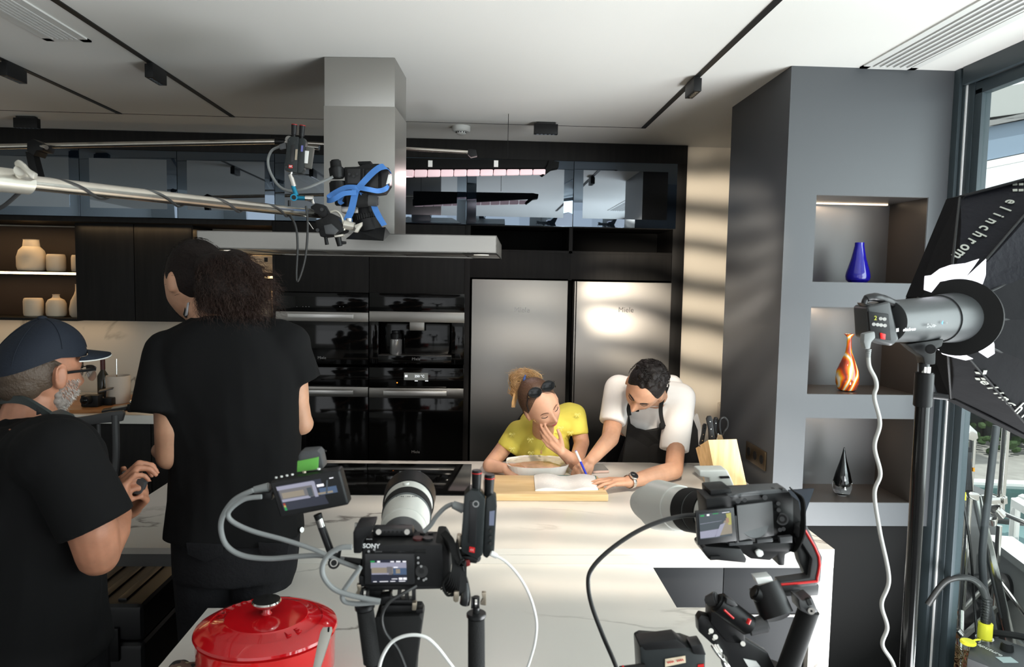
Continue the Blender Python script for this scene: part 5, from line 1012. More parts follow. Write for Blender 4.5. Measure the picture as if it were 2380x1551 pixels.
q_ = [W(1846, 1143, Yg + .03), W(1862, 1165, Yg + .01), W(1867, 1200, Yg - .01), W(1864, 1235, Yg + .0), W(1848, 1268, Yg + .02), W(1820, 1272, Yg + .03)]
MB().ribbon(q_, (.25, 1, 0), .035, .001).obj('hand_strap', M_rubber, t); MB().prism([W(p[0], p[1], Yg + .035) for p in ((1836, 1150), (1856, 1165), (1862, 1200), (1858, 1235), (1842, 1262), (1830, 1262))], (0, .01, 0)).obj('strap_pad', M_rubber, t)
telelens(t, A_.lerp(B_, -.05), B_)
ring(t, .34, .46, .0425, .0425, 'rubber_ring', M_rubber, A_, B_); ring(t, .72, 1.0, .046, .053, 'lens_hood', M_lensgrey, A_, B_, n=64)
# petal lobes on the white hood
bs = basis(ax)
for k in range(2):
    m = MB()
    a0 = k * math.pi + .2; P = []
    for i in range(13): a = a0 - .75 + i * .125; P.append(bs @ V((math.cos(a), math.sin(a), 0)) * .053)
    for i in range(12):
        f = lambda q: .034 * max(0, 1 - abs((q - 6) / 6) ** 2.2)
        c0, c1 = B_ + P[i], B_ + P[i + 1]; n_ = (P[i] + P[i + 1]).normalized() * -.0015
        m._new([c0, c1, c1 + ax * (f(i + 1) + 1e-4), c0 + ax * (f(i) + 1e-4), c0 + n_, c1 + n_, c1 + n_ + ax * (f(i + 1) + 1e-4), c0 + n_ + ax * (f(i) + 1e-4)], [(0, 1, 2, 3), (4, 7, 6, 5), (2, 6, 7, 3), (0, 3, 7, 4), (1, 5, 6, 2)])
    m.obj('hood_petal', M_lensgrey, t)
PP([(1590, 1160), (1595, 1159), (1596, 1168), (1591, 1169)], Yg + .17, .002, 'lens_mark', mat('mark_maroon', (.25, .03, .05), .5), t, 0)
MB().ppoly([(1625, 1094), (1690, 1093), (1700, 1112), (1710, 1138), (1712, 1146), (1690, 1146), (1652, 1142), (1648, 1112), (1626, 1108)], Yg + .09, .035, .004, 3).obj('tripod_collar_foot', M_lensgrey, t); PP([(1672, 1108), (1694, 1107), (1697, 1112), (1675, 1113)], Yg + .088, .003, 'foot_slot', M_blk, t, 0)
PP([(1632, 1276), (1640, 1270), (1722, 1276), (1736, 1300), (1734, 1310), (1648, 1302), (1640, 1292), (1634, 1284)], Yg, .05, 'sliding_plate', M_blkmetal, t, .003); PP([(1700, 1262), (1845, 1262), (1840, 1284), (1826, 1290), (1824, 1316), (1810, 1316), (1806, 1292), (1790, 1304), (1745, 1300), (1720, 1282)], Yg + .01, .05, 'quick_release_plate', M_blk, t, .003)
PC((1650, 1297, Yg), (1672, 1296, Yg), 6, 6, 'plate_knob', M_blk, t, 14); PP([(1756, 1283), (1764, 1278), (1774, 1282), (1776, 1290), (1770, 1296), (1762, 1296), (1758, 1290)], Yg + .004, .006, 'white_lever', M_tag, t, .002); PP([(1695, 1262), (1750, 1258), (1750, 1266), (1695, 1270)], Yg - .002, .01, 'grey_clamp_edge', M_darkgrey, t, .001); PP([(1760, 1256), (1796, 1252), (1797, 1260), (1760, 1264)], Yg - .002, .01, 'grey_clamp_edge', M_darkgrey, t, .001); PP([(1812, 1250), (1842, 1247), (1842, 1262), (1814, 1264)], Yg - .002, .01, 'grey_clamp_edge', M_darkgrey, t, .001)
# gimbal arm, motors, grip
M_garm = mat('gimbal_arm', (.05, .05, .052), .4)
arm = [(1860, 1228), (1876, 1222), (1912, 1296), (1908, 1352), (1898, 1362), (1815, 1370), (1812, 1354), (1882, 1344), (1888, 1300), (1856, 1250)]
PP(arm, Yg + .01, .025, 'gimbal_arm', M_garm, t, .003)
st = [(1868, 1228), (1903, 1294), (1899, 1345), (1892, 1352), (1815, 1359)]; MB().tube([W(p[0], p[1], Yg + .0095) for p in st], .0022, n=6, sm=3).obj('red_stripe', M_red_acc, t, label='red stripe along the gimbal arm')
PP([(1845, 1250), (1856, 1250), (1886, 1300), (1880, 1345), (1878, 1346), (1860, 1310)], Yg + .02, .02, 'arm_inner_side', M_blk, t, .002)
PP([(1812, 1366), (1905, 1360), (1903, 1386), (1815, 1388)], Yg + .03, .02, 'arm_lower_block', M_garm, t, .003); PP([(1822, 1374), (1860, 1372), (1860, 1376), (1822, 1378)], Yg + .029, .003, 'arm_slot', M_rubber, t, 0)
MB().cyl(W(1775, 1358, Yg + .015), W(1806, 1432, Yg - .01), pr(38, Yg), pr(40, Yg), n=40, b=.004).obj('pan_motor', M_blk, t); PC((1806, 1431, Yg - .0105), (1808, 1436, Yg - .013), 32, 30, 'motor_cap', M_garm, t, 36); PP([(1755, 1344), (1792, 1340), (1799, 1354), (1762, 1359)], Yg - .005, .02, 'white_label', M_tag, t, .001); PC((1750, 1375, Yg), (1770, 1385, Yg), 18, 20, 'motor_side_boss', M_blk, t, 24, .003)
PC((1665, 1398, Yg), (1745, 1458, Yg - .01), 27, 25, 'roll_motor', M_blk, t, 32, .004); PC((1640, 1398, Yg + .01), (1668, 1392, Yg + .0), 11, 20, 'motor_lever', M_garm, t, 16, .003); PC((1735, 1462, Yg - .01), (1782, 1448, Yg - .01), 18, 22, 'motor_elbow', M_garm, t, 28, .004); PC((1742, 1440, Yg - .03), (1738, 1450, Yg - .03), 5, 5, 'red_band', M_red_acc, t, 12)
MB().tube([W(1683, 1418, Yg - .026), W(1705, 1438, Yg - .026)], .0018, n=6, sm=1).obj('red_stripe', M_red_acc, t); PP([(1690, 1392), (1706, 1398), (1716, 1408), (1708, 1412), (1688, 1404)], Yg - .02, .01, 'latch', M_garm, t, .002)
PP([(1652, 1405), (1732, 1440), (1734, 1500), (1690, 1495), (1652, 1450)], Yg + .01, .035, 'mount_block', M_blk, t, .005)
PC((1882, 1412, Yg), (1800, 1640, Yg + .01), 25, 26, 'hand_grip', M_rubber, t, 32, .004); PP([(1856, 1392), (1866, 1398), (1888, 1389), (1902, 1422), (1884, 1432), (1860, 1420)], Yg - .02, .035, 'grip_top', M_garm, t, .003); PC((1886, 1421, Yg - .02), (1886, 1421, Yg - .026), 8, 8, 'silver_screw', M_chrome, t, 24); PC((1886, 1421, Yg - .0262), (1886, 1421, Yg - .0268), 3, 3, 'screw_socket', M_blk, t, 10); PP([(1874, 1395), (1882, 1392), (1888, 1406), (1880, 1409)], Yg - .022, .006, 'grip_slot', M_rubber, t, 0)
PP([(1622, 1442), (1630, 1430), (1646, 1434), (1786, 1520), (1815, 1580), (1700, 1590), (1690, 1530), (1624, 1470)], Yg + .02, .02, 'dovetail_arm', M_blkmetal, t, .003); PP([(1728, 1532), (1758, 1538), (1768, 1551), (1740, 1552)], Yg + .018, .002, 'plate_slot', M_tag, t, 0)
for a, b in ((1724, 1500), (1660, 1484), (1650, 1470)): PC((a, b, Yg + .01), (a + 3, b - 3, Yg + .0), 6, 6, 'bolt_head', M_chrome, t, 16)
for k in range(3): PT([(1655 + k * 6, 1500, Yg), (1668 + k * 4, 1520, Yg - .01), (1690 - k * 4, 1545, Yg - .01), (1700, 1575, Yg)], .0035, 'silver_hose', M_chrome, t)
PT([(1618, 1198, Yg - .01), (1585, 1200, Yg), (1530, 1214, Yg), (1470, 1242, Yg), (1410, 1285, Yg), (1374, 1325, Yg), (1367, 1360, Yg), (1376, 1410, Yg), (1402, 1480, Yg), (1435, 1560, Yg), (1450, 1640, Yg)], .0038, 'black_cable', M_blkcable, t, n=10)
q_ = W(1790, 1570, Yg + .03); MB().cyl((q_.x, q_.y, .5), (q_.x, q_.y, q_.z + .02), .018, n=18).obj('support_column', M_blkmetal, t)
for a in (.7, 2.5, 4.6): MB().cyl((q_.x, q_.y, .55), (q_.x + .33 * math.cos(a), q_.y + .2 * math.sin(a), .005), .012, n=10).obj('tripod_leg', M_blkmetal, t)
t = thing('wireless_transmitter', W(1560, 1560, 1.12), 'black wireless transmitter lying at the bottom edge below the gimbal camera', 'transmitter')
Yq2 = 1.10
PP([(1487, 1506), (1500, 1499), (1600, 1506), (1640, 1520), (1640, 1600), (1492, 1600)], Yq2, .05, 'body', M_txbody, t, .003); PP([(1486, 1498), (1573, 1486), (1600, 1507), (1500, 1514)], Yq2 - .002, .035, 'battery', M_blk, t, .003); PP([(1606, 1502), (1632, 1498), (1642, 1524), (1612, 1522)], Yq2 - .004, .03, 'connector_block', M_blkmetal, t, .002)
PP([(1546, 1533), (1593, 1525), (1594, 1541), (1546, 1551)], Yq2 - .0015, .001, 'sticker', mat('sticker_beige', (.65, .55, .40), .6), t, 0); [MB().tube([W(x0_ + i * 2.2, y0_ - i * .4 + (2.2 if i % 2 else -2.2), Yq2 - .003) for i in range(8)], .0006, n=5, sm=2).obj('red_scrawl', M_red_acc, t) for x0_, y0_ in ((1551, 1541), (1573, 1537))]; PP([(1622, 1546), (1636, 1544), (1636, 1560), (1622, 1560)], Yq2 - .001, .001, 'red_badge', M_red_acc, t, 0)
PC((1500, 1552, Yq2 - .01), (1440, 1560, Yq2 - .01), 10, 11, 'antenna', M_blk, t, 18, .001); PC((1452, 1558, Yq2 - .01), (1448, 1559, Yq2 - .01), 11.4, 11.4, 'antenna_ring', M_red_acc, t, 18)
MB().cyl(W(1560, 1598, Yq2 + .02), V((W(1560, 1598, Yq2).x, Yq2 + .02, .0)), .012, n=12).obj('support_rod', M_blkmetal, t)
# ================================================================== STUDIO FLASH and octagonal softbox
Ys = 1.48
t = thing('studio_flash', W(2130, 850, Ys), 'grey studio flash head with rear control panel on a black stand', 'studio light')
M_flash = mat('flash_grey', (.045, .048, .05), .38); a, b = (2062, 748, Ys), (2228, 738, Ys + .12)
A_, B_ = W(*a), W(*b); ax = (B_ - A_).normalized()
ring(t, 0, .74, pr(50, Ys), pr(57, Ys), 'body', M_flash, A_, B_, 40, .006); ring(t, .70, 1.0, pr(60, Ys), pr(66, Ys), 'front_collar', M_flash, A_, B_, 40, .003)
MB().ppoly([(2016, 712), (2070, 700), (2092, 790), (2074, 806), (2020, 788)], Ys - .03, .06, .008, 3).obj('rear_housing', M_flash, t)
PP([(2018, 724), (2066, 730), (2072, 792), (2024, 786)], Ys - .033, .006, 'control_panel', M_blk, t, .002)
text('2', W(2035, 740, Ys - .035), pr(14, Ys), (1, 0, 0), (0, 0, 1), scr('digit_yellow', (.7, .75, .05), 1), t)
for px, py in ((2047, 741), (2056, 742), (2031, 754), (2040, 755), (2048, 756), (2057, 757)): PC((px, py, Ys - .032), (px, py, Ys - .036), 4.2, 4.2, 'panel_button', M_tag, t, 14)
PP([(2048, 774), (2059, 777), (2058, 790), (2049, 788)], Ys - .037, .008, 'power_switch', scr('switch_red', (.9, .03, .03), 1), t, .001)
MB().tube([W(2008, 706, Ys - .02), W(2014, 694, Ys - .02), W(2035, 691, Ys - .02), W(2062, 700, Ys - .01), W(2090, 716, Ys), W(2106, 728, Ys + .01)], [.006, .008, .009, .010, .011, .010], n=12).obj('carry_handle', M_blkmetal, t)
PP([(2006, 704), (2030, 706), (2040, 716), (2018, 720)], Ys - .02, .03, 'handle_root', M_blkmetal, t, .004)
q = lambda s_, e_=0: A_.lerp(B_, s_)
nrm = (CAMP - q(.4)); nrm = (nrm - ax * nrm.dot(ax)).normalized(); upv = nrm.cross(ax); upv = upv if upv.z > 0 else -upv
def onbody(px, py):
    # nearest point of the flash barrel under a pixel
    d_ = ray(px, py).normalized(); o_ = CAMP - A_; r_ = pr(54, Ys); dd = d_ - ax * d_.dot(ax); oo = o_ - ax * o_.dot(ax); A2, B2, C2 = dd.dot(dd), 2 * dd.dot(oo), oo.dot(oo) - (r_ + .0035) ** 2; D = B2 * B2 - 4 * A2 * C2
    if D < 0: return CAMP + d_ * Ys
    return CAMP + d_ * ((-B2 - math.sqrt(D)) / (2 * A2))
def btext(body, px, py, sz, m_):
    p = onbody(px, py); c_ = A_ + ax * (p - A_).dot(ax); nn_ = (p - c_).normalized(); yy = nn_.cross(ax); yy = yy if yy.z > 0 else -yy
    text(body, p, pr(sz, Ys), ax, yy, m_, t)
PP([(2083, 764), (2089, 763), (2089, 771), (2083, 772)], onbody(2086, 768).y - .0, .001, 'emblem', M_letterw, t, 0)
btext('elinchrom', 2114, 766, 12, M_letterw); btext('D-Lite-', 2165, 757, 13, M_letter); btext('4', 2190, 751, 14, mat('letter_blue', (.05, .35, .8), .4)); btext('it', 2200, 751, 8, M_letter)
PP([(2106, 800), (2195, 788), (2190, 806), (2176, 812), (2175, 848), (2150, 848), (2146, 830), (2128, 818)], Ys + .03, .03, 'tilt_bracket', M_blk, t, .004); PC((2163, 812, Ys + .02), (2163, 812, Ys - .0), 12, 11, 'tilt_knob', M_blk, t, 20, .002)
PC((2148, 845, Ys + .045), (2148, 870, Ys + .045), 12, 12, 'stand_socket', M_blkmetal, t, 16)
MB().cyl(W(2225, 738, Ys + .10), W(2232, 738, Ys + .128), pr(92, Ys + .1), pr(90, Ys + .1), n=48, b=.008).obj('speed_ring', M_rubber, t)
# power cord
PP([(2009, 776), (2034, 770), (2036, 786), (2026, 796), (2024, 812), (2012, 812), (2008, 795)], Ys - .045, .018, 'mains_plug', M_grycable, t, .004)
for k in range(5): PC((2018, 812 + k * 4, Ys - .036), (2018, 814.5 + k * 4, Ys - .036), 7 - k * .5, 7 - k * .5, 'plug_ridge', M_grycable, t, 12)
cp = [(2018, 812), (2020, 850), (2034, 880), (2037, 900), (2032, 925), (2045, 984), (2032.5, 1038), (2046, 1101), (2032.5, 1148), (2045, 1236), (2066, 1345), (2049, 1404), (2062, 1458), (2051, 1500), (2078, 1551), (2082, 1640), (2076, 1780)]
PT(cp, .0042, 'power_cord', mat('cord_pale', (.42, .42, .40), .5), t, Y=Ys - .036, n=10, sm=8, lab='pale grey wavy power cord')
# stand
t = thing('light_stand', (W(2145, 900, Ys + .045).x, Ys + .045, 0), 'black light stand under the flash head, right of the wavy pale cord', 'light stand')
x = W(2147, 900, Ys + .045).x; ys = Ys + .045; z_ = lambda py: W(2145, py, ys).z
MB().cyl((x, ys, 0.35), (x, ys, z_(900)), .0150, n=24).obj('lower_tube', mat('stand_black_gloss', (.02, .02, .02), .15, .6), t); MB().cyl((x, ys, z_(945)), (x, ys, z_(866)), .0195, n=20, b=.002).obj('collar', M_blk, t); MB().cyl((x, ys, z_(866)), (x, ys, z_(852)), .012, n=20).obj('spigot', M_chrome, t)
MB().cyl((x + .015, ys, z_(918)), (x + .05, ys - .01, z_(922)), .008, .006, n=12).obj('wing_screw', M_blk, t)
for a in (.4, 2.5, 4.6): MB().cyl((x, ys, .42), (x + .40 * math.cos(a) * (.6 if math.cos(a) > 0 else 1), ys + .40 * math.sin(a), .004), .010, n=10).obj('stand_leg', M_blkmetal, t)
# softbox
t = thing('octagonal_softbox', W(2260, 740, 1.62), 'big black octagonal softbox with white lettering at the right edge', 'softbox')
M_fab = mat('softbox_fabric', (.009, .009, .010), .85, spec=.1, bump=.25, bscale=22); M_fab2 = mat('softbox_fabric_speckled', (.007, .007, .010), .7, spec=.15, bump=.3, bscale=60)
Rc, Rr, Yr_ = (2450, 715), 338, 1.80
rimp = []
for k in range(8): a = math.radians(131 + 45 * k); r_ = 356 if k == 0 else Rr; rimp.append((Rc[0] + r_ * .94 * math.cos(a), Rc[1] - r_ * math.sin(a) * .95))
Yri = lambda px: Yr_ - (px - 2450) * .00012
ringp = []
for k in range(8): a = math.radians(131 + 45 * k); ringp.append((2240 + 52 * math.cos(a), 738 - 78 * math.sin(a)))
trees = []
for k in range(8):
    k2 = (k + 1) % 8; m = MB(); N = 7; vs = []
    for j in range(N + 1):
        s_ = j / N
        for i in range(7):
            u_ = i / 6; p0 = W(ringp[k][0], ringp[k][1], 1.625).lerp(W(ringp[k2][0], ringp[k2][1], 1.625), u_); p1 = W(rimp[k][0], rimp[k][1], Yri(rimp[k][0])).lerp(W(rimp[k2][0], rimp[k2][1], Yri(rimp[k2][0])), u_)
            p = p0.lerp(p1, s_); bulge = math.sin(math.pi * s_) * .02 - math.sin(math.pi * u_) * .012 * s_; p.y -= bulge; p += V((0, 0, 0)) ; p.y += .006 * noise.noise(p * 9) * s_; vs.append(p)
    if k == 0: trees.append(0)
    back = [v + V((0, .003, 0)) for v in vs]; n_ = len(vs); f1 = [(j * 7 + i, j * 7 + i + 1, j * 7 + i + 8, j * 7 + i + 7) for j in range(N) for i in range(6)]
    m._new(vs + back, f1 + [tuple(n_ + q_ for q_ in f[::-1]) for f in f1]); trees.append(BVHTree.FromPolygons(vs, f1)); m.obj('fabric_panel', M_fab2 if k in (6, 7) else M_fab, t)
    MB().tube([W(ringp[k][0], ringp[k][1], 1.62), W((ringp[k][0] + rimp[k][0]) / 2, (ringp[k][1] + rimp[k][1]) / 2, 1.69), W(rimp[k][0], rimp[k][1], Yri(rimp[k][0]) - .002)], .003, n=6).obj('rod', M_blk, t)
trees = [q for q in trees if q]
m = MB(); P = [W(x_, y_, Yri(x_) + .012) for x_, y_ in rimp]
for k in range(8): a_, b_ = P[k], P[(k + 1) % 8]; m.prism([a_ - V((0, .02, 0)), b_ - V((0, .02, 0)), b_ + V((0, .05, 0)), a_ + V((0, .05, 0))], ((a_ + b_) / 2 - W(2450, 715, Yr_)).normalized() * .003)
m.obj('rim_skirt', M_fab, t); m = MB(); m._new([p + V((0, .045, 0)) for p in P], [tuple(range(8))]); m.obj('front_diffuser', mat('diffuser_lit', (.9, .9, .9), .8, emit=1.3, ecol=(1, .97, 1)), t)
def shit(px, py):
    d_ = ray(px, py).normalized(); best = None
    for T_ in trees:
        h_ = T_.ray_cast(CAMP, d_)
        if h_[0] and (best is None or h_[3] < best[3]): best = h_
    return best
M_glow = mat('lining_glow', (.95, .92, .98), .7, emit=1.0, ecol=(.93, .88, 1)); M_logo = mat('fabric_lettering', (.36, .37, .33), .7)  # glow put into the material, imitates lining lit by the flash
for G in ([(2148, 674), (2150, 642), (2165, 640), (2185, 625), (2210, 616), (2245, 612), (2276, 602), (2262, 622), (2240, 650), (2215, 650), (2185, 655), (2165, 680)], [(2292, 602), (2291, 640), (2280, 672), (2270, 700), (2272, 725), (2286, 757), (2288, 790), (2302, 776), (2311, 800), (2312, 822), (2296, 832), (2275, 818), (2262, 805), (2250, 760), (2250, 690), (2238, 652), (2262, 630)], [(2180, 812), (2196, 816), (2230, 818), (2262, 834), (2245, 838), (2220, 832), (2192, 824)]):
    Pg = [W(x_, y_, 1.600) for x_, y_ in G]; MB().prism(Pg, (0, .002, 0)).obj('lining_glow_patch', M_glow, t, label='white patch with painted glow imitating lit lining at the ring')
def stext(body, px, py, xd, sz):
    h_ = shit(px, py); n_ = h_[1]; n_ = n_ if n_.dot(CAMP - h_[0]) > 0 else -n_
    e_ = W(px + xd[0] * 20, py + xd[1] * 20, h_[0].y) - W(px, py, h_[0].y); xx = (e_ - n_ * e_.dot(n_)).normalized(); yy = n_.cross(xx)
    text(body, h_[0] + n_ * .004, pr(sz, 1.7), xx, yy, M_logo, t, depth=.0006, bold=.0006)
L1 = 'elinchrom'
for i, ch in enumerate(L1): stext(ch, 2350 - i * 15.2, 473 + i * 15.2, (-.7, .72), 38)
for i, ch in enumerate('elinchrom'[:8]): stext(ch, 2292 + i * 15, 886 + i * 12.5, (.77, .64), 40)
for cx_, cy_, s_ in ((2366, 437, 1), (2280, 872, 1)):
    for dx, dy in ((-7, -7), (7, -7), (-7, 7), (7, 7)):
        h_ = shit(cx_ + dx, cy_ + dy)
        if h_: n_ = h_[1]; n_ = n_ if n_.dot(CAMP - h_[0]) > 0 else -n_; B_2 = basis(n_); MB().box((-.005, -.005, .001), (.005, .005, .003), 0, Matrix.Translation(h_[0]) @ B_2.to_4x4()).obj('logo_square', M_logo, t)
# ================================================================== OUTDOORS
struct(B((XR + .1, -6, -.12), (14, 16, -.02), 'ground_terrace', mat('terrace_stone', (.35, .34, .32), .7, bump=.1, bscale=20, var=.15), b=0))
M_wht = mat('paint_exterior_white', (.75, .76, .76), .5)
pA, pB = Wz(2296, 1243, .42), Wz(2400, 1320, .42)
t = thing('terrace_parapet', (pA.x, pB.y, -.02), 'low white terrace wall outside the window with a bright white cap', 'wall'); dv = (pB - pA).normalized(); nv = V((dv.y, -dv.x, 0)) * -1
E_ = pB + dv * 1.6
def wallseg(a, b, z0, z1, w0, w1, n_, mm): MB().prism([V((a.x, a.y, z0)) + nv * w0, V((b.x, b.y, z0)) + nv * w0, V((b.x, b.y, z1)) + nv * w0, V((a.x, a.y, z1)) + nv * w0], nv * (w1 - w0)).obj(n_, mm, t, sm=False)
wallseg(pA, E_, -.02, .38, 0, .1, 'wall_panel', M_wht); wallseg(pA, E_, .38, .42, -.02, .12, 'cap', M_wht); wallseg(pA, E_, -.02, .03, -.015, -.001, 'skirting', M_wht)
# hedge and dark fence beyond
o = MB().box((2.5, 8.0, -.02), (14, 8.2, 1.9)); struct(o.obj('exterior_fence', mat('fence_dark', (.014, .02, .018), .7, bump=.3, bscale=12), b=0) if 0 else o.obj('exterior_fence', mat('fence_dark', (.014, .02, .018), .7), sm=False))
for i in range(14): struct(B((5.0 + i * .22, 7.97, 0), (5.03 + i * .22, 8.0, 1.9), 'exterior_fence_batten', MATS['fence_dark'], b=0))
m = MB()
for i in range(500):
    p = V((random.uniform(5.2, 8), random.uniform(7.2, 7.8), random.uniform(-.0, .75 + .5 * random.random()))); m.ell(p, (random.uniform(.03, .07),) * 2 + (.03,), Matrix.Rotation(random.random() * 3, 3, 'X'), 6, 4)
tag(m.obj('hedge', mat('hedge_green', (.035, .07, .02), .8), sm=False), 'dark green hedge in front of the fence beyond the terrace', 'hedge', kind='stuff')
# teal glass rail and white frames
M_teg = mat('glass_teal', (.06, .12, .12), .08)
t = thing('pool_surround', W(2320, 1200, 5.2), 'low white-edged teal glass pool surround beyond the stands', 'pool')
def seg3(a, b, r, n_, mm, par): MB().cyl(a, b, r, n=10).obj(n_, mm, par)
MB().prism([Wz(2262, 1120, .25), Wz(2400, 1128, .25), Wz(2400, 1150, .25), Wz(2262, 1140, .25)], (0, 0, -.2)).obj('side_panel', M_teg, t, sm=False); MB().prism([Wz(2262, 1113, .27), Wz(2400, 1118, .27), Wz(2400, 1127, .27), Wz(2262, 1121, .27)], (0, 0, -.03)).obj('white_edge', M_wht, t, sm=False); MB().prism([Wz(2285, 1215, .02), Wz(2400, 1225, .02), Wz(2400, 1290, .02), Wz(2290, 1240, .02)], (0, 0, -.03)).obj('glass_sheet', mat('glass_teal_light', (.22, .34, .35), .1), t, sm=False)
t = thing('sun_lounger', Wz(2370, 1180, .3), 'white outdoor lounger seen through the window beside the fence', 'lounger')
MB().prism([Wz(2350, 1160, .35), Wz(2366, 1155, .35), Wz(2420, 1185, .35), Wz(2420, 1200, .35)], (0, 0, -.05)).obj('frame', M_wht, t, sm=False); MB().prism([Wz(2366, 1152, .35), Wz(2376, 1148, .35), Wz(2430, 1165, .35), Wz(2430, 1175, .35)], (0, 0, -.04)).obj('seat_panel', M_wht, t, sm=False)
for px, py in ((2362, 1160), (2400, 1180)): q = Wz(px, py, .32); MB().cyl(q, (q.x, q.y, -.02), .03, n=10).obj('leg', M_wht, t)
# chrome stand with grip head
Yc1 = 3.3; 
t = thing('chrome_stand', W(2335, 1400, Yc1), 'chrome grip stand with knuckle clamps outside the window', 'light stand')
zz0 = -.02; P_ = W(2325, 1185, Yc1); Pt = W(2334, 1000, Yc1)
MB().cyl((P_.x, Yc1, P_.z), (P_.x, Yc1, Pt.z + .3), .0175, n=20).obj('upper_tube', M_chrome, t); MB().cyl((P_.x, Yc1, zz0), (P_.x, Yc1, P_.z - .08), .013, n=20).obj('lower_tube', M_chrome, t)
PP([(2300, 1160), (2320, 1156), (2338, 1160), (2340, 1172), (2328, 1176), (2300, 1176)], Yc1 - .05, .07, 'grip_head', M_chrome, t, .01); PC((2310, 1182, Yc1 - .04), (2326, 1200, Yc1 - .04), 14, 16, 'knuckle', M_chrome, t, 18, .006); PC((2298, 1166, Yc1 - .03), (2285, 1160, Yc1 - .03), 5, 8, 'knob', M_chrome, t, 12); PP([(2332, 1158), (2342, 1154), (2343, 1172), (2334, 1174)], Yc1 - .06, .015, 'wing_lever', M_chrome, t, .004); PC((2306, 1206, Yc1 - .05), (2308, 1222, Yc1 - .05), 12, 8, 'knuckle', M_chrome, t, 16, .004)
PC((2326, 1192, Yc1 - .04), (2430, 1235, Yc1 - .2), 6, 6, 'arm_tube', M_chrome, t, 14)
for a in (1.2, 3.2, 5.2): MB().cyl((P_.x, Yc1, .35), (P_.x + .35 * math.cos(a), Yc1 + .35 * math.sin(a), zz0 + .01), .011, n=10).obj('stand_leg', M_chrome, t)
Yc2 = 3.05
t = thing('chrome_stand', W(2245, 1470, Yc2), 'chrome stand with slanting bright leg close behind the window frame', 'light stand')
a = W(2262, 1010, Yc2); MB().cyl((a.x, Yc2, -.01), (a.x, Yc2, a.z), .014, n=18).obj('main_tube', M_chrome, t); MB().cyl((a.x - .035, Yc2 + .02, -.01), (a.x - .035, Yc2 + .02, W(2250, 1150, Yc2).z), .011, n=18).obj('riser_tube', M_chrome, t)
m = MB(); q1, q2 = W(2268, 1152, Yc2), W(2352, 1500, Yc2 - .1); bs = basis(q2 - q1); L2 = (q2 - q1).length + .25; m.box((-.013, -.02, 0), (.013, .02, L2), .003, Matrix.Translation(q1) @ bs.to_4x4()); m.obj('slanting_leg', M_chrome, t)
PP([(2252, 1146), (2278, 1148), (2276, 1166), (2254, 1160)], Yc2 - .03, .05, 'collar', M_chrome, t, .006); PP([(2244, 995), (2252, 985), (2272, 1004), (2275, 1020), (2262, 1026), (2246, 1020)], Yc2 - .03, .05, 'top_clamp', M_chrome, t, .006)
PP([(2228, 1488), (2318, 1412), (2326, 1418), (2232, 1498)], Yc2 - .05, .02, 'brace', mat('brace_grey', (.35, .35, .33), .4, .6), t, .002); PC((2320, 1410, Yc2 - .06), (2326, 1414, Yc2 - .07), 6, 6, 'brace_bolt', M_chrome, t, 14); PC((2222, 1466, Yc2 - .06), (2232, 1478, Yc2 - .07), 12, 12, 'foot_knuckle', M_chrome, t, 14)
for a_ in (2.2, 4.0): MB().cyl((a.x, Yc2, .3), (a.x + .22 * math.cos(a_), Yc2 + .3 * math.sin(a_), -.008), .011, n=10).obj('stand_leg', M_chrome, t)
t = thing('ribbed_reflector', W(2250, 1140, 3.0), 'narrow black ribbed panel clipped upright on the chrome stand', 'panel')
PP([(2244, 1040), (2257, 1040), (2262, 1144), (2236, 1146)], 2.96, .03, 'casing', M_blk, t, .003)
for i in range(7): PP([(2246 + i * 1.9, 1052), (2247 + i * 1.9, 1052), (2244 + i * 2.3, 1140), (2243 + i * 2.3, 1140)], 2.957, .004, 'rib', M_darkgrey, t, 0)
PP([(2232, 1143), (2246, 1145), (2246, 1164), (2233, 1162)], 2.95, .03, 'yellow_tape', mat('tape_yellow', (.85, .75, .03), .5), t, .002); PP([(2262, 1088), (2266, 1088), (2266, 1097), (2262, 1097)], 2.955, .01, 'orange_tape', mat('tape_orange', (.9, .35, .02), .5), t, .001)
PT([(2238, 1164, 2.95), (2248, 1220, 2.95), (2258, 1300, 2.95), (2264, 1400, 2.95), (2270, 1475, 2.9), (2268, 1520, 2.85)], .006, 'panel_cable', M_blkcable, t)
o = PT([(2316, 990), (2305, 1080), (2296, 1160), (2288, 1230), (2283, 1300), (2288, 1370), (2302, 1430), (2312, 1480)], .015, 'thick_cable', mat('cable_slate', (.06, .065, .07), .5), None, Y=2.9, n=12); tag(o, 'thick dark grey cable hanging down outside the window', 'cable')
# ballast box with knob and yellow plug
Yb_ = 2.72
t = thing('ballast_box', W(2320, 1560, Yb_), 'dark ballast box with knob and yellow plug at the lower right corner', 'power box')
tp = [Wz(2262, 1497, .32), Wz(2312, 1485, .32), Wz(2410, 1530, .32), Wz(2380, 1580, .32), Wz(2258, 1530, .32)]
tp = [W(2256, 1502, 2.66), W(2318, 1484, 2.78), W(2420, 1520, 2.70), W(2420, 1600, 2.45), W(2250, 1535, 2.5)]; z_t = .36
tp = [Wz(2256, 1500, z_t), Wz(2318, 1482, z_t), Wz(2430, 1520, z_t), Wz(2400, 1590, z_t), Wz(2248, 1530, z_t)]
MB().prism(tp, (0, 0, -z_t - .015), .006).obj('casing', mat('ballast_grey', (.05, .052, .055), .5), t); q = Wz(2340, 1512, z_t); MB().cyl(q, q + V((0, 0, .03)), .024, .020, n=24, b=.003).obj('knob', M_blk, t)
q = Wz(2340, 1535, z_t); MB().box(q + V((-.03, -.02, 0)), q + V((.03, .02, .002))).obj('pale_label', mat('label_pale', (.35, .42, .42), .5), t)
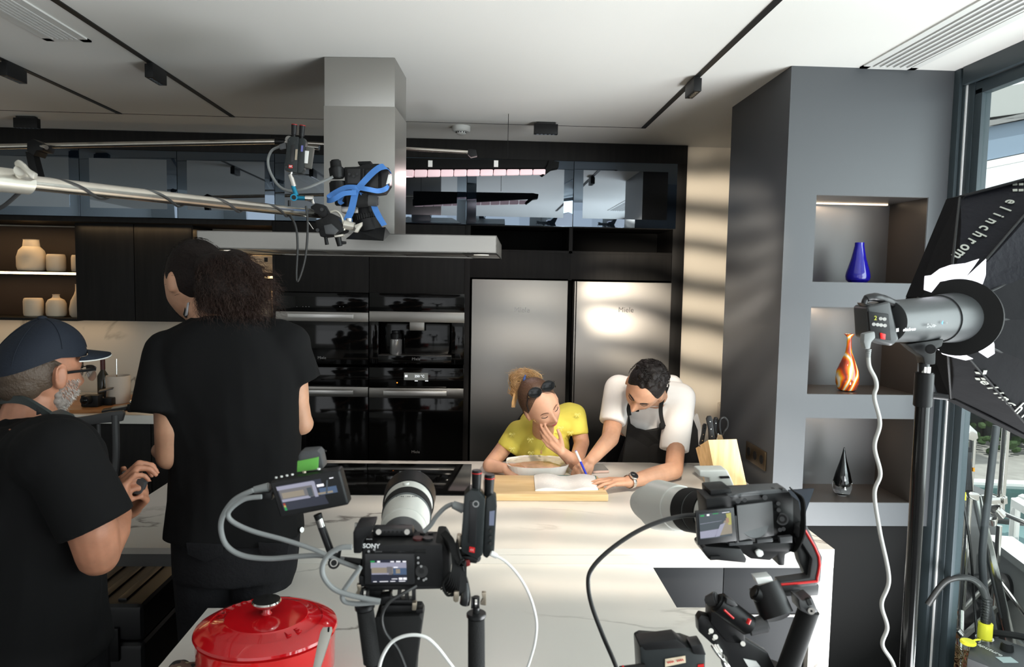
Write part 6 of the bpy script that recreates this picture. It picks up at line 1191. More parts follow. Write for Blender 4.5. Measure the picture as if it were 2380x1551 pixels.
text('aputure', Wz(2302, 1512, z_t) + V((0, 0, .001)), .03, (.35, -1, 0), (1, .35, 0), M_tag, t)
q = Wz(2288, 1490, z_t); MB().cyl(q, q + V((0, 0, .012)), .032, n=24).obj('socket_flange', M_chrome, t); MB().cyl(q + V((0, 0, .01)), q + V((0, 0, .075)), .026, n=24, b=.003).obj('yellow_plug', mat('plug_yellow', (.85, .78, .05), .45), t)
MB().tube([q + V((0, 0, .075)), q + V((0, 0, .16)), q + V((-.02, .02, .22)), q + V((-.07, .03, .245)), q + V((-.14, .05, .22)), q + V((-.2, .06, .12))], [.017, .016, .013, .012, .012, .012], n=14).obj('plug_cable', M_blkcable, t)
for k in range(9): z_ = .08 + k * .011; MB().cyl(q + V((0, 0, z_)), q + V((0, 0, z_ + .005)), .019, n=16).obj('cable_ridge', M_blkcable, t)
q2 = Wz(2250, 1497, z_t + .01); MB().cyl(q2 + V((0, 0, 0)), q2 + V((0, 0, .012)), .028, n=20, b=.003).obj('yellow_cap', MATS['plug_yellow'], t); MB().tube([q2, (q2 + q) / 2 + V((0, 0, .01)), q], .004).obj('cap_lanyard', MATS['plug_yellow'], t)
q = Wz(2330, 1485, z_t); MB().tube([q + V((-.05, .03, .01)), q + V((.0, .0, .02)), q + V((.07, -.03, .02)), q + V((.16, -.1, .02))], .014, n=8).obj('woven_strap', M_rubber, t)
# black bag, case and plant pot
p = W(2275, 1400, 3.45); m = MB()
for i in range(14): m.ell((p.x + random.uniform(-.14, .16), 3.5 + random.uniform(-.06, .06), p.z + random.uniform(-.08, .12)), (.09, .07, .07), u=12, v=8)
m.box((p.x - .16, 3.42, p.z - .16), (p.x + .2, 3.58, p.z - .02)); t = m.obj('equipment_bag', mat('vinyl_black', (.03, .03, .032), .35, bump=.5, bscale=9), remesh=.014, smooth_it=4); tag(t, 'shiny black vinyl equipment bag heaped among the stand legs', 'bag')
B((p.x - .3, 3.36, -.015), (p.x + .26, 3.66, p.z - .16), 'equipment_crate', M_blk); tag(bpy.data.objects['equipment_crate'], 'black crate under the vinyl equipment bag outside', 'crate')
B((p.x - .3, 3.75, -.015), (p.x + .3, 4.15, .62), 'roller_case', mat('case_grey', (.12, .125, .13), .5), b=.02); tag(bpy.data.objects['roller_case'], 'grey roller case standing behind the bag outside', 'case')
q = Wz(2222, 1535, .12); t = thing('plant_pot', (q.x, q.y, -.02), 'terracotta pot of dry brown plant at the foot of the window frame', 'plant')
MB().lathe([(.001, 0), (.10, 0), (.13, .12), (.135, .14), (.12, .14), (.11, .12), (.001, .12)], (q.x, q.y, -.02), n=28).obj('pot', mat('terracotta', (.35, .07, .04), .7), t); m = MB()
for i in range(70): a, r_ = random.uniform(0, 6.28), random.uniform(.0, .09); b0 = V((q.x + r_ * math.cos(a), q.y + r_ * math.sin(a), .10)); m.tube([b0, b0 + V((random.uniform(-.03, .03), random.uniform(-.03, .03), .05)), b0 + V((random.uniform(-.07, .07), random.uniform(-.07, .07), random.uniform(.03, .11)))], .0018, n=4, sm=2)
m.obj('dry_stems', mat('dry_brown', (.28, .19, .09), .8), t)['kind'] = 'stuff'
# neighbouring canopy high outside
t = thing('neighbour_canopy', W(2400, 300, 5.5), 'grey canopy with blue glazed band on the building outside the window', 'canopy')
MB().ppoly([(2200, 225), (2600, 155), (2600, 230), (2200, 312)], 5.5, .6, 0).obj('soffit', mat('soffit_grey', (.40, .41, .40), .7), t, sm=False); MB().ppoly([(2200, 285), (2420, 272), (2600, 250), (2600, 231), (2200, 313)], 5.45, .04, 0).obj('soffit_edge', mat('soffit_dark', (.25, .25, .25), .7), t, sm=False)
MB().ppoly([(2200, 314), (2600, 232), (2600, 310), (2200, 392)], 5.5, .3, 0).obj('glazed_band', mat('band_blue', (.22, .29, .38), .3), t, sm=False); MB().ppoly([(2200, 394), (2600, 312), (2600, 330), (2200, 410)], 5.48, .3, 0).obj('gutter', M_wht, t, sm=False)
x_ = W(2700, 700, 5.6).x; MB().cyl((x_, 5.6, -.02), (x_, 5.6, W(2700, 300, 5.6).z), .08, n=12).obj('post', M_wht, t); x2 = W(2180, 300, 5.7).x
MB().cyl((x2, 5.7, -.02), (x2, 5.7, W(2180, 318, 5.7).z), .06, n=12).obj('post', M_wht, t)
# ================================================================== PEOPLE
def g2(x, z, cx, cz, sx, sz): return math.exp(-((x - cx) / sx) ** 2 / 2 - ((z - cz) / sz) ** 2 / 2)
def head_shape(m, M, sc=1.0, fem=False, jaw=1.0, nose=1.0):
    """dense sphere shaped into a head: face towards -y, crown +z, metres; M places it"""
    u, v = 96, 72; vs = []
    for j in range(v + 1):
        b = math.pi * j / v
        for i in range(u):
            a = 2 * math.pi * i / u; x, y, z = math.sin(b) * math.sin(a), -math.sin(b) * math.cos(a), math.cos(b)
            X, Y, Z = x * .076, y * .094, z * .113
            if z < 0: k = 1 - (.30 if fem else .22) / jaw * (-z) ** 1.3; X *= k; Y *= (1 - .10 * (-z)) if y < 0 else (1 - .45 * (-z) ** .8)
            if y < 0: Y = Y * (1 - .06 * max(0, 1 - abs(z)) ) - .004 * (z < 0) * math.sin(math.pi * min(1, -z))
            if y > 0: Y *= 1.06 if z > -.2 else 1.0
            if y < -.15:
                f = min(1, (-y - .15) / .25); d = 0
                d += .0045 * (g2(abs(X), Z, .026, .022, .020, .008) + .4 * g2(X, Z, 0, .024, .012, .01)) * (.5 if fem else 1.2)
                d -= .0105 * g2(abs(X), Z, .031, .004, .014, .010); d += .0045 * g2(abs(X), Z, .031, .003, .0105, .0065)
                d += nose * (.0235 * g2(X, Z, 0, -.031, .0085, .010) + .016 * g2(X, Z, 0, -.014, .0072, .016) + .009 * g2(abs(X), Z, .0125, -.036, .0055, .006))
                d += .0085 * g2(X, Z, 0, -.061, .016, .0052) + .0085 * g2(X, Z, 0, -.072, .014, .0052) - .004 * g2(X, Z, 0, -.0665, .02, .0025) - .003 * g2(X, Z, 0, -.082, .016, .006)
                d += .0105 * g2(X, Z, 0, -.098, .016, .012) + .005 * g2(abs(X), Z, .043, -.020, .014, .016)
                Y -= d * f
            vs.append(M @ (V((X, Y, Z)) * sc))
    fs = [(j * u + i, (j + 1) * u + i, (j + 1) * u + (i + 1) % u, j * u + (i + 1) % u) for j in range(v) for i in range(u)]
    m._new(vs, fs)
    for s_ in (-1, 1):
        R_ = M.to_3x3() @ Matrix.Rotation(.35 * s_, 3, 'Z') @ Matrix.Rotation(-.2, 3, 'X')
        m.ell(M @ (V((s_ * .0775, .006, -.008)) * sc), (.0065 * sc, .017 * sc, .029 * sc), R_, 14, 10); m.ell(M @ (V((s_ * .0815, .013, -.001)) * sc), (.005 * sc, .013 * sc, .024 * sc), R_, 12, 8)
    return BVHTree.FromPolygons(vs, fs)
def face_pt(T, M, x, z, out=0.0, sc=1.0):
    o_ = M @ (V((x, -.2, z)) * sc); d_ = (M.to_3x3() @ V((0, 1, 0))).normalized(); h_ = T.ray_cast(o_, d_)
    return (h_[0] if h_[0] else M @ (V((x, -.09, z)) * sc)) - d_ * out
def facial(T, M, par, sc, brow, lip, lash, fem, browm, open_=0):
    for s_ in (-1, 1):
        MB().tube([face_pt(T, M, s_ * x, z, .0008, sc) for x, z in ((.014, .019), (.024, .0235), (.036, .0235), (.046, .017))], [brow * .8, brow, brow * .9, brow * .5], n=6).obj('eyebrow', browm, par)
        MB().tube([face_pt(T, M, s_ * x, z, .0006, sc) for x, z in ((.020, .000), (.026, -.0025), (.033, -.0035), (.041, -.001), (.046, .002))], lash, n=5).obj('eyelashes', M_lash, par)
        MB().tube([face_pt(T, M, s_ * x, z, .0003, sc) for x, z in ((.021, .006), (.031, .010), (.042, .006))], .0006, n=4).obj('eyelid_crease', M_crease, par)
    if lip:
        m = MB()
        for zc, hh, ww in ((-.0612, .0034, .021), (-.0710, .0042, .019)):
            N = 14; top_, bot_ = [], []
            for i in range(N + 1):
                u_ = i / N * 2 - 1; k = (1 - abs(u_) ** 2.2); top_.append(face_pt(T, M, u_ * ww, zc + hh * k + (-.0012 * g2(u_, 0, 0, 0, .2, 1) if zc > -.065 else 0) , .0010 * k + .0002, sc)); bot_.append(face_pt(T, M, u_ * ww, zc - hh * k, .0010 * k + .0002, sc))
            mid = [face_pt(T, M, (i / N * 2 - 1) * ww, zc, .0022 * (1 - abs(i / N * 2 - 1) ** 2.2) + .0003, sc) for i in range(N + 1)]
            m._new(top_ + mid + bot_, [(r_ * (N + 1) + i, r_ * (N + 1) + i + 1, (r_ + 1) * (N + 1) + i + 1, (r_ + 1) * (N + 1) + i) for r_ in range(2) for i in range(N)])
        m.obj('lips', lip, par)
M_lash = mat('lashes', (.02, .012, .01), .6); M_crease = mat('lid_crease', (.30, .14, .10), .6)
def frame(fwd, up):
    """head matrix: face looks along fwd"""
    f = V(fwd).normalized(); u = V(up); u = (u - f * u.dot(f)).normalized(); x = (-f).cross(u).normalized() * -1
    x = u.cross(f).normalized() * -1; x = (f * -1).cross(u) * -1
    y = -f; x = y.cross(u); return Matrix((x, y, u)).transposed()
def hand(m, wr, d, n, side, curl=(.3, .35, .4, .45), spread=.12, thumb=(.5, .5), sc=1.0, tcurl=.3, wr_r=.026):
    """wr wrist, d wrist->knuckles, n back-of-hand normal, side +-1 = which way the thumb lies"""
    d = V(d).normalized(); n = V(n); n = (n - d * n.dot(d)).normalized(); s = d.cross(n) * side
    offs = (.030, .010, -.010, -.028); Ls = ((.042, .026, .021), (.046, .030, .022), (.042, .027, .021), (.033, .020, .018)); K = []
    for i, o_ in enumerate(offs):
        k = wr + (d * (.086 - .006 * abs(i - 1)) + s * o_ * .95) * sc; K.append(k)
        m.cap(wr + (d * .012 + s * o_ * .55) * sc, k, .0135 * sc, .0105 * sc)
        a = spread * (1.5 - i) * .5; dir0 = (d * math.cos(a) + s * math.sin(a)).normalized(); p = k; c = curl[i] if isinstance(curl, (tuple, list)) else curl; ang = c * .8
        for j, L in enumerate(Ls[i]):
            q = p + (dir0 * math.cos(ang) - n * math.sin(ang)) * L * sc; m.cap(p, q, (.0092 - .0008 * j) * sc * (.88 if i == 3 else 1), (.0084 - .0010 * j) * sc * (.88 if i == 3 else 1), n=10, k=3); p = q; ang += c * (1.25 if j == 0 else .9)
    m.cap(wr + (d * .025) * sc, wr + (d * .07) * sc, .020 * sc, .016 * sc)
    b0 = wr + (d * .018 + s * .020 - n * .006) * sc; td = (d * math.cos(thumb[0]) + s * math.sin(thumb[0]) - n * thumb[1]).normalized(); b1 = b0 + td * .042 * sc
    td2 = (td * math.cos(tcurl) + d * math.sin(tcurl) - n * .1).normalized(); b2 = b1 + td2 * .032 * sc; td3 = (td2 * math.cos(tcurl) + (d - s * .6).normalized() * math.sin(tcurl)).normalized(); b3 = b2 + td3 * .024 * sc
    m.cap(b0, b1, .0155 * sc, .0115 * sc); m.cap(b1, b2, .0108 * sc, .0098 * sc); m.cap(b2, b3, .0098 * sc, .008 * sc)
    return K
def torso(m, c, rx, ry, rz, R=None): m.ell(c, (rx, ry, rz), R, 28, 18)
def strands(m, roots, dirs, length, amp, r=.0006, seg=10, grav=.0, curl=6, n=3, wander=.35):
    for p0, d0 in zip(roots, dirs):
        d_ = d0.normalized(); L = length * random.uniform(.5, 1.1); ph = random.random() * 6.28; bs = basis(d_); P = []; cur = V(p0); step = L / seg
        cf = curl * random.uniform(.7, 1.3)
        for i in range(seg + 1):
            t_ = i / seg; P.append(cur + bs @ V((math.cos(ph + cf * t_ * 6.28 / 3), math.sin(ph + cf * t_ * 6.28 / 3), 0)) * amp * min(1, t_ * 3)); d_ = (d_ + V((0, 0, -grav)) * step * 10 + V((random.gauss(0, 1), random.gauss(0, 1), random.gauss(0, 1))) * wander * .2).normalized(); cur = cur + d_ * step
        m.tube(P, r, n=n, sm=1, taper=.4)
def ptm(T, o_, d_):
    h_ = T.ray_cast(o_, d_); return h_
# ------------------------------------------------------------------ PERSON 1: long curly hair, back to the camera
Yp = 2.06
def w1(px, py, dy=0): return W(px, py, Yp + dy)
sc = 1.04
hc = w1(455, 660, .07); fwd = V((-.76, .50, -.42)); Mh = Matrix.Translation(hc) @ frame(fwd, (0.02, .1, 1)).to_4x4()
m = MB(); T1 = head_shape(m, Mh, sc)
nk0, nk1 = w1(470, 705, .05), w1(520, 770, 0); m.cap(nk0, nk1, .058, .068)
sl, sr = w1(392, 818, -.02), w1(672, 800, .0); ch = w1(530, 860, .02); pel = V((w1(548, 1250).x, Yp + .0, .98))
m.cap(sl, sr, .046, .046); m.ell(ch, (.14, .085, .18)); m.cap(ch, pel, .10, .11); m.ell(pel, (.13, .10, .10))
el, er = w1(393, 1062, -.07), w1(702, 985, .02)
m.cap(sl, w1(395, 1000, -.075), .048, .040); m.cap(w1(395, 1000, -.075), el, .041, .036); hl = V((-.72, Yp + .25, 1.16)); hl = w1(455, 1030, .24); m.cap(el, hl, .036, .025)
m.cap(sr, w1(688, 930, .01), .046, .038); m.cap(w1(688, 930, .01), er, .036, .030); hr = w1(640, 1000, .27); m.cap(er, hr, .034, .024)
m.cap(w1(392, 1052, -.08), w1(372, 1048, -.05), .026, .024)
hand(m, hl, (.55, .35, .1), (-.3, .2, 1), 1, (.7, .75, .8, .85)); hand(m, hr, (-.5, .35, .1), (.3, .2, 1), -1, (.7, .75, .8, .85))
for sx, kx, ax_ in ((-.085, -.10, -.11), (.085, .06, .04)):
    hp = pel + V((sx, 0, -.03)); kn = V((pel.x + kx - (.0 if sx < 0 else .02), Yp + .02, .52)); an = V((pel.x + ax_ , Yp + .0, .09))
    m.cap(hp, kn, .085, .055); m.cap(kn, an, .052, .036)
p1 = m.obj('person', M_skin2, remesh=.005, smooth_it=4)
tag(p1, 'standing person with long dark curly hair, black T-shirt and black jeans, back to camera', 'person')
# shoes
for ax_ in (-.11, .04):
    an = V((pel.x + ax_, Yp, 0)); m = MB(); m.box(an + V((-.045, -.09, .0)), an + V((.045, .17, .025)), .01); m.ell(an + V((0, .05, .045)), (.042, .12, .035)); m.cap(an + V((0, -.03, .06)), an + V((0, -.03, .11)), .045, .045); m.obj('shoe', M_rubber, p1)
# T-shirt
m = MB()
m.cap(sl + V((.0, 0, -.005)), w1(374, 962, -.06), .068, .080, flat=True, n=24); m.cap(w1(655, 800), w1(700, 893, .01), .062, .052, flat=True, n=24); m.cap(sr + V((-.01, 0, -.005)), w1(704, 890, .01), .066, .056, flat=True, n=24)
m.cap(sl + V((.03, 0, .002)), sr + V((-.03, 0, .012)), .062, .062); m.cap(sl + V((.015, 0.01, 0)), w1(480, 775, 0), .066, .06); m.cap(sr, w1(580, 775, 0), .062, .06)
hem = 1239
N = 30; prof = [(745, 470, 610, .07), (765, 430, 640, .095), (790, 372, 680, .105), (830, 358, 700, .118), (880, 362, 704, .124), (960, 375, 700, .125), (1050, 402, 697, .125), (1150, 400, 696, .13), (1215, 392, 702, .135), (hem, 390, 704, .137)]
vs = []
for r_, (py, x0, x1, dpt) in enumerate(prof):
    a, b = w1(x0, py), w1(x1, py); c_ = (a + b) / 2; rx = (b.x - a.x) / 2
    for i in range(N):
        t_ = 2 * math.pi * i / N; ca, sa = math.cos(t_), math.sin(t_); e = .82
        x = math.copysign(abs(ca) ** e, ca) * rx; y = math.copysign(abs(sa) ** e, sa) * dpt
        fold = .006 * math.sin(t_ * 7 + py * .012) * min(1, (py - 745) / 200) if sa < .3 else 0
        vs.append(V((c_.x + x, Yp + .0 + y - fold, c_.z + (.02 * (-sa) * (r_ < 2)))))
nn = len(prof); m._new(vs, [(r_ * N + i, r_ * N + (i + 1) % N, (r_ + 1) * N + (i + 1) % N, (r_ + 1) * N + i) for r_ in range(nn - 1) for i in range(N)] + [tuple(range(N)), tuple(range((nn - 1) * N, nn * N))])
m.obj('t_shirt', M_tee, p1, remesh=.008, smooth_it=4)
# jeans
m = MB()
vs = []; prof = [(1205, 404, 690, .12), (1240, 402, 697, .13), (1300, 404, 692, .13), (1330, 405, 688, .125)]
for r_, (py, x0, x1, dpt) in enumerate(prof):
    a, b = w1(x0, py), w1(x1, py); c_ = (a + b) / 2; rx = (b.x - a.x) / 2
    for i in range(N):
        t_ = 2 * math.pi * i / N; vs.append(V((c_.x + math.cos(t_) * rx, Yp + math.sin(t_) * dpt, c_.z)))
nn = len(prof); m._new(vs, [(r_ * N + i, r_ * N + (i + 1) % N, (r_ + 1) * N + (i + 1) % N, (r_ + 1) * N + i) for r_ in range(nn - 1) for i in range(N)] + [tuple(range(N)), tuple(range((nn - 1) * N, nn * N))])
for x0, y0, x1, y1, r0, r1, an in ((482, 1320, 482, 1500, .094, .078, V((pel.x - .11, Yp, .10))), (612, 1320, 578, 1480, .094, .070, V((pel.x + .04, Yp, .10)))):
    kn = w1(x1, y1, .01); m.cap(w1(x0, y0), kn, r0, r1); m.cap(kn, an, r1 + .004, .062, flat=True)
m.obj('jeans', M_denim, p1, remesh=.008, smooth_it=3)
for a_, b_ in ((432, 520), (600, 672)):
    q = [w1(a_, 1262, -.138), w1(b_, 1266, -.138), w1(b_ - 4, 1290, -.136), w1((a_ + b_) / 2, 1308, -.136), w1(a_ + 4, 1290, -.136)]
    MB().prism(q, (0, .004, 0), .001).obj('back_pocket', M_denim, p1)
MB().cyl(w1(697, 1232, -.03), w1(702, 1232, -.035), .008, n=14).obj('key_fob', M_chrome, p1)
# hair: scalp cap and large frizzy ponytail
M_hair1 = mat('hair_dark_brown', (.011, .007, .006), .6, spec=.2, bump=.3, bscale=120); M_hair1b = mat('hair_strand_brown', (.030, .016, .012), .6, spec=.25)
m = MB(); m.ell(Mh @ (V((0, .016, .020)) * sc), (.083, .096, .108), Mh.to_3x3(), 32, 22)
m.obj('scalp_hair', M_hair1, p1, remesh=.004, smooth_it=3)
m = MB(); lumps = [(486, 622, 34), (512, 610, 30), (548, 614, 36), (582, 636, 30), (508, 645, 44), (545, 640, 46), (522, 668, 60), (560, 670, 52), (555, 700, 40), (500, 690, 44), (588, 650, 26), (592, 690, 24), (540, 720, 30), (484, 672, 34)]
for px, py, r_ in lumps: m.ell(w1(px, py, -.03), pr(r_, Yp) * .93)
m.obj('ponytail', M_hair1, p1, remesh=.007, smooth_it=3)
roots, dirs = [], []
for k in range(4200):
    px, py, r_ = random.choice(lumps); c_ = w1(px, py, -.03); d_ = V((random.gauss(0, 1), random.gauss(0, 1) - .5, random.gauss(0, 1))).normalized(); roots.append(c_ + d_ * pr(r_, Yp) * .86); q = (d_ * .45 + V((.55, -.1, -.65))).normalized(); dirs.append(q)
m = MB(); strands(m, roots, dirs, .080, .0036, .00042, 13, .10, 9, wander=.14)
m.obj('hair_strands', M_hair1b, p1)['kind'] = 'stuff'
roots, dirs = [], []
for k in range(420):
    a = random.uniform(-1.1, 1.1); z_ = random.uniform(-.3, 1); v_ = V((math.sin(a * 1.6) * .084, .02 + math.cos(a * 1.6) * .095, .02 + z_ * .10)); 
    e_ = Mh @ (V((random.choice((-1, 1)) * .083 * math.sqrt(max(0, 1 - z_ ** 2)) * random.random(), .016, .020 + .108 * z_)) * sc)
for k in range(500):
    b = random.uniform(.15, 2.2); a = random.uniform(0, 2 * math.pi); v_ = V((.084 * math.sin(b) * math.cos(a), .016 + .097 * math.sin(b) * math.sin(a), .020 + .109 * math.cos(b))); p = Mh @ (v_ * sc); tgt = w1(515, 640, -.05); nrm = (Mh.to_3x3() @ V((v_.x / .084 ** 2, (v_.y - .016) / .097 ** 2, (v_.z - .02) / .109 ** 2))).normalized(); d_ = tgt - p; d_ = d_ - nrm * d_.dot(nrm)
    if d_.length > .01: roots.append(p); dirs.append(d_.normalized() - nrm * .12)
m = MB(); strands(m, roots, dirs, .03, .0004, .0006, 4, 0, 1, wander=.02); m.obj('combed_strands', M_hair1, p1)['kind'] = 'stuff'
m = MB()
for k in range(110):
    x, z = random.uniform(-.032, .032), random.uniform(-.085, -.050); q = face_pt(T1, Mh, x, z, 0, sc); m.tube([q, q + (Mh.to_3x3() @ V((x * 2, -.004, -.5))).normalized() * .006], .0004, n=3, sm=1)
m.obj('stubble', M_hair1, p1)['kind'] = 'stuff'
# headphone round the neck
M_hp = mat('headphone_silver', (.30, .30, .31), .35, .5)
t = thing('headphones', w1(440, 712, .0), 'silver and black headphones hanging round the neck of the curly-haired person', 'headphones')
MB().ppoly([(444, 692), (452, 690), (458, 700), (446, 735), (430, 740), (424, 732), (430, 708)], Yp + .0, .05, .004).obj('ear_cushion', M_rubber, t); MB().ppoly([(434, 704), (440, 702), (436, 734), (428, 736)], Yp - .012, .03, .003).obj('ear_cup', M_hp, t)
MB().tube([w1(446, 690, .02), w1(448, 684, .06), w1(470, 690, .13), w1(520, 700, .13)], .006).obj('headband', M_hp, t)
# ------------------------------------------------------------------ PERSON 2: man in cap at the left
Yq_ = 1.70
def w2(px, py, dy=0): return W(px, py, Yq_ + dy)
sc = 1.0
hc = w2(99, 866, .16); fwd = V((.454, .891, -.06)); Mh = Matrix.Translation(hc) @ frame(fwd, (0.05, 0.03, 1)).to_4x4()
m = MB(); T2 = head_shape(m, Mh, sc, nose=.82)
m.cap(Mh @ V((0, .022, -.075)), w2(62, 1000, .14), .060, .070)
m.ell(Mh @ V((-.086, .010, -.004)), (.010, .017, .031), Mh.to_3x3() @ Matrix.Rotation(-.45, 3, 'Z'), 14, 10); m.tube([Mh @ V(q) for q in ((-.088, -.004, .006), (-.093, .004, .026), (-.096, .018, .028), (-.097, .028, .012), (-.093, .022, -.014), (-.085, .008, -.032))], .0042, n=8)
sn, sf = w2(150, 1062, -.10), w2(20, 1075, .22); ch = w2(60, 1130, .04); pel = V((w2(60, 1400).x, Yq_ + .06, .92))
m.cap(sf, sn, .05, .055); m.ell(ch, (.12, .14, .15)); m.cap(ch, pel, .11, .11)
eb, wr = w2(228, 1290, -.08), w2(278, 1195, .05)
m.cap(sn, w2(215, 1230, -.10), .058, .052); m.cap(w2(215, 1230, -.10), eb, .053, .047); m.cap(eb, w2(262, 1235, -.02), .045, .038); m.cap(w2(262, 1235, -.02), wr, .038, .028)
K = hand(m, wr, V((.10, .10, 1)), V((-.9, -.5, .15)), -1, (.9, .85, .8, .8), thumb=(.7, .2), sc=1.02)
eb2, wr2 = w2(160, 1250, .35), w2(305, 1180, .18); m.cap(sf, eb2, .055, .045); m.cap(eb2, wr2, .042, .028); hand(m, wr2, V((.55, -.35, .65)), V((.7, .6, .1)), 1, (.8, .85, .9, .95), thumb=(.6, .4))
for s_ in (-.1, .1):
    kn = V((pel.x + .02, pel.y + s_, .5)); m.cap(pel + V((0, s_, 0)), kn, .09, .055); m.cap(kn, V((pel.x, pel.y + s_, .09)), .05, .036)
p2 = m.obj('person', M_skin3, remesh=.0045, smooth_it=4)
tag(p2, 'grey-bearded man in navy cap, glasses and black T-shirt at the left, seen in profile', 'person')
for s_ in (-.1, .1): an = V((pel.x, pel.y + s_, 0)); m = MB(); m.box(an + V((-.09, -.045, 0)), an + V((.17, .045, .025)), .01); m.ell(an + V((.05, 0, .045)), (.12, .042, .035)); m.cap(an + V((-.03, 0, .06)), an + V((-.03, 0, .11)), .045); m.obj('shoe', M_rubber, p2)
m = MB()
m.cap(sn + V((-.01, 0, .01)), w2(226, 1222, -.10), .078, .082, flat=True, n=26); m.cap(sf, w2(120, 1190, .3), .075, .08, flat=True, n=22); m.cap(sf, sn + V((-.03, 0, 0)), .082, .08)
m.cap(w2(58, 1010, .12), w2(62, 1070, .08), .068, .09); m.cap(w2(75, 1030, .08), sn + V((-.04, .03, -.01)), .065, .07); m.ell(w2(60, 1165, .05), (.185, .20, .19)); m.ell(w2(30, 1120, .05), (.19, .18, .13))
bt2 = V((w2(60, 1551).x, Yq_ + .05, .80)); m.cap(w2(60, 1200, .05), w2(75, 1420, .05), .165, .165); m.cap(w2(75, 1400, .05), bt2 + V((-.0, 0, 0)), .16, .17, flat=True)
m.cap(w2(120, 1080, -.02), w2(85, 1500, .0), .12, .13)
m.obj('t_shirt', M_tee, p2, remesh=.008, smooth_it=6)
m = MB(); m.cap(bt2 + V((0, 0, .06)), bt2 + V((0, 0, -.06)), .15, .15)
for s_ in (-.1, .1): kn = V((pel.x + .02, pel.y + s_, .5)); m.cap(V((pel.x, pel.y + s_, .8)), kn, .1, .085); m.cap(kn, V((pel.x, pel.y + s_, .10)), .085, .07, flat=True)
m.obj('trousers', M_denim, p2, remesh=.01)
# cap
M_cap = mat('cap_navy', (.005, .009, .018), .8, bump=.1, bscale=200); Rh = Mh.to_3x3()
def hl_(x, y, z): return Mh @ V((x, y, z))
m = MB(); N, K_ = 40, 12; vs = []
for j in range(K_ + 1):
    b = math.pi / 2 * (1 - j / K_) * .98 + .0; 
    for i in range(N):
        a = 2 * math.pi * i / N; x, y = math.cos(a), math.sin(a); r_ = math.sin(math.pi / 2 * (1 - j / K_)) ; zz = .094 * math.cos(math.pi / 2 * (1 - j / K_)) ** .9
        drop = .052 * max(0, y) ** 1.3 * r_; vs.append(hl_(x * .086 * max(r_, .01), .008 + y * .109 * max(r_, .01), .046 + zz - drop))
inn = [v.lerp(hl_(0, 0, .02), .035) for v in vs]; n_ = len(vs); f1 = [(j * N + i, j * N + (i + 1) % N, (j + 1) * N + (i + 1) % N, (j + 1) * N + i) for j in range(K_) for i in range(N)]
m._new(vs + inn, f1 + [tuple(n_ + q_ for q_ in f[::-1]) for f in f1] + [(i, n_ + i, n_ + (i + 1) % N, (i + 1) % N) for i in range(N)] + [tuple(range(K_ * N, K_ * N + N))])
cp_ = m.obj('cap', M_cap, p2)
m = MB(); N = 16; top_, bot_ = [], []
for r_ in range(5):
    for i in range(N + 1):
        a = math.pi * (1.0 + i / N); rr_ = r_ / 4; x = math.cos(a) * (.080 - .006 * rr_); y = -.045 + math.sin(a) * (.050 + .082 * rr_) ; z = .060 - .010 * rr_ - .014 * (x / .08) ** 2 ; top_.append(hl_(x, y, z)); bot_.append(hl_(x, y, z - .0035))
n_ = len(top_); f1 = [(r_ * (N + 1) + i, r_ * (N + 1) + i + 1, (r_ + 1) * (N + 1) + i + 1, (r_ + 1) * (N + 1) + i) for r_ in range(4) for i in range(N)]
m._new(top_ + bot_, f1 + [tuple(n_ + q_ for q_ in f[::-1]) for f in f1] + [(4 * (N + 1) + i, 4 * (N + 1) + i + 1, n_ + 4 * (N + 1) + i + 1, n_ + 4 * (N + 1) + i) for i in range(N)]); m.obj('peak', M_cap, cp_)
MB().tube([v - Rh.col[2] * .0045 for v in top_[4 * (N + 1):][:9]], .0018, n=6, sm=1).obj('piping', M_tag, cp_, label='thin white piping under the peak')
MB().ell(hl_(0, .008, .140), (.011, .011, .006)).obj('button', M_cap, cp_)
for k in range(6):
    a = k * math.pi / 3; P = [hl_(math.cos(a) * .087 * math.sin(b), .008 + math.sin(a) * .110 * math.sin(b), .0465 + .094 * math.cos(b) ** .9 - .052 * max(0, math.sin(a)) ** 1.3 * math.sin(b)) for b in [.05 + i * .19 for i in range(8)]]; MB().tube(P, .0009, n=5, sm=2).obj('seam', M_cap, cp_)
# hair, beard, ponytail
M_hair2 = mat('hair_grey_brown', (.085, .058, .040), .5, bump=.4, bscale=150); M_beard = mat('beard_grey', (.27, .23, .205), .8); M_beardw = mat('beard_white', (.62, .58, .54), .6)
m = MB(); m.ell(hl_(0, .018, .006), (.0802, .098, .070), Rh, 28, 18); m.ell(hl_(0, .055, -.02), (.066, .05, .06), Rh, 28, 18); m.obj('hair', M_hair2, p2, remesh=.0045, smooth_it=2)
bunlumps = [(18, 905, 32), (6, 890, 28), (10, 930, 26), (-6, 915, 30), (40, 888, 22)]
m = MB()
for px, py, r_ in bunlumps: m.ell(w2(px, py, .13), pr(r_, Yq_))
m.obj('hair_bun', M_hair2, p2, remesh=.006)
m = MB(); R2, D2 = [], []
for k in range(700):
    px, py, r_ = random.choice(bunlumps); d_ = V((random.gauss(0, 1), random.gauss(0, 1) - .8, random.gauss(0, 1))).normalized(); R2.append(w2(px, py, .13) + d_ * pr(r_, Yq_) * .97); D2.append((d_.cross(V((.3, .2, 1))) + d_ * .15).normalized())
strands(m, R2, D2, .030, .003, .0005, 8, .25, 5, wander=.3); 
for k in range(500):
    x = .083; y, z = random.uniform(-.01, .10), random.uniform(-.065, .03); nv_ = V((x * math.sqrt(max(.02, 1 - ((y - .026) / .095) ** 2 - ((z + .004) / .078) ** 2)), y, z)); p = Mh @ nv_; m.tube([p, p + Rh @ V((.003, .014, -.006)), p + Rh @ V((.001, .028, -.008))], .0006, n=3, sm=1)
m.obj('hair_strands', M_hair2, p2)['kind'] = 'stuff'
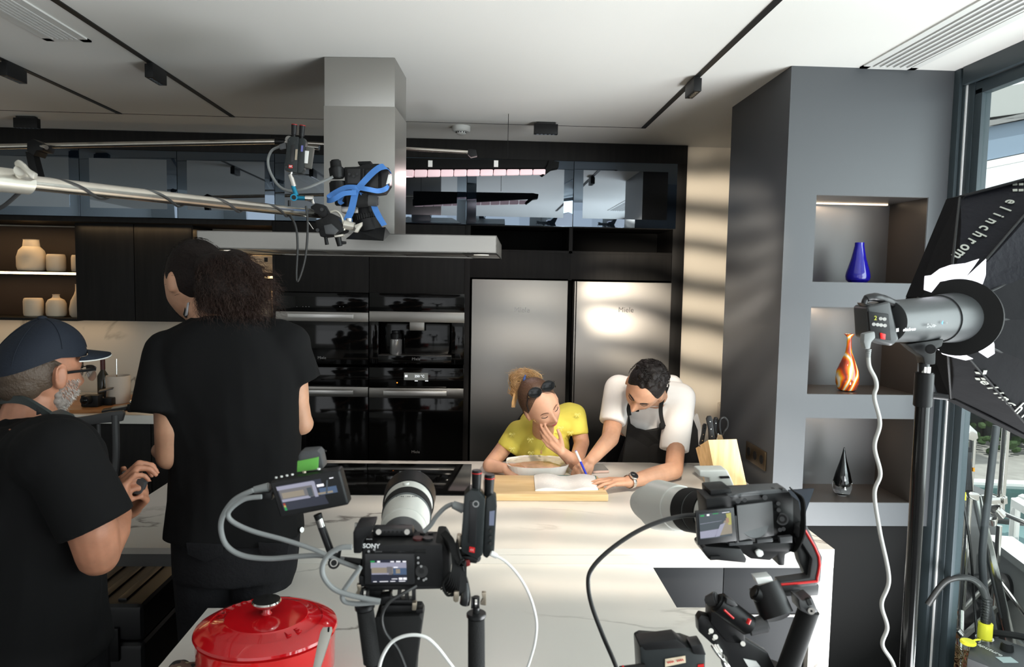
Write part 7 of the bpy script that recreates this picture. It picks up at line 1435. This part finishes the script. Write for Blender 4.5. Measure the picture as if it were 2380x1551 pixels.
for mm, cnt, nm, zlo in ((M_beard, 1500, 'beard', -.118), (M_beardw, 1300, 'beard_white_hairs', -.122)):
    m = MB()
    for k in range(cnt):
        a = random.uniform(-1.45, 1.45); z = random.uniform(zlo, -.012); 
        if abs(a) < .75 and z > -.046: continue
        if abs(a) < .30 and -.080 < z < -.058: continue
        o_ = Mh @ V((math.sin(a) * .2, -math.cos(a) * .2 + .0, z)); d_ = (Mh @ V((0, .01, z)) - o_).normalized(); h_ = T2.ray_cast(o_, d_)
        if not h_[0]: continue
        L_ = random.uniform(.006, .014) * (1.5 if z < -.09 else .9); dn = (-d_ * .5 + Rh @ V((0, -.1, -1)) * .8 + V((random.gauss(0, .25), random.gauss(0, .25), random.gauss(0, .25)))).normalized(); m.tube([h_[0], h_[0] + dn * L_], .0006 if mm is M_beard else .0005, n=3, sm=1, taper=.4)
    m.obj(nm, mm, p2)['kind'] = 'stuff'
m = MB()
for a, z, rr_ in ((-1.42, -.030, .009), (-1.40, -.050, .011), (-1.3, -.066, .013), (-.95, -.070, .010), (-.75, -.076, .010), (1.42, -.030, .009), (1.40, -.050, .011), (1.3, -.066, .013), (-.95, -.10, .016), (-.6, -.106, .017), (-.2, -.118, .016), (.2, -.118, .016), (-.1, -.088, .010), (.1, -.088, .010), (-.15, -.052, .006), (.15, -.052, .006), (-1.1, -.075, .014), (-.8, -.095, .017), (-.4, -.110, .017), (0, -.113, .018), (.4, -.110, .017), (.8, -.095, .017), (1.1, -.075, .014), (-.5, -.085, .012), (.5, -.085, .012), (-.3, -.052, .007), (0, -.052, .007), (.3, -.052, .007)):
    o_ = Mh @ V((math.sin(a) * .2, -math.cos(a) * .2, z)); d_ = (Mh @ V((0, .01, z)) - o_).normalized(); h_ = T2.ray_cast(o_, d_)
    if h_[0]: m.ell(h_[0] + d_ * rr_ * .3, (rr_, rr_, rr_), None, 12, 8)
m.obj('beard_base', M_beard, p2, remesh=.003, smooth_it=3)
facial(T2, Mh, p2, 1, .0028, None, .0009, False, M_hair2)
# glasses and headphones of person 2
t = thing('glasses', hl_(0, -.11, .01), 'black half-rim glasses worn by the bearded man in the cap', 'glasses')
for s_ in (-1, 1):
    P = [hl_(s_ * x, -.112 + .010 * (x / .06) ** 2, z) for x, z in ((.008, .010), (.03, .013), (.056, .010))]; MB().ribbon(P, Rh.col[2], .010, .002).obj('frame_bar', M_blk, t)
    P = [hl_(s_ * (.032 + .024 * math.cos(a)), -.111 + .004 * math.cos(a), -.006 + (.019 if math.sin(a) < 0 else .014) * math.sin(a)) for a in [i * math.pi / 10 for i in range(20)]]; MB().prism(P, Rh.col[1] * .0015).obj('lens', thinglass('spectacle_lens', (.75, .75, .77), .3) if 'spectacle_lens' not in MATS else MATS['spectacle_lens'], t)
    MB().tube([hl_(s_ * .058, -.100, .010), hl_(s_ * .076, -.070, .010), hl_(s_ * .082, -.02, .008), hl_(s_ * .083, .012, .004)], .0036, n=8).obj('temple_arm', M_blk, t); MB().tube([hl_(s_ * .010, -.113, -.002), hl_(s_ * .011, -.106, -.014)], .001, n=6, sm=1).obj('nose_pad', M_chrome, t)
MB().tube([hl_(-.009, -.113, .009), hl_(0, -.115, .011), hl_(.009, -.113, .009)], .0015).obj('bridge', M_blk, t)
t = thing('headphones', w2(95, 960, -.05), 'dark green-grey headphones round the neck of the man in the cap', 'headphones')
M_hpd = mat('headphone_dark', (.035, .045, .045), .4)
MB().ribbon([w2(-20, 935, .12), w2(20, 928, .08), w2(58, 932, .055), w2(92, 950, .04), w2(120, 968, .03), (w2(140, 982, .03))], (.2, -.3, 1), .019, .004).obj('headband', M_hpd, t)
MB().ppoly([(112, 958), (128, 964), (146, 972), (150, 983), (134, 986), (116, 977)], Yq_ + .0, .05, .006, 3).obj('ear_cup', M_hpd, t); MB().ppoly([(84, 948), (92, 944), (94, 962), (84, 966)], Yq_ + .035, .01, .001).obj('slider_band', M_blkmetal, t)
t = thing('handheld_remote', w2(308, 1128, .1), 'small dark device held in the hands of the man in the cap', 'device'); MB().box((-.03, -.012, -.02), (.035, .012, .02), .004, Matrix.Translation(w2(306, 1122, .12)) @ Matrix.Rotation(.4, 4, 'Y')).obj('body', M_darkgrey, t); MB().ell(w2(303, 1118, .105), (.006, .003, .006)).obj('button', M_blk, t)
# ------------------------------------------------------------------ PERSON 3: woman in yellow
Yw = 3.22
def w3(px, py, dy=0): return W(px, py, Yw + dy)
sc = .97
hc = w3(1259, 944, -.13); 
# image axes near the head
ir, iu, iv = ROT @ V((1, 0, 0)), ROT @ V((0, 1, 0)), ROT @ V((0, 0, -1))       # right, up, away from camera
fwd = ir * .50 - iu * .36 - iv * .80; upd = -ir * .42 + iu * .86 - iv * .32
Mh = Matrix.Translation(hc) @ frame(fwd, upd).to_4x4(); Rh = Mh.to_3x3()
m = MB(); T3 = head_shape(m, Mh, sc, fem=True, nose=.9)
nb = w3(1262, 1010, .06); m.cap(Mh @ V((0, .02, -.07)), nb, .048, .052)
slw, srw = w3(1200, 1005, .10), w3(1338, 965, .10); m.cap(slw, srw, .042, .042); ch = w3(1262, 1035, .14); m.ell(ch, (.10, .07, .09)); pel = V((ch.x + .02, Yw + .38, .92)); m.cap(ch, pel, .09, .10); m.ell(pel, (.13, .10, .10))
zE = zI + .036
el = Wz(1138, 1082, zE); el = V((el.x, min(el.y, 3.27), zE)); erw = Wz(1338, 1078, zE + .005)
m.cap(slw, w3(1165, 1050, .08), .044, .038); m.cap(w3(1165, 1050, .08), el, .038, .032)
hw = Wz(1184, 1090, zI + .035) ; m.cap(el, hw + V((-.02, .01, 0)), .032, .022); hand(m, hw + V((-.025, .01, .0)), V((1, -.25, -.02)), V((-.1, -.5, .8)), 1, (.55, .6, .7, .8), thumb=(.55, .05), sc=.88, spread=.2)
m.cap(srw, w3(1352, 1030, .06), .042, .037); m.cap(w3(1352, 1030, .06), erw, .036, .032)
wrw = w3(1305, 1050, -.20); m.cap(erw, wrw, .034, .022)
hand(m, wrw, w3(1256, 1006, -.205) - wrw, V((.15, -.75, -.55)), 1, (.30, .32, .36, .42), thumb=(.75, -.12), sc=.86, spread=.04, tcurl=.25)
for s_ in (-.085, .085): kn = V((pel.x + s_, pel.y - .02, .5)); m.cap(pel + V((s_, 0, -.03)), kn, .085, .055); m.cap(kn, V((pel.x + s_, pel.y + .02, .05)), .05, .035); m.cap(V((pel.x + s_, pel.y + .02, .04)), V((pel.x + s_, pel.y - .10, .03)), .035, .028)
p3 = m.obj('person', M_skin, remesh=.0042, smooth_it=3)
tag(p3, 'woman in short-sleeved yellow top leaning on the island, chin on her hand', 'person')
M_yel = mat('knit_yellow', (.72, .62, .10), .8, bump=.35, bscale=9); M_bow = mat('bow_yellow', (.90, .84, .25), .4)
m = MB()
m.cap(slw + V((.01, 0, .0)), w3(1178, 1046, .085), .058, .056, flat=True, n=22); m.cap(srw + V((-.005, 0, 0)), w3(1341, 1012, .075), .055, .056, flat=True, n=22)
m.cap(slw + V((.03, 0, .0)), srw + V((-.03, 0, -.0)), .060, .062); m.cap(w3(1238, 995, .10), w3(1300, 985, .10), .07, .07)
m.ell(w3(1262, 1040, .10), (.128, .115, .13)); m.cap(w3(1258, 1040, .12), V((pel.x, pel.y - .10, 1.02)), .115, .135)
m.obj('yellow_top', M_yel, p3, remesh=.007, smooth_it=7)
Ty = BVHTree.FromPolygons([V((0, 0, 0)), V((1, 0, 0)), V((0, 0, 1))], [(0, 1, 2)])
for px, py, dy in ((1342, 964, .02), (1302, 995, -.02), (1325, 1006, -.00), (1190, 1010, .03), (1232, 1022, -.03), (1190, 1043, .02), (1234, 1053, -.03)):
    c_ = w3(px, py, dy); mb = MB()
    for s_ in (-1, 1): mb.tube([c_, c_ + V((s_ * .009, -.004, .007)), c_ + V((s_ * .013, -.003, .0)), c_], .0016, n=5, sm=4); mb.tube([c_, c_ + V((s_ * .005, -.003, -.008)), c_ + V((s_ * .008, -.001, -.014))], .0014, n=5, sm=3)
    mb.ell(c_ + V((0, -.003, 0)), .0028, u=8, v=6); mb.obj('ribbon_bow', M_bow, p3)
m = MB(); m.cap(pel + V((0, 0, .05)), pel + V((0, 0, -.06)), .155, .165, flat=True)
for s_ in (-.085, .085): m.cap(pel + V((s_, 0, -.05)), V((pel.x + s_, pel.y - .02, .5)), .095, .075); m.cap(V((pel.x + s_, pel.y - .02, .5)), V((pel.x + s_, pel.y + .02, .08)), .075, .06, flat=True)
m.obj('trousers', M_denim, p3, remesh=.01)
M_lip = mat('lips_rose', (.55, .13, .12), .35); M_hairw = mat('hair_ash_brown', (.085, .045, .028), .45, bump=.3, bscale=140); M_hairb = mat('hair_blonde', (.50, .31, .14), .45); M_hairm = mat('hair_mid_blonde', (.30, .17, .08), .5)
facial(T3, Mh, p3, sc, .0024, M_lip, .0016, True, mat('brow_brown', (.16, .08, .05), .7))
m = MB(); m.ell(Mh @ (V((0, .027, .032)) * sc), (.0805, .092, .100), Rh, 32, 22); m.ell(Mh @ (V((0, .045, -.02)) * sc), (.076, .06, .07), Rh); m.obj('hair', M_hairw, p3, remesh=.004, smooth_it=3)
tgt = w3(1216, 906, -.05)
def combed(cnt, tg_, mm, nm, c=(0, .027, .032), r_=(.0815, .093, .101), bmax=1.9):
    m = MB()
    for k in range(cnt):
        b, a = random.uniform(.1, bmax), random.uniform(0, 6.283); v_ = V((r_[0] * math.sin(b) * math.cos(a), r_[1] * math.sin(b) * math.sin(a), r_[2] * math.cos(b))); P = []
        cur = V(v_)
        for s_ in range(6):
            n_ = V((cur.x / r_[0] ** 2, cur.y / r_[1] ** 2, cur.z / r_[2] ** 2)).normalized(); k_ = math.sqrt((cur.x / r_[0]) ** 2 + (cur.y / r_[1]) ** 2 + (cur.z / r_[2]) ** 2); cur = cur / k_ * (1.004 + .006 * random.random()); P.append(Mh @ ((cur + V(c)) * sc)); tl = (Mh.inverted() @ tg_) / sc - V(c) - cur; tl = tl - n_ * tl.dot(n_)
            if tl.length < .012: break
            cur = cur + tl.normalized() * .013
        if len(P) > 2: m.tube(P, .0007, n=3, sm=1)
    m.obj(nm, mm, p3)['kind'] = 'stuff'
combed(700, tgt, M_hairw, 'combed_strands'); combed(480, tgt, M_hairm, 'lighter_strands')
bl = [(1196, 880, 13), (1210, 872, 14), (1226, 872, 13), (1240, 876, 10), (1200, 896, 14), (1196, 912, 11), (1216, 890, 14), (1206, 905, 12), (1252, 882, 7)]
m = MB()
for px, py, r_ in bl: m.ell(w3(px, py, -.06), pr(r_, Yw))
m.obj('hair_bun', M_hairm, p3, remesh=.005)
m = MB()
for k in range(620):
    px, py, r_ = random.choice(bl); c_ = w3(px, py, -.06); d_ = V((random.gauss(0, 1), random.gauss(0, 1) - .8, random.gauss(0, 1))).normalized(); p = c_ + d_ * pr(r_, Yw); ce = w3(1214, 892, -.06); rd = (p - ce); tg_ = iv.cross(rd).normalized() * random.choice((-1, 1)); q = [p, p + tg_ * .012 + d_ * .004, p + tg_ * .022 + d_ * .001 - rd * .15]; m.tube(q, .0008, n=3, sm=3)
for k in range(50):
    a = random.uniform(-.2, 2.6); p = w3(1215 + 28 * math.cos(a), 888 - 18 * math.sin(a), -.06); d_ = ir * math.cos(a) + iu * math.sin(a); q = [p, p + d_ * .012 + iu * .004, p + d_ * .026 + ir * random.uniform(-.01, .014), p + d_ * random.uniform(.022, .036) + ir * random.uniform(-.02, .03)]; m.tube(q, .00045, n=3, sm=3)
m.obj('bun_strands', M_hairb, p3)['kind'] = 'stuff'
m = MB()
for k in range(70): x = random.uniform(-6, 6); m.tube([w3(1202 + x, 905, -.07), w3(1197 + x * .9, 925, -.09), w3(1193 + x * .7, 938 + random.uniform(-4, 10), -.09)], .0012, n=4, sm=3)
for k in range(26): x = random.uniform(-2, 2); m.tube([w3(1236 + x, 878 + x, -.09), w3(1240 + x, 890, -.12), w3(1236 + x, 900 + x, -.14), w3(1229 + x, 907, -.145)], .0011, n=4, sm=3)
m.obj('loose_locks', M_hairb, p3)
MB().tube([w3(1221, 873, -.10), w3(1219, 880, -.115), w3(1218, 888, -.12), w3(1215, 896, -.115), w3(1212, 900, -.10)], [.004, .0065, .0055, .0068, .004], n=8).obj('scrunchie', mat('scrunchie_blue', (.05, .10, .32), .7, bump=.5, bscale=200), p3, label='blue hair tie')
for px, py in ((1241, 977), (1243.5, 980)): MB().tube([w3(px - 2, py - 3, -.17), w3(px, py, -.175), w3(px + 2.5, py - 2, -.17)], .0012, n=6).obj('earring', mat('gold', (.85, .6, .25), .25, 1) if 'gold' not in MATS else MATS['gold'], p3)
MB().tube([w3(1277, 1010, -.06), w3(1272, 1022, -.055), w3(1262, 1038, -.05), w3(1258, 1048, -.045)], .0006, n=5).obj('necklace', MATS['gold'], p3); MB().box(w3(1255.5, 1047, -.046), w3(1260, 1055, -.042)).obj('pendant', MATS['gold'], p3)
q = wrw.lerp(w3(1266, 982, -.245), .8)
# sunglasses on her head
t = thing('sunglasses', w3(1258, 910, -.2), 'black round sunglasses pushed up on the hair of the woman in yellow', 'sunglasses')
M_sun = mat('sunglass_black', (.006, .007, .008), .12); sg = MB
def head_hit(px, py):
    d_ = ray(px, py).normalized(); best = 9
    Rinv = Rh.transposed(); c = Mh @ (V((0, .021, .026)) * sc); o_ = Rinv @ (CAMP - c); dd = Rinv @ d_; r_ = (.0815, .094, .104); A2 = sum((dd[i] / r_[i]) ** 2 for i in range(3)); B2 = 2 * sum(dd[i] * o_[i] / r_[i] ** 2 for i in range(3)); C2 = sum((o_[i] / r_[i]) ** 2 for i in range(3)) - 1; D = B2 * B2 - 4 * A2 * C2
    return CAMP + d_ * ((-B2 - math.sqrt(D)) / (2 * A2) if D > 0 else hc.y)
for px, py, an in ((1243.5, 912, -.30), (1272, 893.5, -.42)):
    c_ = head_hit(px, py) - iv * .012; c_.y = min(c_.y, head_hit(1258, 905).y - .012) if px > 1260 else c_.y
    A_ = (ir * math.cos(-an) + iu * math.sin(-an)); B2_ = (-ir * math.sin(-an) + iu * math.cos(-an)); P = [c_ + A_ * pr(14.5, Yw) * math.cos(a) + B2_ * pr(11, Yw) * math.sin(a) for a in [i * math.pi / 14 for i in range(28)]]
    MB().prism(P, iv * .003, .0008).obj('lens', M_sun, t); MB().tube(P + P[:1], .0018, n=6, sm=1).obj('lens_rim', M_blk, t)
a_, b_ = head_hit(1255, 907) - iv * .012, head_hit(1260, 902) - iv * .014; MB().tube([a_, (a_ + b_) / 2 - iv * .002, b_], .0022, n=6).obj('bridge', M_blk, t)
MB().tube([head_hit(1230, 921) - iv * .010, head_hit(1226, 930) - iv * .004, head_hit(1225, 943) - iv * .003, head_hit(1229, 956) - iv * .003], .0022, n=6).obj('temple_arm', M_blk, t); MB().tube([head_hit(1284, 886) - iv * .012, w3(1288, 888, -.18), w3(1291, 900, -.14)], .0022, n=6).obj('temple_arm', M_blk, t)
for px, py in ((1229, 923), (1285, 887)): MB().ell(head_hit(px, py) - iv * .014, .0016, u=8, v=6).obj('gold_stud', MATS['gold'], t)
# ------------------------------------------------------------------ PERSON 4: man in white with black apron
Ym_ = 3.24
def w4(px, py, dy=0): return W(px, py, Ym_ + dy)
sc = 1.0
hc = w4(1497, 904, -.16); fwd = -ir * .46 - iu * .66 - iv * .50; upd = -iu * -.42 + ir * .10 - iv * .62
upd = iu * .62 + ir * .16 - iv * .75
Mh = Matrix.Translation(hc) @ frame(fwd, upd).to_4x4(); Rh = Mh.to_3x3()
m = MB(); T4 = head_shape(m, Mh, sc, nose=1.05)
nb = w4(1535, 925, .04); m.cap(Mh @ V((0, .03, -.06)), nb, .058, .064)
sl4, sr4 = w4(1436, 905, .06), w4(1582, 925, .02); m.cap(sl4, sr4, .046, .046); ch = w4(1510, 965, .10); m.ell(ch + V((0, .05, 0)), (.12, .07, .11)); pel = V((w4(1540, 1050).x, Ym_ + .42, .98)); m.cap(ch + V((0, .05, 0)), pel, .10, .11)
e4l = w4(1418, 1020, -.10); hw4 = w4(1372, 1072, -.215)
m.cap(sl4, w4(1424, 990, -.02), .048, .044); m.cap(w4(1424, 990, -.02), e4l, .044, .040); m.cap(e4l, hw4, .040, .026)
hd = w4(1350, 1093, -.235) - hw4
hand(m, hw4, hd, V((-.35, -.75, .55)), -1, (.75, .85, .95, 1.0), thumb=(.45, .35), sc=.95, spread=.02, tcurl=.5)
e4r = Wz(1566, 1094, zI + .045); m.cap(sr4, w4(1572, 1030, -.05), .050, .044); m.cap(w4(1572, 1030, -.05), e4r, .042, .040)
wr4 = Wz(1462, 1120, zI + .040); m.cap(e4r, e4r.lerp(wr4, .45), .040, .037); m.cap(e4r.lerp(wr4, .45), wr4, .037, .026)
kn4 = Wz(1400, 1122, zI + .045) ; hand(m, wr4, kn4 - wr4 + V((0, -.004, .004)), V((.0, -.10, 1)), 1, (.22, .2, .2, .22), thumb=(.35, .25), sc=1.0, spread=.30, tcurl=.1)
for s_ in (-.1, .1): kn = V((pel.x + s_, pel.y - .02, .52)); m.cap(pel + V((s_, 0, -.04)), kn, .09, .058); m.cap(kn, V((pel.x + s_, pel.y + .04, .05)), .054, .036); m.cap(V((pel.x + s_, pel.y + .04, .04)), V((pel.x + s_, pel.y - .10, .03)), .04, .03)
p4 = m.obj('person', M_skin2, remesh=.0042, smooth_it=3)
tag(p4, 'dark-haired man in white T-shirt and black apron bending over the notebook with a pen', 'person')
M_wtee = mat('white_cotton', (.74, .72, .70), .85, bump=.45, bscale=7)
m = MB()
m.cap(sl4 + V((.005, 0, 0)), w4(1423, 984, -.02), .070, .062, flat=True, n=24); m.cap(sr4, w4(1566, 1048, -.06), .070, .068, flat=True, n=24)
m.cap(sl4 + V((.02, 0, -.005)), sr4 + V((-.01, 0, 0)), .070, .074); m.ell(w4(1515, 935, .10), (.165, .12, .13)); m.ell(w4(1512, 975, .12), (.165, .12, .13)); m.cap(w4(1525, 940, .12), V((pel.x + .02, pel.y - .06, 1.12)), .15, .155)
m.cap(w4(1560, 900, .08), w4(1580, 960, .08), .06, .07); m.tube([w4(1475, 925, -.02), w4(1500, 940, -.05), w4(1540, 935, -.04), w4(1556, 905, .0)], .014)
m.obj('t_shirt', M_wtee, p4, remesh=.007, smooth_it=7)
M_apron = mat('apron_black', (.007, .007, .007), .9, bump=.05, bscale=60)
AP = [(1462, 962), (1466, 985), (1480, 996), (1505, 1002), (1528, 1000), (1543, 985), (1556, 982), (1580, 985), (1612, 975), (1622, 1000), (1627, 1085), (1622, 1110), (1445, 1110), (1446, 1080), (1456, 1010), (1459, 985)]
m = MB(); P = [w4(x_, y_, -.062 + (y_ - 960) * .0008 + ((x_ - 1530) / 90) ** 2 * .05) for x_, y_ in AP]; m.prism(P, (0, .012, 0), .002); ap = m.obj('apron', M_apron, p4, sm=False)
m = MB(); m.cap(w4(1535, 1010, .16), V((pel.x, pel.y, .62)), .155, .175, flat=True); m.obj('apron_skirt', M_apron, p4, remesh=.01)
for P in ([(1463, 966), (1461, 950), (1466, 935), (1476, 925)], [(1543, 992), (1537, 970), (1536, 945), (1543, 920), (1550, 900)]): MB().ribbon([w4(x_, y_, -.075 + (.03 if y_ < 930 else 0)) for x_, y_ in P], (1, 0, .1), .018, .002).obj('apron_strap', M_apron, p4)
MB().ell(w4(1539, 990, -.078), (.014, .01, .018)).obj('strap_knot', M_apron, p4)
MB().prism([w4(x_, y_, .16) for x_, y_ in ((1608, 978), (1616, 965), (1622, 962), (1628, 985), (1633, 1010), (1630, 1036), (1620, 1034), (1614, 1000))], (0, .02, 0), .004).obj('apron_tie', M_wtee, p4, label='white cloth tied at the hip')
m = MB(); 
for s_ in (-.1, .1): m.cap(pel + V((s_, 0, -.05)), V((pel.x + s_, pel.y - .02, .5)), .095, .078); m.cap(V((pel.x + s_, pel.y - .02, .5)), V((pel.x + s_, pel.y + .04, .08)), .078, .062, flat=True)
m.obj('trousers', M_denim, p4, remesh=.01)
M_hair4 = mat('hair_black', (.010, .0075, .007), .55, spec=.3, bump=.4, bscale=120)
m = MB(); m.ell(Mh @ V((0, .020, .030)), (.083, .094, .102), Rh, 32, 22); m.ell(Mh @ V((0, .05, -.01)), (.078, .055, .06), Rh)
for k in range(70):
    b, a = random.uniform(0, 1.35), random.uniform(0, 6.283); 
    if math.sin(a) < 0 and b > .95: continue
    v_ = V((.083 * math.sin(b) * math.cos(a), .020 + .092 * math.sin(b) * math.sin(a), .030 + .102 * math.cos(b)))
    m.ell(Mh @ v_, random.uniform(.010, .016), u=10, v=8)
m.obj('hair', M_hair4, p4, remesh=.004, smooth_it=2)
m = MB()
for k in range(900):
    b, a = random.uniform(0, 1.65), random.uniform(0, 6.283); 
    if math.sin(a) < 0 and b > .85: continue
    v_ = V((.087 * math.sin(b) * math.cos(a), .020 + .098 * math.sin(b) * math.sin(a), .030 + .106 * math.cos(b))); p = Mh @ v_; d_ = (Rh @ V((v_.x, v_.y - .02, v_.z - .03))).normalized(); bs = basis(d_); ph = random.random() * 6.28
    m.tube([p + bs @ V((math.cos(ph + t_ * 4.2) * .006, math.sin(ph + t_ * 4.2) * .006, .001 + t_ * .005)) for t_ in [i / 6 for i in range(7)]], .0008, n=3, sm=1)
m.obj('hair_curls', M_hair4, p4)['kind'] = 'stuff'
facial(T4, Mh, p4, sc, .0036, mat('lips_man', (.40, .16, .12), .5), .0014, False, M_hair4)
m = MB()
for k in range(420):
    x, z = random.uniform(-.024, .024), random.uniform(-.056, -.046) - .0; z -= abs(x) * .3; q = face_pt(T4, Mh, x, z, 0, sc); m.tube([q, q + (Rh @ V((x * 8, -.25, -.6))).normalized() * .008], .0005, n=3, sm=1)
for k in range(500):
    a = random.uniform(-1.4, 1.4); z = random.uniform(-.118, -.05) if abs(a) > .6 else random.uniform(-.118, -.085); o_ = Mh @ V((math.sin(a) * .2, -math.cos(a) * .2, z)); d_ = (Mh @ V((0, .01, z)) - o_).normalized(); h_ = T4.ray_cast(o_, d_)
    if h_[0]: m.tube([h_[0], h_[0] - d_ * .001 + (Rh @ V((0, 0, -1))) * .003], .00045, n=3, sm=1)
m.obj('moustache_and_stubble', M_hair4, p4)['kind'] = 'stuff'
# tattoo lines, ring, watch, pen
MB().tube([w4(1553, 1060, -.105), w4(1549, 1066, -.11), w4(1556, 1072, -.112), w4(1560, 1082, -.112)], .0008, n=5).obj('tattoo_line', mat('tattoo', (.12, .07, .07), .6), p4)
t = thing('wristwatch', wr4, 'steel wristwatch with dark dial on the left wrist of the man in white', 'watch')
ad = (wr4 - e4r).normalized(); wc = wr4 - ad * .006; Bw = basis(ad); P = [wc + Bw @ V((math.cos(a) * .031, math.sin(a) * .0285, 0)) for a in [i * math.pi / 12 for i in range(24)]]
for i in range(24):
    q = (P[i] + P[(i + 1) % 24]) / 2; rd = (q - wc).normalized(); tt = ad.cross(rd); MM = Matrix((ad, tt, rd)).transposed().to_4x4(); MM.translation = q; MB().box((-.008, -.0036, -.0012), (.008, .0036, .0016), .0006, MM).obj('bracelet_link', M_chrome, t)
dn_ = V((.10, -.62, .78)).normalized(); dn_ = (dn_ - ad * dn_.dot(ad)).normalized(); q = wc + dn_ * .032; MB().cyl(q, q + dn_ * .008, .0185, n=32, b=.001).obj('case', M_chrome, t); MB().cyl(q + dn_ * .008, q + dn_ * .0086, .015, n=28).obj('dial', M_blkmetal, t)
x_ = ad.cross(dn_)
for a in (.6, 2.4): MB().tube([q + dn_ * .009, q + dn_ * .009 + (ad * math.cos(a) + x_ * math.sin(a)) * .011], .0006, n=5, sm=1).obj('watch_hand', M_chrome, t)
t = thing('pen', w4(1368, 1108, -.29), 'blue and white ballpoint pen held over the notebook', 'pen')
pa, pb = W(1365, 1109, 2.945), W(1338, 1048, 2.985); MB().cyl(pa.lerp(pb, .06), pb, .0048, n=16, b=.0006).obj('barrel', mat('pen_blue', (.02, .04, .55), .35), t); MB().cyl(pa, pa.lerp(pb, .07), .0012, .0046, n=14).obj('tip', MATS['pen_blue'], t)
MB().cyl(pa.lerp(pb, .58), pa.lerp(pb, .98), .0056, n=16).obj('white_sleeve', M_tag, t)
t = MB().tube([wr4.lerp(kn4, .0)], .001, sm=1) if 0 else None
